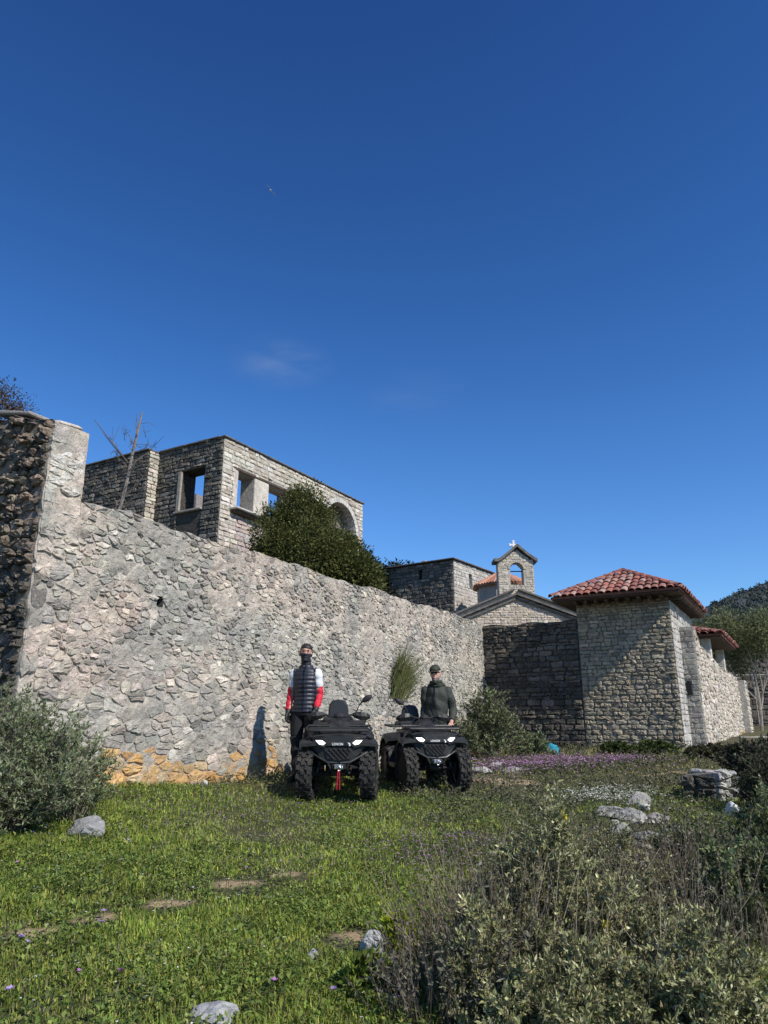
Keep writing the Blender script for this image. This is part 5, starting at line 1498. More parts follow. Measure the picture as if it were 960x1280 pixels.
def make_wheel(root, name, x, y, R, w, steer, rg, mud=1):
    side = 1 if x > 0 else -1
    wh = bpy.data.objects.new(name, None); COL.objects.link(wh); wh.parent = root; wh.location = (x, y, R); wh.rotation_euler = (0, 0, steer); wh.empty_display_size = .1
    b = MB()
    prof = [(-w * .42, R * .60), (-w * .5, R * .72), (-w * .5, R * .86), (-w * .38, R * .935), (0, R * .95), (w * .38, R * .935), (w * .5, R * .86), (w * .5, R * .72), (w * .42, R * .60)]
    n = 28
    b.loft([[Vector((px_, r * math.cos(2 * math.pi * j / n), r * math.sin(2 * math.pi * j / n))) for j in range(n)] for px_, r in prof], caps=False)
    nk = 18
    for i in range(nk):
        for k, (xo, ww, da) in enumerate(((-.36, .28, 0), (-.06, .26, .5), (.2, .24, .0), (.38, .26, .5))):
            a = 2 * math.pi * (i + da) / nk
            rr_ = R * (.965 if abs(xo) < .3 else .945)
            c = Vector((xo * w, rr_ * math.cos(a), rr_ * math.sin(a)))
            rot = Matrix.Rotation(a, 3, 'X') @ Matrix.Rotation(.25 * (1 if k % 2 else -1), 3, 'Y')
            b.box(c, (ww * w, R * .085, R * .17), rot)
        for sd in (-1, 1):        # shoulder lugs
            a = 2 * math.pi * (i + .25) / nk; c = Vector((sd * w * .5, R * .85 * math.cos(a), R * .85 * math.sin(a))); b.box(c, (w * .09, R * .17, R * .1), Matrix.Rotation(a, 3, 'X'))
    b.build('tyre', M_TYRE, wh)
    b = MB()
    b.loft([[Vector((side * xx * w, r * R * math.cos(2 * math.pi * j / 20), r * R * math.sin(2 * math.pi * j / 20))) for j in range(20)] for xx, r in ((.40, .61), (.36, .55), (.1, .5), (.12, .2), (.3, .18), (.3, .05))], caps=True)
    for i in range(6):
        a = math.pi / 3 * i; b.box(Vector((side * w * .18, R * .36 * math.cos(a), R * .36 * math.sin(a))), (.03, R * .3, .035), Matrix.Rotation(a, 3, 'X'))
    b.build('rim', M_RIM, wh)
    return wh

def make_quad(name, loc, rz, label, strap, steer, text, tilt=0.0, mirrors=(1,), bar_turn=0.0, sxs=.88):
    root = empty(name, loc, rz, label, 'quad bike', 'black quad bikes parked by the wall')
    root.rotation_euler = (tilt, 0, rz); root.scale = (sxs, .95, .955)
    P = lambda b, n, m, par=None, **k: b.build(n, m, par or root, **k)
    R = .315
    for x, y, w, st in ((-.43, -.60, .2, steer), (.43, -.60, .2, steer), (-.42, .66, .26, 0), (.42, .66, .26, 0)):
        make_wheel(root, 'wheel', x, y, R, w, st, RNG)
    # chassis, engine, floor
    b = MB()
    b.bbox((0, 0, .42), (.34, 1.3, .2), .03); b.bbox((0, .1, .52), (.4, .6, .22), .04)
    for s in (-1, 1):
        b.tube([(s * .15, -.72, .34), (s * .17, -.3, .28), (s * .17, .5, .28), (s * .15, .8, .4)], .018, 6)
        b.box((s * .33, .03, .31), (.26, .5, .03))
        b.tube([(s * .46, -.3, .42), (s * .46, -.22, .31), (s * .46, .28, .31), (s * .46, .36, .42)], .015, 6)
    b.tube([(-.36, -.6, .315), (.36, -.6, .315)], .03, 8); b.tube([(-.36, .66, .315), (.36, .66, .315)], .035, 8)
    P(b, 'chassis', M_MATTE)
    for s in (-1, 1):
        b = MB()
        for y0 in (-.7, -.5): b.tube([(s * .11, y0 * .95, .34), (s * .36, -.6, .30)], .014, 6); b.tube([(s * .12, y0 * .95, .46), (s * .35, -.6, .38)], .012, 6)
        b.box((s * .36, -.6, .33), (.05, .06, .14)); P(b, 'suspension_arm', M_MATTE)
        b = MB(); a0 = Vector((s * .30, -.62, .34)); a1 = Vector((s * .17, -.58, .70)); d = (a1 - a0); 
        b.tube([a0, a1], .016, 6)
        hx_ = d.normalized(); u_ = hx_.orthogonal().normalized(); v_ = hx_.cross(u_)
        b.tube([a0 + d * (.25 + .65 * i / 60) + (u_ * math.cos(i * .65) + v_ * math.sin(i * .65)) * .034 for i in range(61)], .0065, 4); P(b, 'shock_absorber', M_SHOCK)
    # front fascia: faceted shell
    half = lambda pts: [Vector((x, y, z)) for x, y, z in pts] + [Vector((-x, y, z)) for x, y, z in reversed(pts)]
    b = MB()
    r0 = half([(.0, -.79, .795), (.20, -.785, .79), (.36, -.74, .775), (.41, -.70, .72), (.37, -.73, .655), (.22, -.79, .52), (.12, -.80, .475), (0, -.805, .47)])
    r1 = half([(.0, -.72, .83), (.22, -.71, .825), (.42, -.66, .80), (.475, -.62, .72), (.44, -.62, .62), (.25, -.66, .47), (.13, -.68, .43), (0, -.68, .425)])
    r2 = half([(.0, -.34, .86), (.22, -.34, .85), (.40, -.36, .80), (.44, -.36, .70), (.36, -.36, .6), (.22, -.36, .45), (.13, -.36, .42), (0, -.36, .42)])
    b.loft([r0, r1, r2]); P(b, 'front_fascia', M_PANEL)
    # fender over each wheel
    for s in (-1, 1):
        for (cy, rad, w0, w1, a0, a1, nm) in ((-.60, .40, .20, .545, 62, 165, 'front_fender'), (.66, .42, .18, .565, 55, 165, 'rear_fender')):
            b = MB(); n = 12; prof = []
            for i in range(n + 1):
                a = math.radians(a0 + (a1 - a0) * i / n)
                yy = cy - rad * math.cos(a) * (1.0 if nm == 'front_fender' else 1.0) * .98
                zz = R + rad * math.sin(a) * 1.03
                prof.append((yy, min(zz, .755)))
            rings = []
            for yy, zz in prof:
                rings.append([Vector((s * w0, yy, zz + .03)), Vector((s * (w0 + w1) / 2, yy, zz + .028)), Vector((s * (w1 - .03), yy, zz + .01)), Vector((s * w1, yy, zz - .03)), Vector((s * (w1 - .004), yy, zz - .06)), Vector((s * (w1 - .045), yy, zz - .02)), Vector((s * w0, yy, zz))])
            b.loft(rings); P(b, nm, M_PANEL if nm == 'front_fender' else M_PLASTIC)
    # headlights with dark brow and housing
    for s in (-1, 1):
        h = MB(); 
        q = [(.375, -.742, .775), (.21, -.800, .765), (.145, -.818, .705), (.205, -.815, .648), (.335, -.765, .672)]
        q = [Vector((s * x, y, z)) for x, y, z in q]; c = sum(q, Vector()) / 5
        h.loft([[p + Vector((0, .05, 0)) for p in q], [p + Vector((0, -.012, 0)) for p in q], [c + (p - c) * .92 + Vector((0, -.014, 0)) for p in q], [c + (p - c) * .86 + Vector((0, .0, 0)) for p in q]]); ho = P(h, 'headlight', M_PLASTIC)
        l = MB(); q2 = [Vector((s * x, y - .017, z)) for x, y, z in ((.322, -.764, .736), (.235, -.794, .738), (.185, -.810, .706), (.218, -.812, .682), (.275, -.788, .692))]; c = sum(q2, Vector()) / 5
        l.loft([q2, [c + (p - c) * .8 + Vector((0, -.014, 0)) for p in q2]]); P(l, 'lens', M_LAMP, ho)
        i = MB(); i.ell((s * .44, -.685, .685), (.022, .014, .022), 8, 5); P(i, 'indicator', M_CHROME, ho)
        g = MB(); g.tube([(s * .385, -.752, .785), (s * .46, -.66, .75), (s * .49, -.62, .68), (s * .40, -.72, .60)], .012, 5); P(g, 'trim_bar', M_PANEL, ho)
    # grille with lozenge bars
    b = MB(); gp = half([(0, -.803, .66), (.205, -.80, .655), (.155, -.812, .52), (0, -.818, .50)])
    b.loft([[p + Vector((0, .03, 0)) for p in gp], [p + Vector((0, -.008, 0)) for p in gp]]); gr = P(b, 'grille', M_MATTE)
    bars = MB()
    def clipx(z): return np.interp(z, [.50, .655], [.14, .2])
    for k in range(-6, 7):
        for sl_ in (1, -1):
            pts = []
            for z in np.linspace(.512, .65, 8):
                x = k * .066 + sl_ * (z - .58) * 1.05
                if abs(x) < clipx(z) - .008: pts.append((x, -.826 + (.66 - z) * -.05, z))
            if len(pts) > 1: bars.tube([pts[0], pts[-1]], .0065, 4, flat=.8)
    P(bars, 'grille_bar', M_PANEL, gr)['kind'] = 'stuff'
    b = MB(); b.bbox((0, -.822, .693), (.36, .022, .052), .008); np_ = P(b, 'name_plate', M_PLASTIC)
    cu = bpy.data.curves.new('lettering', 'FONT'); cu.body = text; cu.size = .038; cu.extrude = .003; cu.align_x = 'CENTER'; cu.align_y = 'CENTER'; cu.offset = .0012; cu.space_character = 1.08
    to = bpy.data.objects.new('t', cu); COL.objects.link(to); bpy.context.view_layer.update()
    me = bpy.data.meshes.new_from_object(to.evaluated_get(bpy.context.evaluated_depsgraph_get())); bpy.data.objects.remove(to)
    me.materials.clear(); me.materials.append(M_TEXTW); me.name = 'lettering'
    lo_ = bpy.data.objects.new('lettering', me); COL.objects.link(lo_); lo_.parent = np_; lo_.location = (-.02, -.838, .693); lo_.rotation_euler = (math.pi / 2, 0, 0); lo_['label'] = 'white raised letters reading LONCIN'
    e = MB(); e.prism([(.115, -.836, .712), (.150, -.836, .708), (.160, -.836, .676), (.140, -.836, .668), (.135, -.836, .69)], (0, 0, 0), (0, -.004, 0)); P(e, 'emblem', M_TEXTW, np_)
    # bumper, skid plate, winch
    b = MB()
    for s in (-1, 1):
        b.tube([(s * .42, -.70, .60), (s * .30, -.79, .545), (s * .15, -.83, .475), (s * .11, -.82, .40), (s * .08, -.76, .33)], .015, 6)
        b.tube([(s * .15, -.83, .475), (s * .02, -.84, .468)], .013, 6)
    b.tube([(-.085, -.77, .335), (.085, -.77, .335)], .015, 6); P(b, 'bumper', M_PANEL)
    b = MB(); b.prism(half([(0, -.80, .46), (.15, -.79, .46), (.08, -.75, .32), (0, -.75, .31)]), (0, 0, 0), (0, .03, 0)); P(b, 'skid_plate', M_PLASTIC)
    b = MB(); b.bbox((0, -.80, .42), (.2, .1, .07), .015); wi = P(b, 'winch', M_MATTE)
    b = MB(); b.bbox((0, -.862, .428), (.10, .014, .055), .006); b.tube([(-.052, -.868, .40), (-.052, -.868, .455)], .008, 6); b.tube([(.052, -.868, .40), (.052, -.868, .455)], .008, 6); P(b, 'fairlead', M_STEEL, wi)
    b = MB(); b.tube([(.008 + .022 * math.cos(t), -.885, .405 + .026 * math.sin(t)) for t in np.linspace(-2.6, 2.9, 12)], .009, 6); b.tube([(.0, -.88, .45), (.0, -.885, .425)], .009, 6); P(b, 'hook', M_STEEL, wi)
    if strap:
        b = MB()
        for x0, dx in ((-.008, -.012), (.012, .006)):
            b.loft([[(x0 + dx * k - .007, -.889 - .006 * k, .395 - .235 * k), (x0 + dx * k + .007, -.892 - .006 * k, .395 - .235 * k), (x0 + dx * k + .007, -.886 - .006 * k, .395 - .235 * k), (x0 + dx * k - .007, -.883 - .006 * k, .395 - .235 * k)] for k in (0, .35, .7, 1)])
        P(b, 'winch_strap', M_RED, wi)
    # front rack, hood and dash pod
    b = MB()
    b.tube([(-.40, -.74, .852), (.40, -.74, .852), (.46, -.62, .865), (.44, -.26, .885), (-.44, -.26, .885), (-.46, -.62, .865), (-.40, -.74, .852)], .016, 6)
    for y in (-.66, -.57, -.48, -.38): b.box((0, y, .868), (.84, .035, .016))
    for x in (-.3, -.1, .1, .3): b.box((x, -.5, .86), (.03, .48, .014))
    b.bbox((0, -.5, .835), (.56, .5, .05), .02)
    for s in (-1, 1): b.tube([(s * .3, -.6, .76), (s * .3, -.6, .86)], .014, 5)
    P(b, 'front_rack', M_PANEL)
    b = MB(); b.loft([half([(0, -.36, .86), (.16, -.34, .855), (.2, -.3, .80), (.2, -.3, .7), (0, -.3, .68)]), half([(0, -.12, .99), (.1, -.11, .975), (.16, -.06, .9), (.17, -.05, .75), (0, -.05, .72)]), half([(0, .12, .96), (.08, .12, .95), (.15, .12, .88), (.17, .12, .75), (0, .12, .72)])]); P(b, 'steering_pod', M_PLASTIC)
    b = MB(); b.ell((0, -.1, 1.0), (.085, .05, .05), 10, 6); P(b, 'instrument', M_MATTE)
    # handlebar with guards and mirrors
    hb = bpy.data.objects.new('handlebar', None); COL.objects.link(hb); hb.parent = root; hb.location = (0, -.02, .97); hb.rotation_euler = (0, 0, bar_turn); hb.empty_display_size = .1
    b = MB(); b.tube([(-.42, .1, .03), (-.25, .03, .06), (-.1, 0, .02), (.1, 0, .02), (.25, .03, .06), (.42, .1, .03)], .013, 8); P(b, 'bar', M_MATTE, hb)
    for s in (-1, 1):
        b = MB(); b.tube([(s * .27, .035, .058), (s * .43, .105, .03)], .02, 8); P(b, 'grip', M_TYRE, hb)
        b = MB(); 
        rings = []
        for f, hh, yy in ((0, .018, -.02), (.2, .045, -.055), (.5, .058, -.08), (.8, .05, -.075), (1, .022, -.03)):
            x = s * (.2 + .27 * f); zc_ = .05 - .03 * f; y0 = yy + .05 * f
            rings.append([Vector((x, y0 - .012, zc_ + hh)), Vector((x, y0 - .035, zc_)), Vector((x, y0 - .012, zc_ - hh)), Vector((x, y0 + .015, zc_ - hh * .9)), Vector((x, y0 - .005, zc_)), Vector((x, y0 + .015, zc_ + hh * .9))])
        b.loft(rings); P(b, 'hand_guard', M_PLASTIC, hb, smooth=False)
        if s in mirrors:
            b = MB(); b.tube([(s * .26, .02, .08), (s * .30, .02, .17), (s * .36, .02, .235)], .009, 6)
            rot = Matrix.Rotation(-s * .5, 3, 'Y')
            b.ell((s * .42, .01, .265), (.085, .03, .042), 12, 7, rot); P(b, 'mirror', M_PLASTIC, hb)
            b = MB(); b.ell((s * .42, .032, .265), (.072, .012, .034), 12, 5, rot); P(b, 'mirror_glass', M_MIRROR, hb)
        b = MB(); b.tube([(s * .14, .0, .03), (s * .2, -.06, -.02), (s * .1, -.14, -.1)], .007, 5); P(b, 'cable', M_MATTE, hb)
    # seat, tank, passenger backrest, rear rack
    b = MB(); b.loft([half([(0, y, z), (w * .6, y, z - .01), (w, y, z - .05), (w * .95, y, z - .14), (0, y, z - .16)]) for y, z, w in ((-.02, .93, .12), (.15, .90, .13), (.35, .86, .16), (.6, .88, .18), (.85, .92, .18), (.95, .92, .15))]); P(b, 'seat', M_SEAT, smooth=True)
    b = MB()
    def slabp(w, h, y, z0, lean): 
        pts = [(-w, 0), (-w, h * .45), (-w * .9, h * .75), (-w * .62, h * .95), (0, h), (w * .62, h * .95), (w * .9, h * .75), (w, h * .45), (w, 0), (w * .6, -h * .06), (-w * .6, -h * .06)]
        return [Vector((x, y + z * lean, z0 + z)) for x, z in pts]
    b.loft([slabp(.14, .26, .87, .92, .12), slabp(.165, .30, .89, .90, .12), slabp(.165, .30, .95, .90, .12), slabp(.13, .26, .98, .92, .12)]); P(b, 'backrest', M_SEAT)
    b = MB(); b.tube([(-.1, .95, 1.02), (-.1, .9, .88)], .014, 6); b.tube([(.1, .95, 1.02), (.1, .9, .88)], .014, 6); P(b, 'backrest_frame', M_MATTE)
    b = MB(); b.bbox((0, .95, .90), (.5, .42, .09), .03); P(b, 'storage_box', M_PLASTIC)
    b = MB(); b.tube([(-.42, .62, .86), (.42, .62, .86), (.46, 1.05, .88), (-.46, 1.05, .88), (-.42, .62, .86)], .015, 6)
    for y in (.74, .86, .98): b.tube([(-.43, y, .87), (.43, y, .87)], .012, 5)
    P(b, 'rear_rack', M_MATTE)
    b = MB(); b.loft([half([(0, y, z), (w, y, z), (w, y, z - .12), (0, y, z - .12)]) for y, z, w in ((.1, .78, .2), (.4, .80, .24), (.95, .82, .26), (1.02, .8, .2))]); P(b, 'tail_panel', M_PANEL)
    for s in (-1, 1):
        b = MB(); b.loft([[(s * .16, .05, .75), (s * .2, .05, .72), (s * .2, .05, .4), (s * .16, .05, .4)], [(s * .16, .45, .78), (s * .25, .45, .74), (s * .24, .45, .42), (s * .16, .45, .42)]]); P(b, 'side_panel', M_PANEL)
        b = MB(); b.prism([(s * .5, -.26, .60), (s * .5, -.16, .36), (s * .5, .3, .36), (s * .5, .36, .56), (s * .5, .34, .36), (s * .5, .28, .30), (s * .5, -.2, .30), (s * .5, -.3, .5)], (-.03 * s, 0, 0), (.03 * s, 0, 0)); P(b, 'foot_guard', M_PLASTIC)
    b = MB(); b.tube([(.2, .8, .5), (.22, 1.05, .56)], [.05, .045], 10); P(b, 'exhaust', M_STEEL)
    return root

q1 = (-.60, 9.85); q2 = (.56, 10.75)
z1f = G(-.55, 9.25); z1r = G(-.6, 10.5); z2f = G(.6, 10.15); z2r = G(.6, 11.4)
make_quad('quad_bike', (q1[0], q1[1], (z1f + z1r) / 2 + .015), math.radians(4), 'black quad bike with a red strap hanging from its winch, by the vested man', True, math.radians(-9), 'LONCIN', tilt=math.atan2(z1r - z1f, 1.25) * .6, mirrors=(1,))
make_quad('quad_bike', (q2[0], q2[1], (z2f + z2r) / 2 + .01), math.radians(10), 'black quad bike without a winch strap, beside the man in the green jacket', False, math.radians(6), 'LONCIN', tilt=math.atan2(z2r - z2f, 1.25) * .6, mirrors=(-1,), sxs=.84)

# ------------------------------------------------------------------ people
M_SKIN = mat_plain('skin', (.52, .29, .21), .55, nscale=30, namt=.1)
M_PANTS = mat_plain('black trousers', (.012, .012, .014), .85, nscale=30, namt=.3, bump=.4, bscale=40, bdist=.01)
M_JEANS = mat_plain('dark trousers', (.022, .024, .034), .85, nscale=30, namt=.3, bump=.4, bscale=40, bdist=.01)
M_VEST = mat_plain('quilted dark vest', (.018, .021, .032), .46, nscale=40, namt=.2)
M_WSLEEVE = mat_plain('white sleeve', (.72, .73, .75), .8, nscale=30, namt=.06, bump=.3, bscale=30, bdist=.01)
M_RSLEEVE = mat_plain('red sleeve', (.60, .012, .035), .7, nscale=30, namt=.12, bump=.3, bscale=30, bdist=.01)
M_GLOVE = mat_plain('black glove', (.012, .012, .013), .6)
M_GAITER = mat_plain('navy neck gaiter', (.016, .016, .024), .75, nscale=50, namt=.3)
M_HAIR = mat_plain('dark hair', (.018, .013, .010), .6, nscale=80, namt=.4, bump=.6, bscale=150, bdist=.004)
M_JACKET = mat_plain('dark green jacket', (.028, .033, .025), .72, nscale=18, namt=.18, bump=.5, bscale=14, bdist=.03)
M_CAP = mat_plain('camouflage cap', (.03, .034, .02), .8, nscale=30, namt=.7)
M_SCARF = mat_plain('camouflage scarf', (.022, .028, .016), .85, nscale=26, namt=.7)
M_GLASS = mat_plain('dark sunglasses', (.008, .008, .01), .1)
M_BEARD = mat_plain('greying beard', (.16, .13, .115), .8, nscale=90, namt=.5)
M_EYE = mat_plain('eye', (.03, .022, .018), .2)
M_BOOT = mat_plain('boot', (.02, .017, .014), .6)

def ring_e(c, rx, ry, n=16, rot=None):
    return [Vector(c) + Vector((rx * math.cos(2 * math.pi * k / n), ry * math.sin(2 * math.pi * k / n), 0)) for k in range(n)]

def body_mesh(limbs, torso, head_c, head_rot, hands, voxel=.0085):
    """limbs: list of (path, radii, label); everything overlaps and is fused into one continuous surface"""
    b = MB(); lab = []
    def lb(name, c, r): lab.append((name, np.array(c), r))
    b.loft([ring_e((c[0], c[1], c[2]), rx, ry) for c, rx, ry in torso])
    for path, rad, name in limbs:
        pth = [Vector(p) for p in path]
        b.tube(pth, rad, 10)
        for p, r in zip(pth, rad): b.ell(p, (r, r, r), 10, 6)
        for i in range(len(pth) - 1):
            for t in np.linspace(0, 1, 6): lb(name, pth[i].lerp(pth[i + 1], t), rad[i] * (1 - t) + rad[i + 1] * t)
    for c, rx, ry in torso:
        for k in np.linspace(-1, 1, 5): lb('torso', (c[0] + rx * k * .7, c[1], c[2]), max(rx * .45, ry))
    hc = Vector(head_c); H = head_rot
    hp = lambda x, y, z: hc + H @ Vector((x, y, z))
    b.loft([[hp(rx * math.cos(a), y0 + ry * math.sin(a), z) for a in np.linspace(0, 2 * math.pi, 16, endpoint=False)] for z, rx, ry, y0 in
            ((-.118, .028, .03, -.045), (-.105, .046, .062, -.022), (-.07, .060, .080, -.008), (-.03, .069, .092, .0), (.02, .075, .099, .004), (.06, .074, .097, .008), (.095, .060, .078, .012), (.115, .034, .045, .014), (.12, .01, .014, .014))])
    b.loft([[hp(x, y, z) for x, y, z in q] for q in (((-.008, -.086, .012), (.008, -.086, .012), (.008, -.06, .012), (-.008, -.06, .012)), ((-.016, -.112, -.028), (.016, -.112, -.028), (.018, -.06, -.03), (-.018, -.06, -.03)), ((-.012, -.098, -.04), (.012, -.098, -.04), (.012, -.06, -.04), (-.012, -.06, -.04)))])
    b.ell(hp(0, -.086, .035), (.052, .016, .012), 10, 6, H); b.ell(hp(0, -.088, -.064), (.026, .014, .012), 8, 5, H); b.ell(hp(0, -.078, -.1), (.024, .02, .018), 8, 5, H)
    for s in (-1, 1): b.ell(hp(s * .076, .012, -.012), (.011, .022, .034), 8, 6, H)
    for t in np.linspace(-.1, .11, 6): lb('head', hp(0, 0, t), .08)
    for wrist, dirv, palm, curl, side in hands:
        w = Vector(wrist); d = Vector(dirv).normalized(); nrm = Vector(palm).normalized(); sx = d.cross(nrm).normalized()
        b.loft([[w + d * l + sx * a * wd + nrm * n_ * th for a, n_ in ((-1, -.6), (-.5, -1), (.5, -1), (1, -.6), (1, .6), (.5, 1), (-.5, 1), (-1, .6))] for l, wd, th in ((-.02, .026, .02), (.02, .033, .017), (.06, .042, .016), (.098, .042, .013))])
        for f, (off, ln) in enumerate(((-.031, .072), (-.0105, .082), (.0105, .077), (.031, .060))):
            p0 = w + d * .09 + sx * off; p1 = p0 + (d * math.cos(curl * .5) + nrm * math.sin(curl * .5)) * ln * .5; p2 = p1 + (d * math.cos(curl * 1.4) + nrm * math.sin(curl * 1.4)) * ln * .32; p3 = p2 + (d * math.cos(curl * 2.1) + nrm * math.sin(curl * 2.1)) * ln * .25
            b.tube([p0, p1, p2, p3], [.0105, .010, .0092, .0075], 7)
            for p in (p1, p2, p3): b.ell(p, (.0092, .0092, .0092), 7, 5)
        t0 = w + d * .03 - sx * .03 * side; t1 = t0 + (d * .8 - sx * .6 * side + nrm * .35).normalized() * .045; t2 = t1 + (d * .95 - sx * .1 * side + nrm * .4).normalized() * .035
        b.tube([t0, t1, t2], [.014, .012, .009], 7); b.ell(t2, (.009, .009, .009), 7, 5)
        for l in (.0, .04, .08, .12, .16): lb('hand', w + d * l, .045)
    o = b.build('tmp', M_SKIN)
    m = o.modifiers.new('r', 'REMESH'); m.mode = 'VOXEL'; m.voxel_size = voxel; m.use_smooth_shade = True
    s = o.modifiers.new('s', 'SMOOTH'); s.factor = .5; s.iterations = 3
    bpy.context.view_layer.update()
    me = bpy.data.meshes.new_from_object(o.evaluated_get(bpy.context.evaluated_depsgraph_get()))
    bpy.data.objects.remove(o)
    return me, lab

def labels_for(me, lab):
    n = len(me.vertices); co = np.empty(n * 3, 'f'); me.vertices.foreach_get('co', co); co = co.reshape(-1, 3)
    best = np.full(n, 1e9); who = np.zeros(n, int); names = sorted({l[0] for l in lab})
    for nm, c, r in lab:
        d = np.linalg.norm(co - c, axis=1) - r; k = d < best
        best[k] = d[k]; who[k] = names.index(nm)
    no = np.empty(n * 3, 'f'); me.vertices.foreach_get('normal', no)
    return co, no.reshape(-1, 3), np.array(names)[who]

def garment(name, me, co, no, vmask, offset, mat, parent):
    """a shell of cloth over part of the body, its rim turned in against the skin"""
    fv = [tuple(p.vertices) for p in me.polygons]
    fs = [f for f in fv if all(vmask[i] for i in f)]
    used = sorted({i for f in fs for i in f}); mp = {i: k for k, i in enumerate(used)}
    cnt = {}
    for f in fs:
        for a, b_ in zip(f, f[1:] + f[:1]): cnt[(min(a, b_), max(a, b_))] = cnt.get((min(a, b_), max(a, b_)), 0) + 1
    off = np.broadcast_to(offset(co, no) if callable(offset) else offset, (len(co),))
    V = [co[i] + no[i] * off[i] for i in used]; F = [tuple(mp[i] for i in f) for f in fs]
    rim = [(a, b_) for (a, b_), c in cnt.items() if c == 1]; inner = {}
    for a, b_ in rim:
        for i in (a, b_):
            if i not in inner: inner[i] = len(V); V.append(co[i] - no[i] * .002)
        F.append((mp[a], mp[b_], inner[b_], inner[a]))
    m2 = bpy.data.meshes.new(name); m2.from_pydata([tuple(map(float, v)) for v in V], [], F); m2.materials.append(mat); m2.polygons.foreach_set('use_smooth', [True] * len(F))
    fix_normals(m2); m2.update()
    o = bpy.data.objects.new(name, m2); COL.objects.link(o); o.parent = parent; return o

def add_face(parent, hc, H, glasses=False):
    hp = lambda x, y, z: Vector(hc) + H @ Vector((x, y, z))
    for s in (-1, 1):
        b = MB(); b.ell(hp(s * .03, -.088, .012), (.012, .006, .006), 8, 5, H); b.build('eye', M_EYE, parent)
        b = MB(); b.ell(hp(s * .032, -.094, .034), (.02, .006, .005), 8, 5, H); b.build('eyebrow', M_HAIR, parent)

# --- the man in the quilted vest
pz = G(-1.07, 10.12)
p1 = empty('person', (-1.09, 10.15, pz), math.radians(-11), 'person in a quilted vest with white and red sleeves, face masked by a gaiter', 'person')
torso = [((0, .0, .86), .145, .11), ((0, 0, .93), .155, .118), ((0, .0, 1.02), .142, .108), ((0, .0, 1.14), .135, .102), ((0, -.005, 1.27), .15, .112), ((0, 0, 1.37), .162, .112), ((0, .01, 1.44), .15, .095), ((0, .015, 1.48), .10, .075), ((0, .012, 1.53), .06, .06), ((0, .0, 1.62), .056, .06)]
aL = [(-.165, .01, 1.42), (-.188, .02, 1.27), (-.205, .02, 1.13), (-.215, -.02, 1.0), (-.218, -.07, .90)]
aR = [(.165, .01, 1.42), (.182, .02, 1.27), (.195, .02, 1.13), (.195, -.05, 1.02), (.19, -.12, .93)]
limbs = [(aL, [.062, .052, .046, .04, .031], 'armL'), (aR, [.062, .052, .046, .04, .031], 'armR'),
         ([(-.09, 0, .90), (-.10, 0, .7), (-.105, -.01, .50), (-.108, .02, .30), (-.11, .03, .09)], [.10, .085, .064, .056, .042], 'leg'),
         ([(.09, 0, .90), (.10, 0, .7), (.105, -.01, .50), (.108, .02, .30), (.11, .03, .09)], [.10, .085, .064, .056, .042], 'leg'),
         ([(-.11, .03, .07), (-.118, -.06, .05), (-.125, -.15, .04)], [.05, .045, .038], 'foot'), ([(.11, .03, .07), (.118, -.06, .05), (.125, -.15, .04)], [.05, .045, .038], 'foot')]
Hd = Matrix.Rotation(math.radians(14), 3, 'Z') @ Matrix.Rotation(math.radians(4), 3, 'Y') @ Matrix.Rotation(math.radians(2), 3, 'X')
hc1 = (0, -.012, 1.705)
me1, lab1 = body_mesh(limbs, torso, hc1, Hd, [(aL[-1], (-.05, -.25, -1), (1, -.15, .1), .75, 1), (aR[-1], (-.02, -.7, -.75), (-.2, -.5, -.8), .9, -1)])
me1.name = 'body'; me1.materials.clear(); me1.materials.append(M_SKIN)
bo = bpy.data.objects.new('body', me1); COL.objects.link(bo); bo.parent = p1
co, no, who = labels_for(me1, lab1)
isarm = np.isin(who, ['armL', 'armR']) 
qx = np.abs(co[:, 0])
garment('trousers', me1, co, no, ((who == 'leg') | (who == 'torso') | (who == 'foot')) & (co[:, 2] < .95) & (co[:, 2] > .10) & (qx < .21), lambda c, n: .012 + .006 * np.sin(c[:, 2] * 40 + c[:, 0] * 9) * (c[:, 2] < .6), M_PANTS, p1)
garment('boots', me1, co, no, ((who == 'foot') | (who == 'leg')) & (co[:, 2] < .16), .012, M_BOOT, p1)
garment('vest', me1, co, no, ((who == 'torso') & (qx < .158) | (isarm & (qx < .150) & (co[:, 2] > 1.3))) & (co[:, 2] > .90) & (co[:, 2] < 1.535), lambda c, n: .012 + .014 * np.abs(np.sin(c[:, 2] * math.pi / .055)) ** .6 - .014 * (np.abs(c[:, 0] - .004) < .008) * (c[:, 1] < 0), M_VEST, p1)
garment('white_sleeve', me1, co, no, (isarm | (who == 'torso')) & (co[:, 2] > 1.235) & (co[:, 2] < 1.475) & (qx > .142), lambda c, n: .011 + .004 * np.sin(c[:, 2] * 60), M_WSLEEVE, p1)
garment('red_sleeve', me1, co, no, isarm & (co[:, 2] <= 1.248) & (co[:, 2] > .90), lambda c, n: .012 + .004 * np.sin(c[:, 2] * 70 + c[:, 0] * 30), M_RSLEEVE, p1)
garment('gloves', me1, co, no, (who == 'hand') | (isarm & (co[:, 2] < .935)), .006, M_GLOVE, p1)
Hi = np.array(Hd.inverted()); hl = (co - np.array(hc1)) @ Hi.T
garment('neck_gaiter', me1, co, no, ((who == 'head') | (who == 'torso')) & (co[:, 2] > 1.50) & (hl[:, 2] < -.012) & (np.abs(hl[:, 0]) < .11), lambda c, n: .008 + .006 * np.abs(np.sin(c[:, 2] * 60)) * (c[:, 2] < 1.62), M_GAITER, p1)
garment('hair', me1, co, no, (who == 'head') & (hl[:, 2] > .055 - .09 * np.clip((hl[:, 1] + .03) / .08, 0, 1)) & (np.abs(hl[:, 0]) < .09), .012, M_HAIR, p1)
add_face(p1, hc1, Hd)
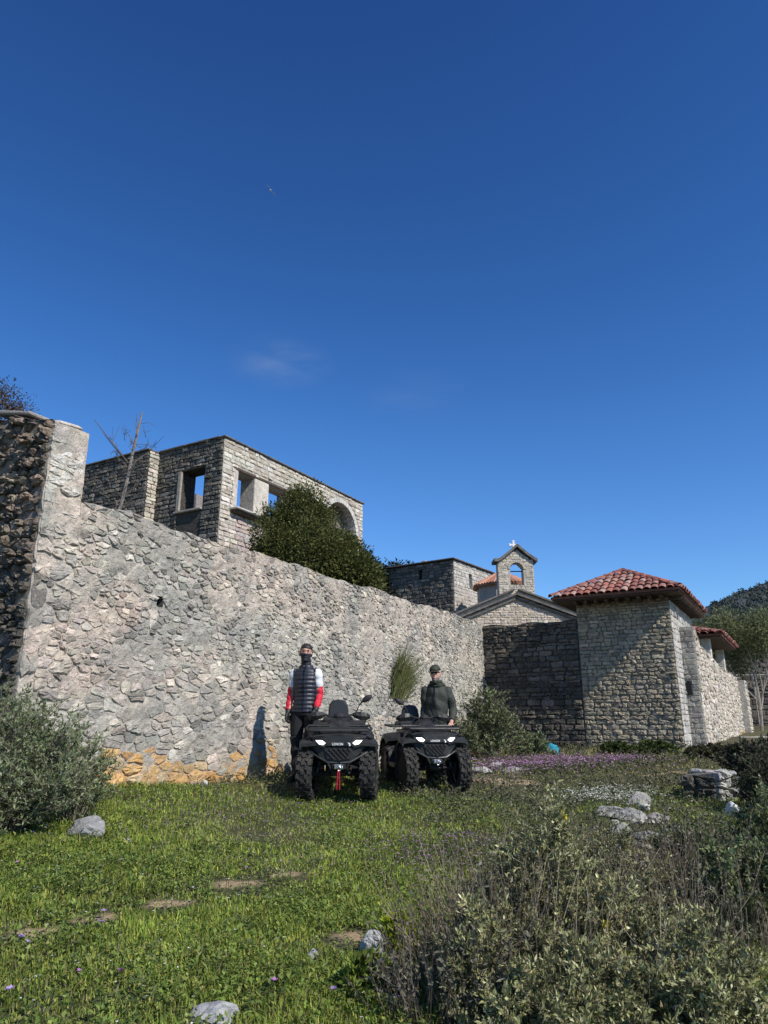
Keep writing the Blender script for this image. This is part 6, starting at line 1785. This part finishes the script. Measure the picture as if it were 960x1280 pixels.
b = MB(); z_ = [z for z in np.linspace(.93, 1.5, 12)]
zy = [float(co[(np.abs(co[:, 0]) < .02) & (np.abs(co[:, 2] - z) < .02)][:, 1].min()) for z in z_]
b.tube([(.004, y - .026, z) for y, z in zip(zy, z_)], .005, 5); b.build('zip', M_GLASS, p1)

# --- the man in the green jacket
pz2 = G(.80, 11.3)
p2 = empty('person', (.81, 11.3, pz2), math.radians(-9), 'person in a dark green jacket with camouflage cap and scarf behind the second quad bike', 'person')
torso = [((0, .0, .82), .145, .115), ((0, 0, .90), .152, .12), ((0, .0, 1.0), .148, .118), ((0, .0, 1.12), .146, .118), ((0, -.005, 1.24), .155, .118), ((0, 0, 1.33), .16, .112), ((0, .01, 1.39), .14, .095), ((0, .012, 1.44), .10, .08), ((-.005, .005, 1.48), .062, .062), ((-.01, -.01, 1.56), .058, .06)]
bL = [(-.165, .01, 1.36), (-.185, .02, 1.22), (-.192, .03, 1.08), (-.2, -.01, .95), (-.202, -.05, .85)]
bR = [(.165, .01, 1.36), (.21, .02, 1.23), (.25, .03, 1.09), (.24, -.07, .98), (.225, -.16, .90)]
limbs = [(bL, [.058, .05, .044, .038, .03], 'armL'), (bR, [.058, .05, .044, .038, .03], 'armR'),
         ([(-.10, 0, .86), (-.115, 0, .67), (-.12, -.01, .48), (-.125, .02, .28), (-.13, .03, .09)], [.105, .09, .068, .058, .044], 'leg'),
         ([(.10, 0, .86), (.115, 0, .67), (.12, -.01, .48), (.125, .02, .28), (.13, .03, .09)], [.105, .09, .068, .058, .044], 'leg'),
         ([(-.13, .03, .07), (-.138, -.06, .05), (-.145, -.15, .04)], [.05, .045, .038], 'foot'), ([(.13, .03, .07), (.138, -.06, .05), (.145, -.15, .04)], [.05, .045, .038], 'foot')]
Hd2 = Matrix.Rotation(math.radians(-8), 3, 'Z') @ Matrix.Rotation(math.radians(-5), 3, 'Y') @ Matrix.Rotation(math.radians(4), 3, 'X')
hc2 = (-.012, -.025, 1.625)
me2, lab2 = body_mesh(limbs, torso, hc2, Hd2, [(bL[-1], (-.02, -.25, -1), (1, -.1, .1), .6, 1), (bR[-1], (-.1, -.75, -.6), (-.2, -.5, -.8), .9, -1)])
me2.name = 'body'; me2.materials.clear(); me2.materials.append(M_SKIN)
bo = bpy.data.objects.new('body', me2); COL.objects.link(bo); bo.parent = p2
co, no, who = labels_for(me2, lab2); qx = np.abs(co[:, 0]); isarm = np.isin(who, ['armL', 'armR'])
garment('trousers', me2, co, no, ((who == 'leg') | (who == 'torso') | (who == 'foot')) & (co[:, 2] < .90) & (co[:, 2] > .10) & (qx < .215), lambda c, n: .012 + .006 * np.sin(c[:, 2] * 40 + c[:, 0] * 9) * (c[:, 2] < .6), M_JEANS, p2)
garment('boots', me2, co, no, ((who == 'foot') | (who == 'leg')) & (co[:, 2] < .16), .012, M_BOOT, p2)
fold = lambda c, n: .022 + .006 * np.sin(c[:, 2] * 34 + c[:, 0] * 14) + .005 * np.sin(c[:, 0] * 40 + c[:, 2] * 12) + .012 * np.clip((1.0 - c[:, 2]) * 6, 0, 1) * (np.abs(c[:, 0]) < .2)
garment('jacket', me2, co, no, ((who == 'torso') & (co[:, 2] > .80) & (co[:, 2] < 1.475)) | (isarm & (co[:, 2] > .86)), fold, M_JACKET, p2)
Hi = np.array(Hd2.inverted()); hl = (co - np.array(hc2)) @ Hi.T
garment('scarf', me2, co, no, ((who == 'head') | (who == 'torso')) & (co[:, 2] > 1.415) & (hl[:, 2] < -.105) & (qx < .13), lambda c, n: .03 + .014 * np.abs(np.sin(c[:, 2] * 70 + c[:, 0] * 12)), M_SCARF, p2)
garment('beard', me2, co, no, (who == 'head') & (hl[:, 2] < -.055) & (hl[:, 1] < .02) & (np.hypot(hl[:, 0], hl[:, 2] + .064) > .024) & (hl[:, 1] > -.2), .007, M_BEARD, p2)
capo = garment('cap', me2, co, no, (who == 'head') & (hl[:, 2] > .045) & (np.abs(hl[:, 0]) < .1), lambda c, n: .016, M_CAP, p2)
hp = lambda x, y, z: Vector(hc2) + Hd2 @ Vector((x, y, z))
b = MB(); b.loft([[hp(x, -.075 - .075 * math.sqrt(max(0, 1 - (x / .082) ** 2)) * f, z_ + .05 - .018 * f - 1.2 * x * x) for x in np.linspace(-.08, .08, 11)] for f, z_ in ((0, 0), (1, 0), (1, -.006), (0, -.008))], closed=False, caps=False); b.build('cap_brim', M_CAP, p2)
b = MB()
for s in (-1, 1): b.ell(hp(s * .032, -.096, .012), (.024, .007, .013), 10, 6, Hd2); b.tube([hp(s * .058, -.085, .016), hp(s * .078, -.02, .014), hp(s * .08, .02, .01)], .004, 5)
b.tube([hp(-.01, -.102, .016), hp(.01, -.102, .016)], .004, 5); b.build('sunglasses', M_GLASS, p2)
b = MB(); zs_ = list(np.linspace(.84, 1.42, 12)); zy = [float(co[(np.abs(co[:, 0] + .02) < .025) & (np.abs(co[:, 2] - z) < .02)][:, 1].min()) for z in zs_]
b.tube([(-.02, y - .034, z) for y, z in zip(zy, zs_)], .006, 5); b.build('zip', M_GLASS, p2)
for s, xx in ((1, .11), (-1, -.13)):
    b = MB(); b.tube([(xx - .02, -.148, 1.0), (xx + .035, -.135, .90)], .006, 5); b.build('pocket_zip', M_GLASS, p2)
# ------------------------------------------------------------------ rocks
rk = np.random.default_rng(71)
def rock(name, loc, size, label, cat='rock', tint=(.42, .42, .41), rot=0.0, sub=3, rough=.22, flat=.0, seed=0, group=None, mat=None, sharp=1.0):
    bm = bmesh.new(); bmesh.ops.create_icosphere(bm, subdivisions=sub, radius=1)
    V = np.array([v.co[:] for v in bm.verts]); F = [tuple(v.index for v in f.verts) for f in bm.faces]; bm.free()
    r2 = np.random.default_rng(seed)
    for k in range(11):                          # chop facets off
        d = unit(r2.normal(size=3)); h = r2.uniform(.52, .85); t = V @ d; over = np.clip(t - h, 0, None); V = V - over[:, None] * d * sharp
    o_ = seed * 3.7
    nz_ = (fbm(V[:, 0] * 2.3 + o_, V[:, 1] * 2.3 + V[:, 2] * 1.9, 4) - .5) + .4 * (fbm(V[:, 0] * 7 + o_, V[:, 2] * 7 + V[:, 1] * 5, 3) - .5)
    V = V * (1 + nz_[:, None] * rough * 2)
    V = V * np.array(size)
    b = MB(tint); c, s = math.cos(rot), math.sin(rot)
    b.add([(x * c - y * s, x * s + y * c, z) for x, y, z in V], F, tint)
    o = b.build(name, mat or M_ROCK, None, loc=loc, fix=False)
    return tag(o, label, cat, group)
def gp(px, py): return ground_at(px, py)
q = gp(108, 1045); rock('boulder', (q.x, q.y + .05, q.z + .05), (.165, .14, .115), 'rounded grey boulder in the grass at the foot of the large left shrub', tint=(.30, .30, .29), seed=2, rough=.16, sharp=.6)
q = gp(265, 1278); rock('boulder', (q.x, q.y + .02, q.z - .01), (.135, .12, .075), 'flat pale stone cut by the bottom edge of the meadow', tint=(.42, .42, .40), seed=5, rough=.28)
q = gp(466, 1200); rock('boulder', (q.x, q.y, q.z + .045), (.075, .07, .10), 'upright pale broken stone beside the sage bushes', tint=(.40, .40, .38), rot=.5, seed=9, rough=.32)
q = gp(391, 1204); rock('boulder', (q.x, q.y, q.z + .02), (.038, .04, .05), 'small pointed grey stone alone in the meadow', tint=(.33, .33, .33), seed=12, rough=.2)
q = gp(497, 1262); rock('boulder', (q.x, q.y, q.z + .02), (.03, .03, .05), 'tiny pale stone at the left foot of the dark twiggy brush', tint=(.5, .5, .5), seed=14)
OUT = [(797, 1002, .22, .16, .11, 'upper pale slab of the rock outcrop on the right', .3, 21), (790, 1020, .18, .15, .1, 'middle grey hump of the rock outcrop', -.4, 22), (778, 1040, .18, .15, .1, 'lower left pale stone of the rock outcrop', .8, 23),
       (812, 1044, .15, .14, .08, 'lower right stone of the rock outcrop', -.3, 24), (822, 1022, .16, .12, .07, 'brownish low ledge at the right side of the rock outcrop', .5, 25), (768, 1012, .2, .16, .07, 'small pale stone among white flowers left of the outcrop', .1, 26), (786, 1072, .16, .13, .06, 'low stone below the rock outcrop', .1, 27), (838, 1032, .13, .1, .05, 'small loose stone at the far right of the outcrop', .1, 28)]
for px, py, a, b_, h, lb, ro, sd in OUT:
    q = gp(px, py + 6); rock('outcrop_rock', (q.x, q.y, q.z + h * .35), (a, b_, h), lb, rot=ro, seed=sd, tint=jitter((.34, .32, .285), rk), rough=.34, group='rock outcrop in the meadow')
px_ = [(772, 1000, .07), (783, 994, .09), (806, 1012, .1), (800, 1030, .12), (785, 1050, .1), (795, 1058, .07), (828, 1042, .06), (815, 1030, .08), (762, 1022, .06), (778, 1060, .06), (806, 1062, .07), (750, 1006, .05), (835, 1012, .05), (770, 1030, .07)]
for k_, (px, py, a) in enumerate(px_):
    q = gp(px, py); rock('outcrop_rock', (q.x, q.y, q.z + a * .25), (a, a * .8, a * .5), 'small loose grey stone lying among the larger outcrop rocks', rot=k_, seed=80 + k_, sub=2, tint=jitter((.50, .47, .41), rk, .25), rough=.3, group='small loose stones of the outcrop')
q = gp(917, 1036); rock('boulder', (q.x, q.y, q.z + .2), (.085, .08, .08), 'very white stone among the bushes near the right edge', tint=(.68, .68, .67), seed=31)
for i, (px, py, a, h, lb) in enumerate(((603, 967, .22, .09, 'low pale stone at the left below the rounded shrub'), (621, 964, .15, .12, 'middle pale stone below the rounded shrub'), (640, 967, .17, .09, 'right pale stone below the rounded shrub'), (590, 962, .13, .07, 'small stone by the wheel of the second quad bike'))):
    q = gp(px, py); rock('boulder', (q.x, q.y, q.z + h * .4), (a, a * .7, h), lb, tint=(.44, .42, .38), seed=40 + i, group='pale stones below the rounded shrub')
q = gp(256, 984); rock('boulder', (q.x, q.y, q.z + .03), (.06, .05, .05), 'small pale stone in the grass at the long wall foot', tint=(.52, .52, .46), seed=51)
q = gp(158, 1054); rock('boulder', (q.x, q.y, q.z + .01), (.06, .05, .03), 'small white stone right of the grey boulder', tint=(.55, .54, .5), seed=52)
# little dry-stone stub at the right
q = gp(899, 1004)
def hdir(a): return (math.sin(math.radians(a)), math.cos(math.radians(a)))
F_SA = Face((q.x - .45 * hdir(128)[0], q.y - .45 * hdir(128)[1], q.z - .12), hdir(128))      # shaded face, ends at the corner
F_SB = Face((q.x, q.y, q.z - .12), hdir(55))                                             # lit face, starts at the corner
stub = empty('stone_stub', F_SA.o, F_SA.rz, 'little ruined dry stone wall stub with a lit right face and a shaded left face', 'wall')
b = MB((.16, .15, .13)); Mi = F_SA.M.inverted()
cs = [F_SA.w(.03, .03, 0), F_SA.w(.43, .03, 0), F_SB.w(.5, .06, 0), F_SB.w(.45, .55, 0), F_SA.w(.03, .6, 0)]
b.loft([[Mi @ p for p in cs], [Mi @ (p + Vector((0, 0, .47 - .05 * (k == 0)))) for k, p in enumerate(cs)]]); score = b.build('wall', M_STONE_DARK, stub)
S_ = Stones(stub, M_ROCK)
S_.add(rubble_cells(0, .45, .0, lambda u: .44, .17, .11, rk, jit=.4), F_SA, score, lambda u, z, r: jitter((.075, .066, .05), r, .25), rk, gap=.012, proud=(.02, .06), depth=.05, rag=.6, mat=M_STONE_DARK)  # this face's shade is painted in with much darker stone colour
S_.add(rubble_cells(0, .5, .0, lambda u: .52 - .1 * (u > .3), .15, .10, rk, jit=.4), F_SB, score, lambda u, z, r: jitter((.47, .45, .41), r, .2), rk, gap=.012, proud=(.02, .06), depth=.05, rag=.5)
S_.finish(F_SA.M)
for i in range(5):
    b = MB(jitter((.44, .42, .38), rk)); b.bbox((0, 0, 0), (rk.uniform(.1, .16), rk.uniform(.12, .2), rk.uniform(.04, .07)), .02, Matrix.Rotation(rk.normal(0, .15), 3, 'X') @ Matrix.Rotation(rk.normal(0, .3), 3, 'Z')); b.build('capping_stone', M_ROCK, stub, loc=(.14 + .1 * i, .2 + rk.uniform(-.08, .2), .46))
# crumpled teal bag at the dark wall
q = gp(690, 943)
M_BAG = mat_plain('teal plastic', (.02, .24, .33), .4)
bag = rock('plastic_bag', (q.x, q.y, q.z + .09), (.17, .13, .13), 'crumpled teal blue plastic bag lying before the dark wall', 'bag', (1, 1, 1), seed=61, rough=.4, mat=M_BAG)
# a gull far up
gb = at(338, 238, 60.0)
b = MB(); b.ell((0, 0, 0), (.1, .22, .09), 8, 6)
for s in (-1, 1):
    b.loft([[Vector((s * .06, -.1, .02)), Vector((s * .06, .1, .02)), Vector((s * .06, .1, 0))], [Vector((s * .35, -.12, .14)), Vector((s * .35, .05, .14)), Vector((s * .35, .05, .125))], [Vector((s * .7, .02, .06)), Vector((s * .7, .07, .06)), Vector((s * .7, .06, .055))]])
gull = b.build('bird', mat_plain('pale feather', (.55, .6, .66), .8), None, loc=gb); gull.rotation_euler = (.5, .75, .6)
tag(gull, 'tiny pale bird gliding high in the blue sky', 'bird')

# ------------------------------------------------------------------ grass and flowers
gr_ = np.random.default_rng(81)
WL_N = np.array(F_LONG.y)[:2]; WL_O = np.array(F_LONG.o)[:2]; GT_N = np.array(F_GATE.y)[:2]; GT_O = np.array(F_GATE.o)[:2]
ROCKS = [(o.location.x, o.location.y, max(o.dimensions[:2]) * .42) for o in list(COL.objects) if o.name.split('.')[0] in ('boulder', 'outcrop_rock')]
def allowed(x, y):
    k = ((np.c_[x, y] - WL_O) @ WL_N < -.02) & ((np.c_[x, y] - GT_O) @ GT_N < -.02)
    for a, b_, r in ROCKS: k &= (x - a) ** 2 + (y - b_) ** 2 > r * r
    return k
def frustum_pts(n, y0, y1, margin=.35, power=1.0):
    y = y0 + (y1 - y0) * gr_.random(n * 2); hwid = y * .565 + margin
    x = gr_.uniform(-1, 1, n * 2) * (y1 * .565 + margin)
    k = np.abs(x) < hwid; x, y = x[k], y[k]
    k = allowed(x, y); return x[k], y[k]
GC = np.array([(.085, .145, .030), (.062, .115, .026), (.115, .165, .042), (.145, .175, .05), (.17, .155, .075), (.20, .175, .11)]) * (3.0, 2.4, 1.9); GC[4:] = [(.27, .245, .13), (.30, .265, .17)]
def meadow_prob(x, y):
    """how green and dense the meadow is: 1 lush, 0 dry"""
    n = fbm(x * .7 + 3, y * .7, 3)
    g = .84 - np.clip((y - 8.0) / 5, 0, .75) + (n - .5) * 2.4 - np.clip((x - .8) / 3.5, 0, .35)
    return np.clip(g, 0.02, 1)
_a, _b = gp(30, 1164), gp(400, 1084)
TRK = (_a.y, _a.x, (_b.y - _a.y) / (_b.x - _a.x), _b.x)
def blades(n, y0, y1, hmean, wmean, name, density_fn=None):
    x, y = frustum_pts(n, y0, y1)
    m = meadow_prob(x, y); b_ = bare(x, y)
    k = gr_.random(len(x)) > b_ * .85
    cl = fbm(x * 3.3, y * 3.3 + 7, 3); k &= gr_.random(len(x)) < np.clip(.35 + 1.3 * cl * (0.4 + .6 * m), .1, 1)
    x, y, m, cl = x[k], y[k], m[k], cl[k]; n = len(x); z = gz(x, y)
    near = np.zeros(n)
    for q_ in BARE: near = np.maximum(near, ell_mask(x, y + .07, q_[0], q_[1], q_[2] * 1.5, q_[3] * 2.2, q_[4]))
    tr = np.clip(1 - np.abs((y - TRK[0]) - (x - TRK[1]) * TRK[2] + (fbm(x * 2, y * 2, 3) - .5) * .5) / .2, 0, 1) * (x < TRK[3]) * .75
    near = np.maximum(near, tr)
    hgt = (1 - .72 * near) * hmean * gr_.uniform(.45, 1.3, n) * (.55 + .8 * cl) * (.6 + .55 * m)
    a = gr_.uniform(0, 6.283, n); lean = gr_.uniform(.1, .75, n)
    dx, dy = np.cos(a), np.sin(a); sx, sy = -dy, dx
    w = wmean * gr_.uniform(.6, 1.4, n)
    B = np.c_[x, y, z - .012]; D = np.c_[dx, dy, 0 * x]; S = np.c_[sx, sy, 0 * x]
    h1 = hgt * .55
    P1 = B + D * (lean * hgt * .22)[:, None] + np.c_[0 * x, 0 * x, h1]
    P2 = B + D * (lean * hgt * .85)[:, None] + np.c_[0 * x, 0 * x, hgt * (1 - .35 * lean)]
    W_ = w[:, None]
    V = np.stack([B - S * W_ * .5, B + S * W_ * .5, P1 + S * W_ * .42, P1 - S * W_ * .42, P2 + S * W_ * .1, P2 - S * W_ * .1], 1).reshape(-1, 3)
    i = np.arange(n) * 6
    F = np.stack([np.stack([i, i + 1, i + 2, i + 3], 1), np.stack([i + 3, i + 2, i + 4, i + 5], 1)], 1).reshape(-1, 4)
    m = np.clip(m - .7 * tr, .02, 1)
    pr = np.stack([.3 * m, .3 * m, .25 * m + .05, .1 + .1 * m, .16 * (1 - m) + .03, .22 * (1 - m) + .02], 1); pr /= pr.sum(1, keepdims=True)
    ci = (gr_.random(n)[:, None] > np.cumsum(pr, 1)).sum(1).clip(0, 5)
    patch = (.72 + .6 * fbm(x * 1.7 + 40, y * 1.7, 3))[:, None]
    c = GC[ci] * gr_.uniform(.72, 1.25, (n, 1)) * patch
    tag(build_np(name, V, F, np.repeat(c, 6, 0), M_GRASS), kind='stuff')
blades(85000, 2.6, 5.0, .055, .0065, 'grass')
blades(78000, 5.0, 8.0, .053, .008, 'grass')
blades(60000, 8.0, 12.5, .055, .011, 'grass')
blades(52000, 12.5, 20, .11, .018, 'grass')
blades(22000, 20, 34, .16, .04, 'grass')
# broad low leaves (clover and plantain)
def broad(n, y0, y1, L, name):
    x, y = frustum_pts(n, y0, y1); m = meadow_prob(x, y)
    k = (gr_.random(len(x)) < m * np.clip(fbm(x * 2.2 + 11, y * 2.2, 3) * 2.2 - .45, 0, 1)) & (bare(x, y) < .3); x, y = x[k], y[k]
    z = gz(x, y) + gr_.uniform(.005, .06, len(x)); a = gr_.uniform(0, 6.283, len(x))
    D = unit(np.c_[np.cos(a), np.sin(a), gr_.uniform(.0, .9, len(x))])
    V, F = leaf_quads(np.c_[x, y, z], D, L * gr_.uniform(.5, 1.3, len(x)), L * .5 * gr_.uniform(.6, 1.3, len(x)), gr_, .2, side=np.tile((0, 0, 1.0), (len(x), 1)))
    tag(build_np(name, V, F, leaf_tints(len(x), [(.18, .26, .06), (.25, .31, .075), (.11, .17, .04), (.31, .33, .10)], [.4, .25, .2, .15], gr_), M_GRASS), kind='stuff')
broad(60000, 2.6, 6.0, .034, 'clover_leaves')
broad(40000, 6.0, 11.0, .04, 'clover_leaves')
# flowers, far too many to count
def flowers(x, y, size, h, cols, probs, name, npet=4, stem=True):
    k = allowed(x, y); x, y = x[k], y[k]; n = len(x); z = gz(x, y) + h * gr_.uniform(.5, 1.2, n)
    P = np.repeat(np.c_[x, y, z], npet, 0); a = np.tile(np.arange(npet) * 6.283 / npet, n) + np.repeat(gr_.uniform(0, 6, n), npet)
    D = unit(np.c_[np.cos(a), np.sin(a), gr_.uniform(.1, .9, len(a))]); s = np.repeat(size * gr_.uniform(.6, 1.3, n), npet)
    V, F = leaf_quads(P, D, s * .6, s * .5, gr_, .1, side=np.tile((0, 0, 1.0), (len(P), 1)))
    C_ = np.repeat(np.array(cols)[gr_.choice(len(cols), n, p=probs)] * gr_.uniform(.75, 1.2, (n, 1)), npet * 4, 0)
    if stem:
        B = np.c_[x, y, z - h * 1.3]; T = np.c_[x, y, z]; S = np.c_[np.full(n, .0012), np.zeros(n), np.zeros(n)] * (1 + y / 6)[:, None]
        V2 = np.stack([B - S, B + S, T + S, T - S], 1).reshape(-1, 3); F2 = np.arange(4 * n).reshape(n, 4) + len(V)
        V = np.r_[V, V2]; F = np.r_[F, F2]; C_ = np.r_[C_, np.tile((.09, .11, .04), (4 * n, 1))]
    return tag(build_np(name, V, F, C_, M_PETAL), kind='stuff')
PUR = [(.60, .34, .55), (.48, .25, .45), (.68, .48, .62)]
# the purple band before the gatehouse
def band(n, pts):
    xs = []; ys = []
    for (px, py, rx, ry, w) in pts:
        q = gp(px, py); m = int(n * w); xs.append(q.x + gr_.normal(size=m) * rx); ys.append(q.y + gr_.normal(size=m) * ry)
    return np.concatenate(xs), np.concatenate(ys)
x, y = band(2700, [(665, 960, .75, .55, .3), (700, 957, .8, .5, .3), (745, 955, .6, .35, .15), (640, 966, .6, .35, .15), (790, 955, .5, .25, .06), (600, 975, .4, .3, .04)])
flowers(x, y, .04, .12, PUR, [.45, .3, .25], 'purple_flowers')
x, y = band(1000, [(560, 1062, .35, .28, .3), (540, 1085, .3, .2, .15), (250, 1015, .9, .35, .25), (300, 1005, .8, .3, .15), (330, 1040, .8, .5, .15)])
flowers(x, y, .022, .09, [(.45, .26, .42), (.5, .36, .46), (.36, .17, .36)], [.4, .4, .2], 'pink_flowers')
x, y = frustum_pts(1500, 5.5, 12); k = fbm(x * 1.4, y * 1.4 + 30, 3) > .5; flowers(x[k], y[k], .02, .08, [(.5, .40, .46), (.42, .24, .4)], [.6, .4], 'pink_flowers')
x, y = frustum_pts(260, 3, 6); flowers(x, y, .013, .08, [(.75, .76, .7)], [1.0], 'white_flowers')
x, y = frustum_pts(1200, 5, 12); flowers(x, y, .015, .08, [(.6, .6, .54)], [1.0], 'white_flowers')
x, y = band(900, [(758, 1005, .35, .3, .5), (775, 995, .3, .3, .3), (740, 1000, .3, .3, .2)]); flowers(x, y, .03, .1, [(.75, .75, .66)], [1.0], 'white_flowers')
BIG = [(20, 1252), (34, 1183), (66, 1160), (155, 1084), (27, 1083), (106, 1220), (157, 1219), (42, 1187), (135, 1144), (132, 1160), (310, 1099), (345, 1244), (418, 1250), (60, 1042), (45, 1045), (33, 1044), (20, 1040), (500, 1262)]
qs = [gp(a, b_) for a, b_ in BIG]; flowers(np.array([q.x for q in qs]), np.array([q.y - .08 for q in qs]), .036, .075, [(.50, .24, .5), (.42, .3, .55)], [.6, .4], 'mauve_flowers', 7)
# dry litter and low herbs on the stony far meadow
def herbs(n, y0, y1, name, cols, probs, L, xmin=-20, xmax=20):
    x, y = frustum_pts(n, y0, y1); k = (x > xmin) & (x < xmax) & (gr_.random(len(x)) < np.clip(fbm(x * 1.6 + 77, y * 1.6, 3) * 2.4 - .5, .05, 1)) & (bare(x, y) < .4); x, y = x[k], y[k]
    rep = 9; X = np.repeat(x, rep) + gr_.normal(size=len(x) * rep) * L * .9; Y = np.repeat(y, rep) + gr_.normal(size=len(x) * rep) * L * .9
    Z = gz(X, Y) + gr_.random(len(X)) * L * 2.2; D = unit(np.c_[gr_.normal(size=(len(X), 2)), gr_.uniform(.0, 1.4, len(X))])
    V, F = leaf_quads(np.c_[X, Y, Z], D, L * gr_.uniform(.5, 1.4, len(X)), L * .38, gr_)
    tag(build_np(name, V, F, leaf_tints(len(X), cols, probs, gr_), M_LEAFGREY), kind='stuff')
herbs(4200, 9.5, 19, 'low_herbs', [(.12, .125, .07), (.085, .095, .045), (.165, .155, .10), (.14, .11, .08)], [.35, .3, .2, .15], .06)
herbs(3200, 3.0, 10, 'low_herbs', [(.11, .12, .065), (.075, .09, .04), (.15, .15, .10)], [.4, .35, .25], .042, xmin=.5)
herbs(700, 3.0, 8, 'low_herbs', [(.10, .13, .05), (.14, .16, .07)], [.5, .5], .035, xmax=.6)
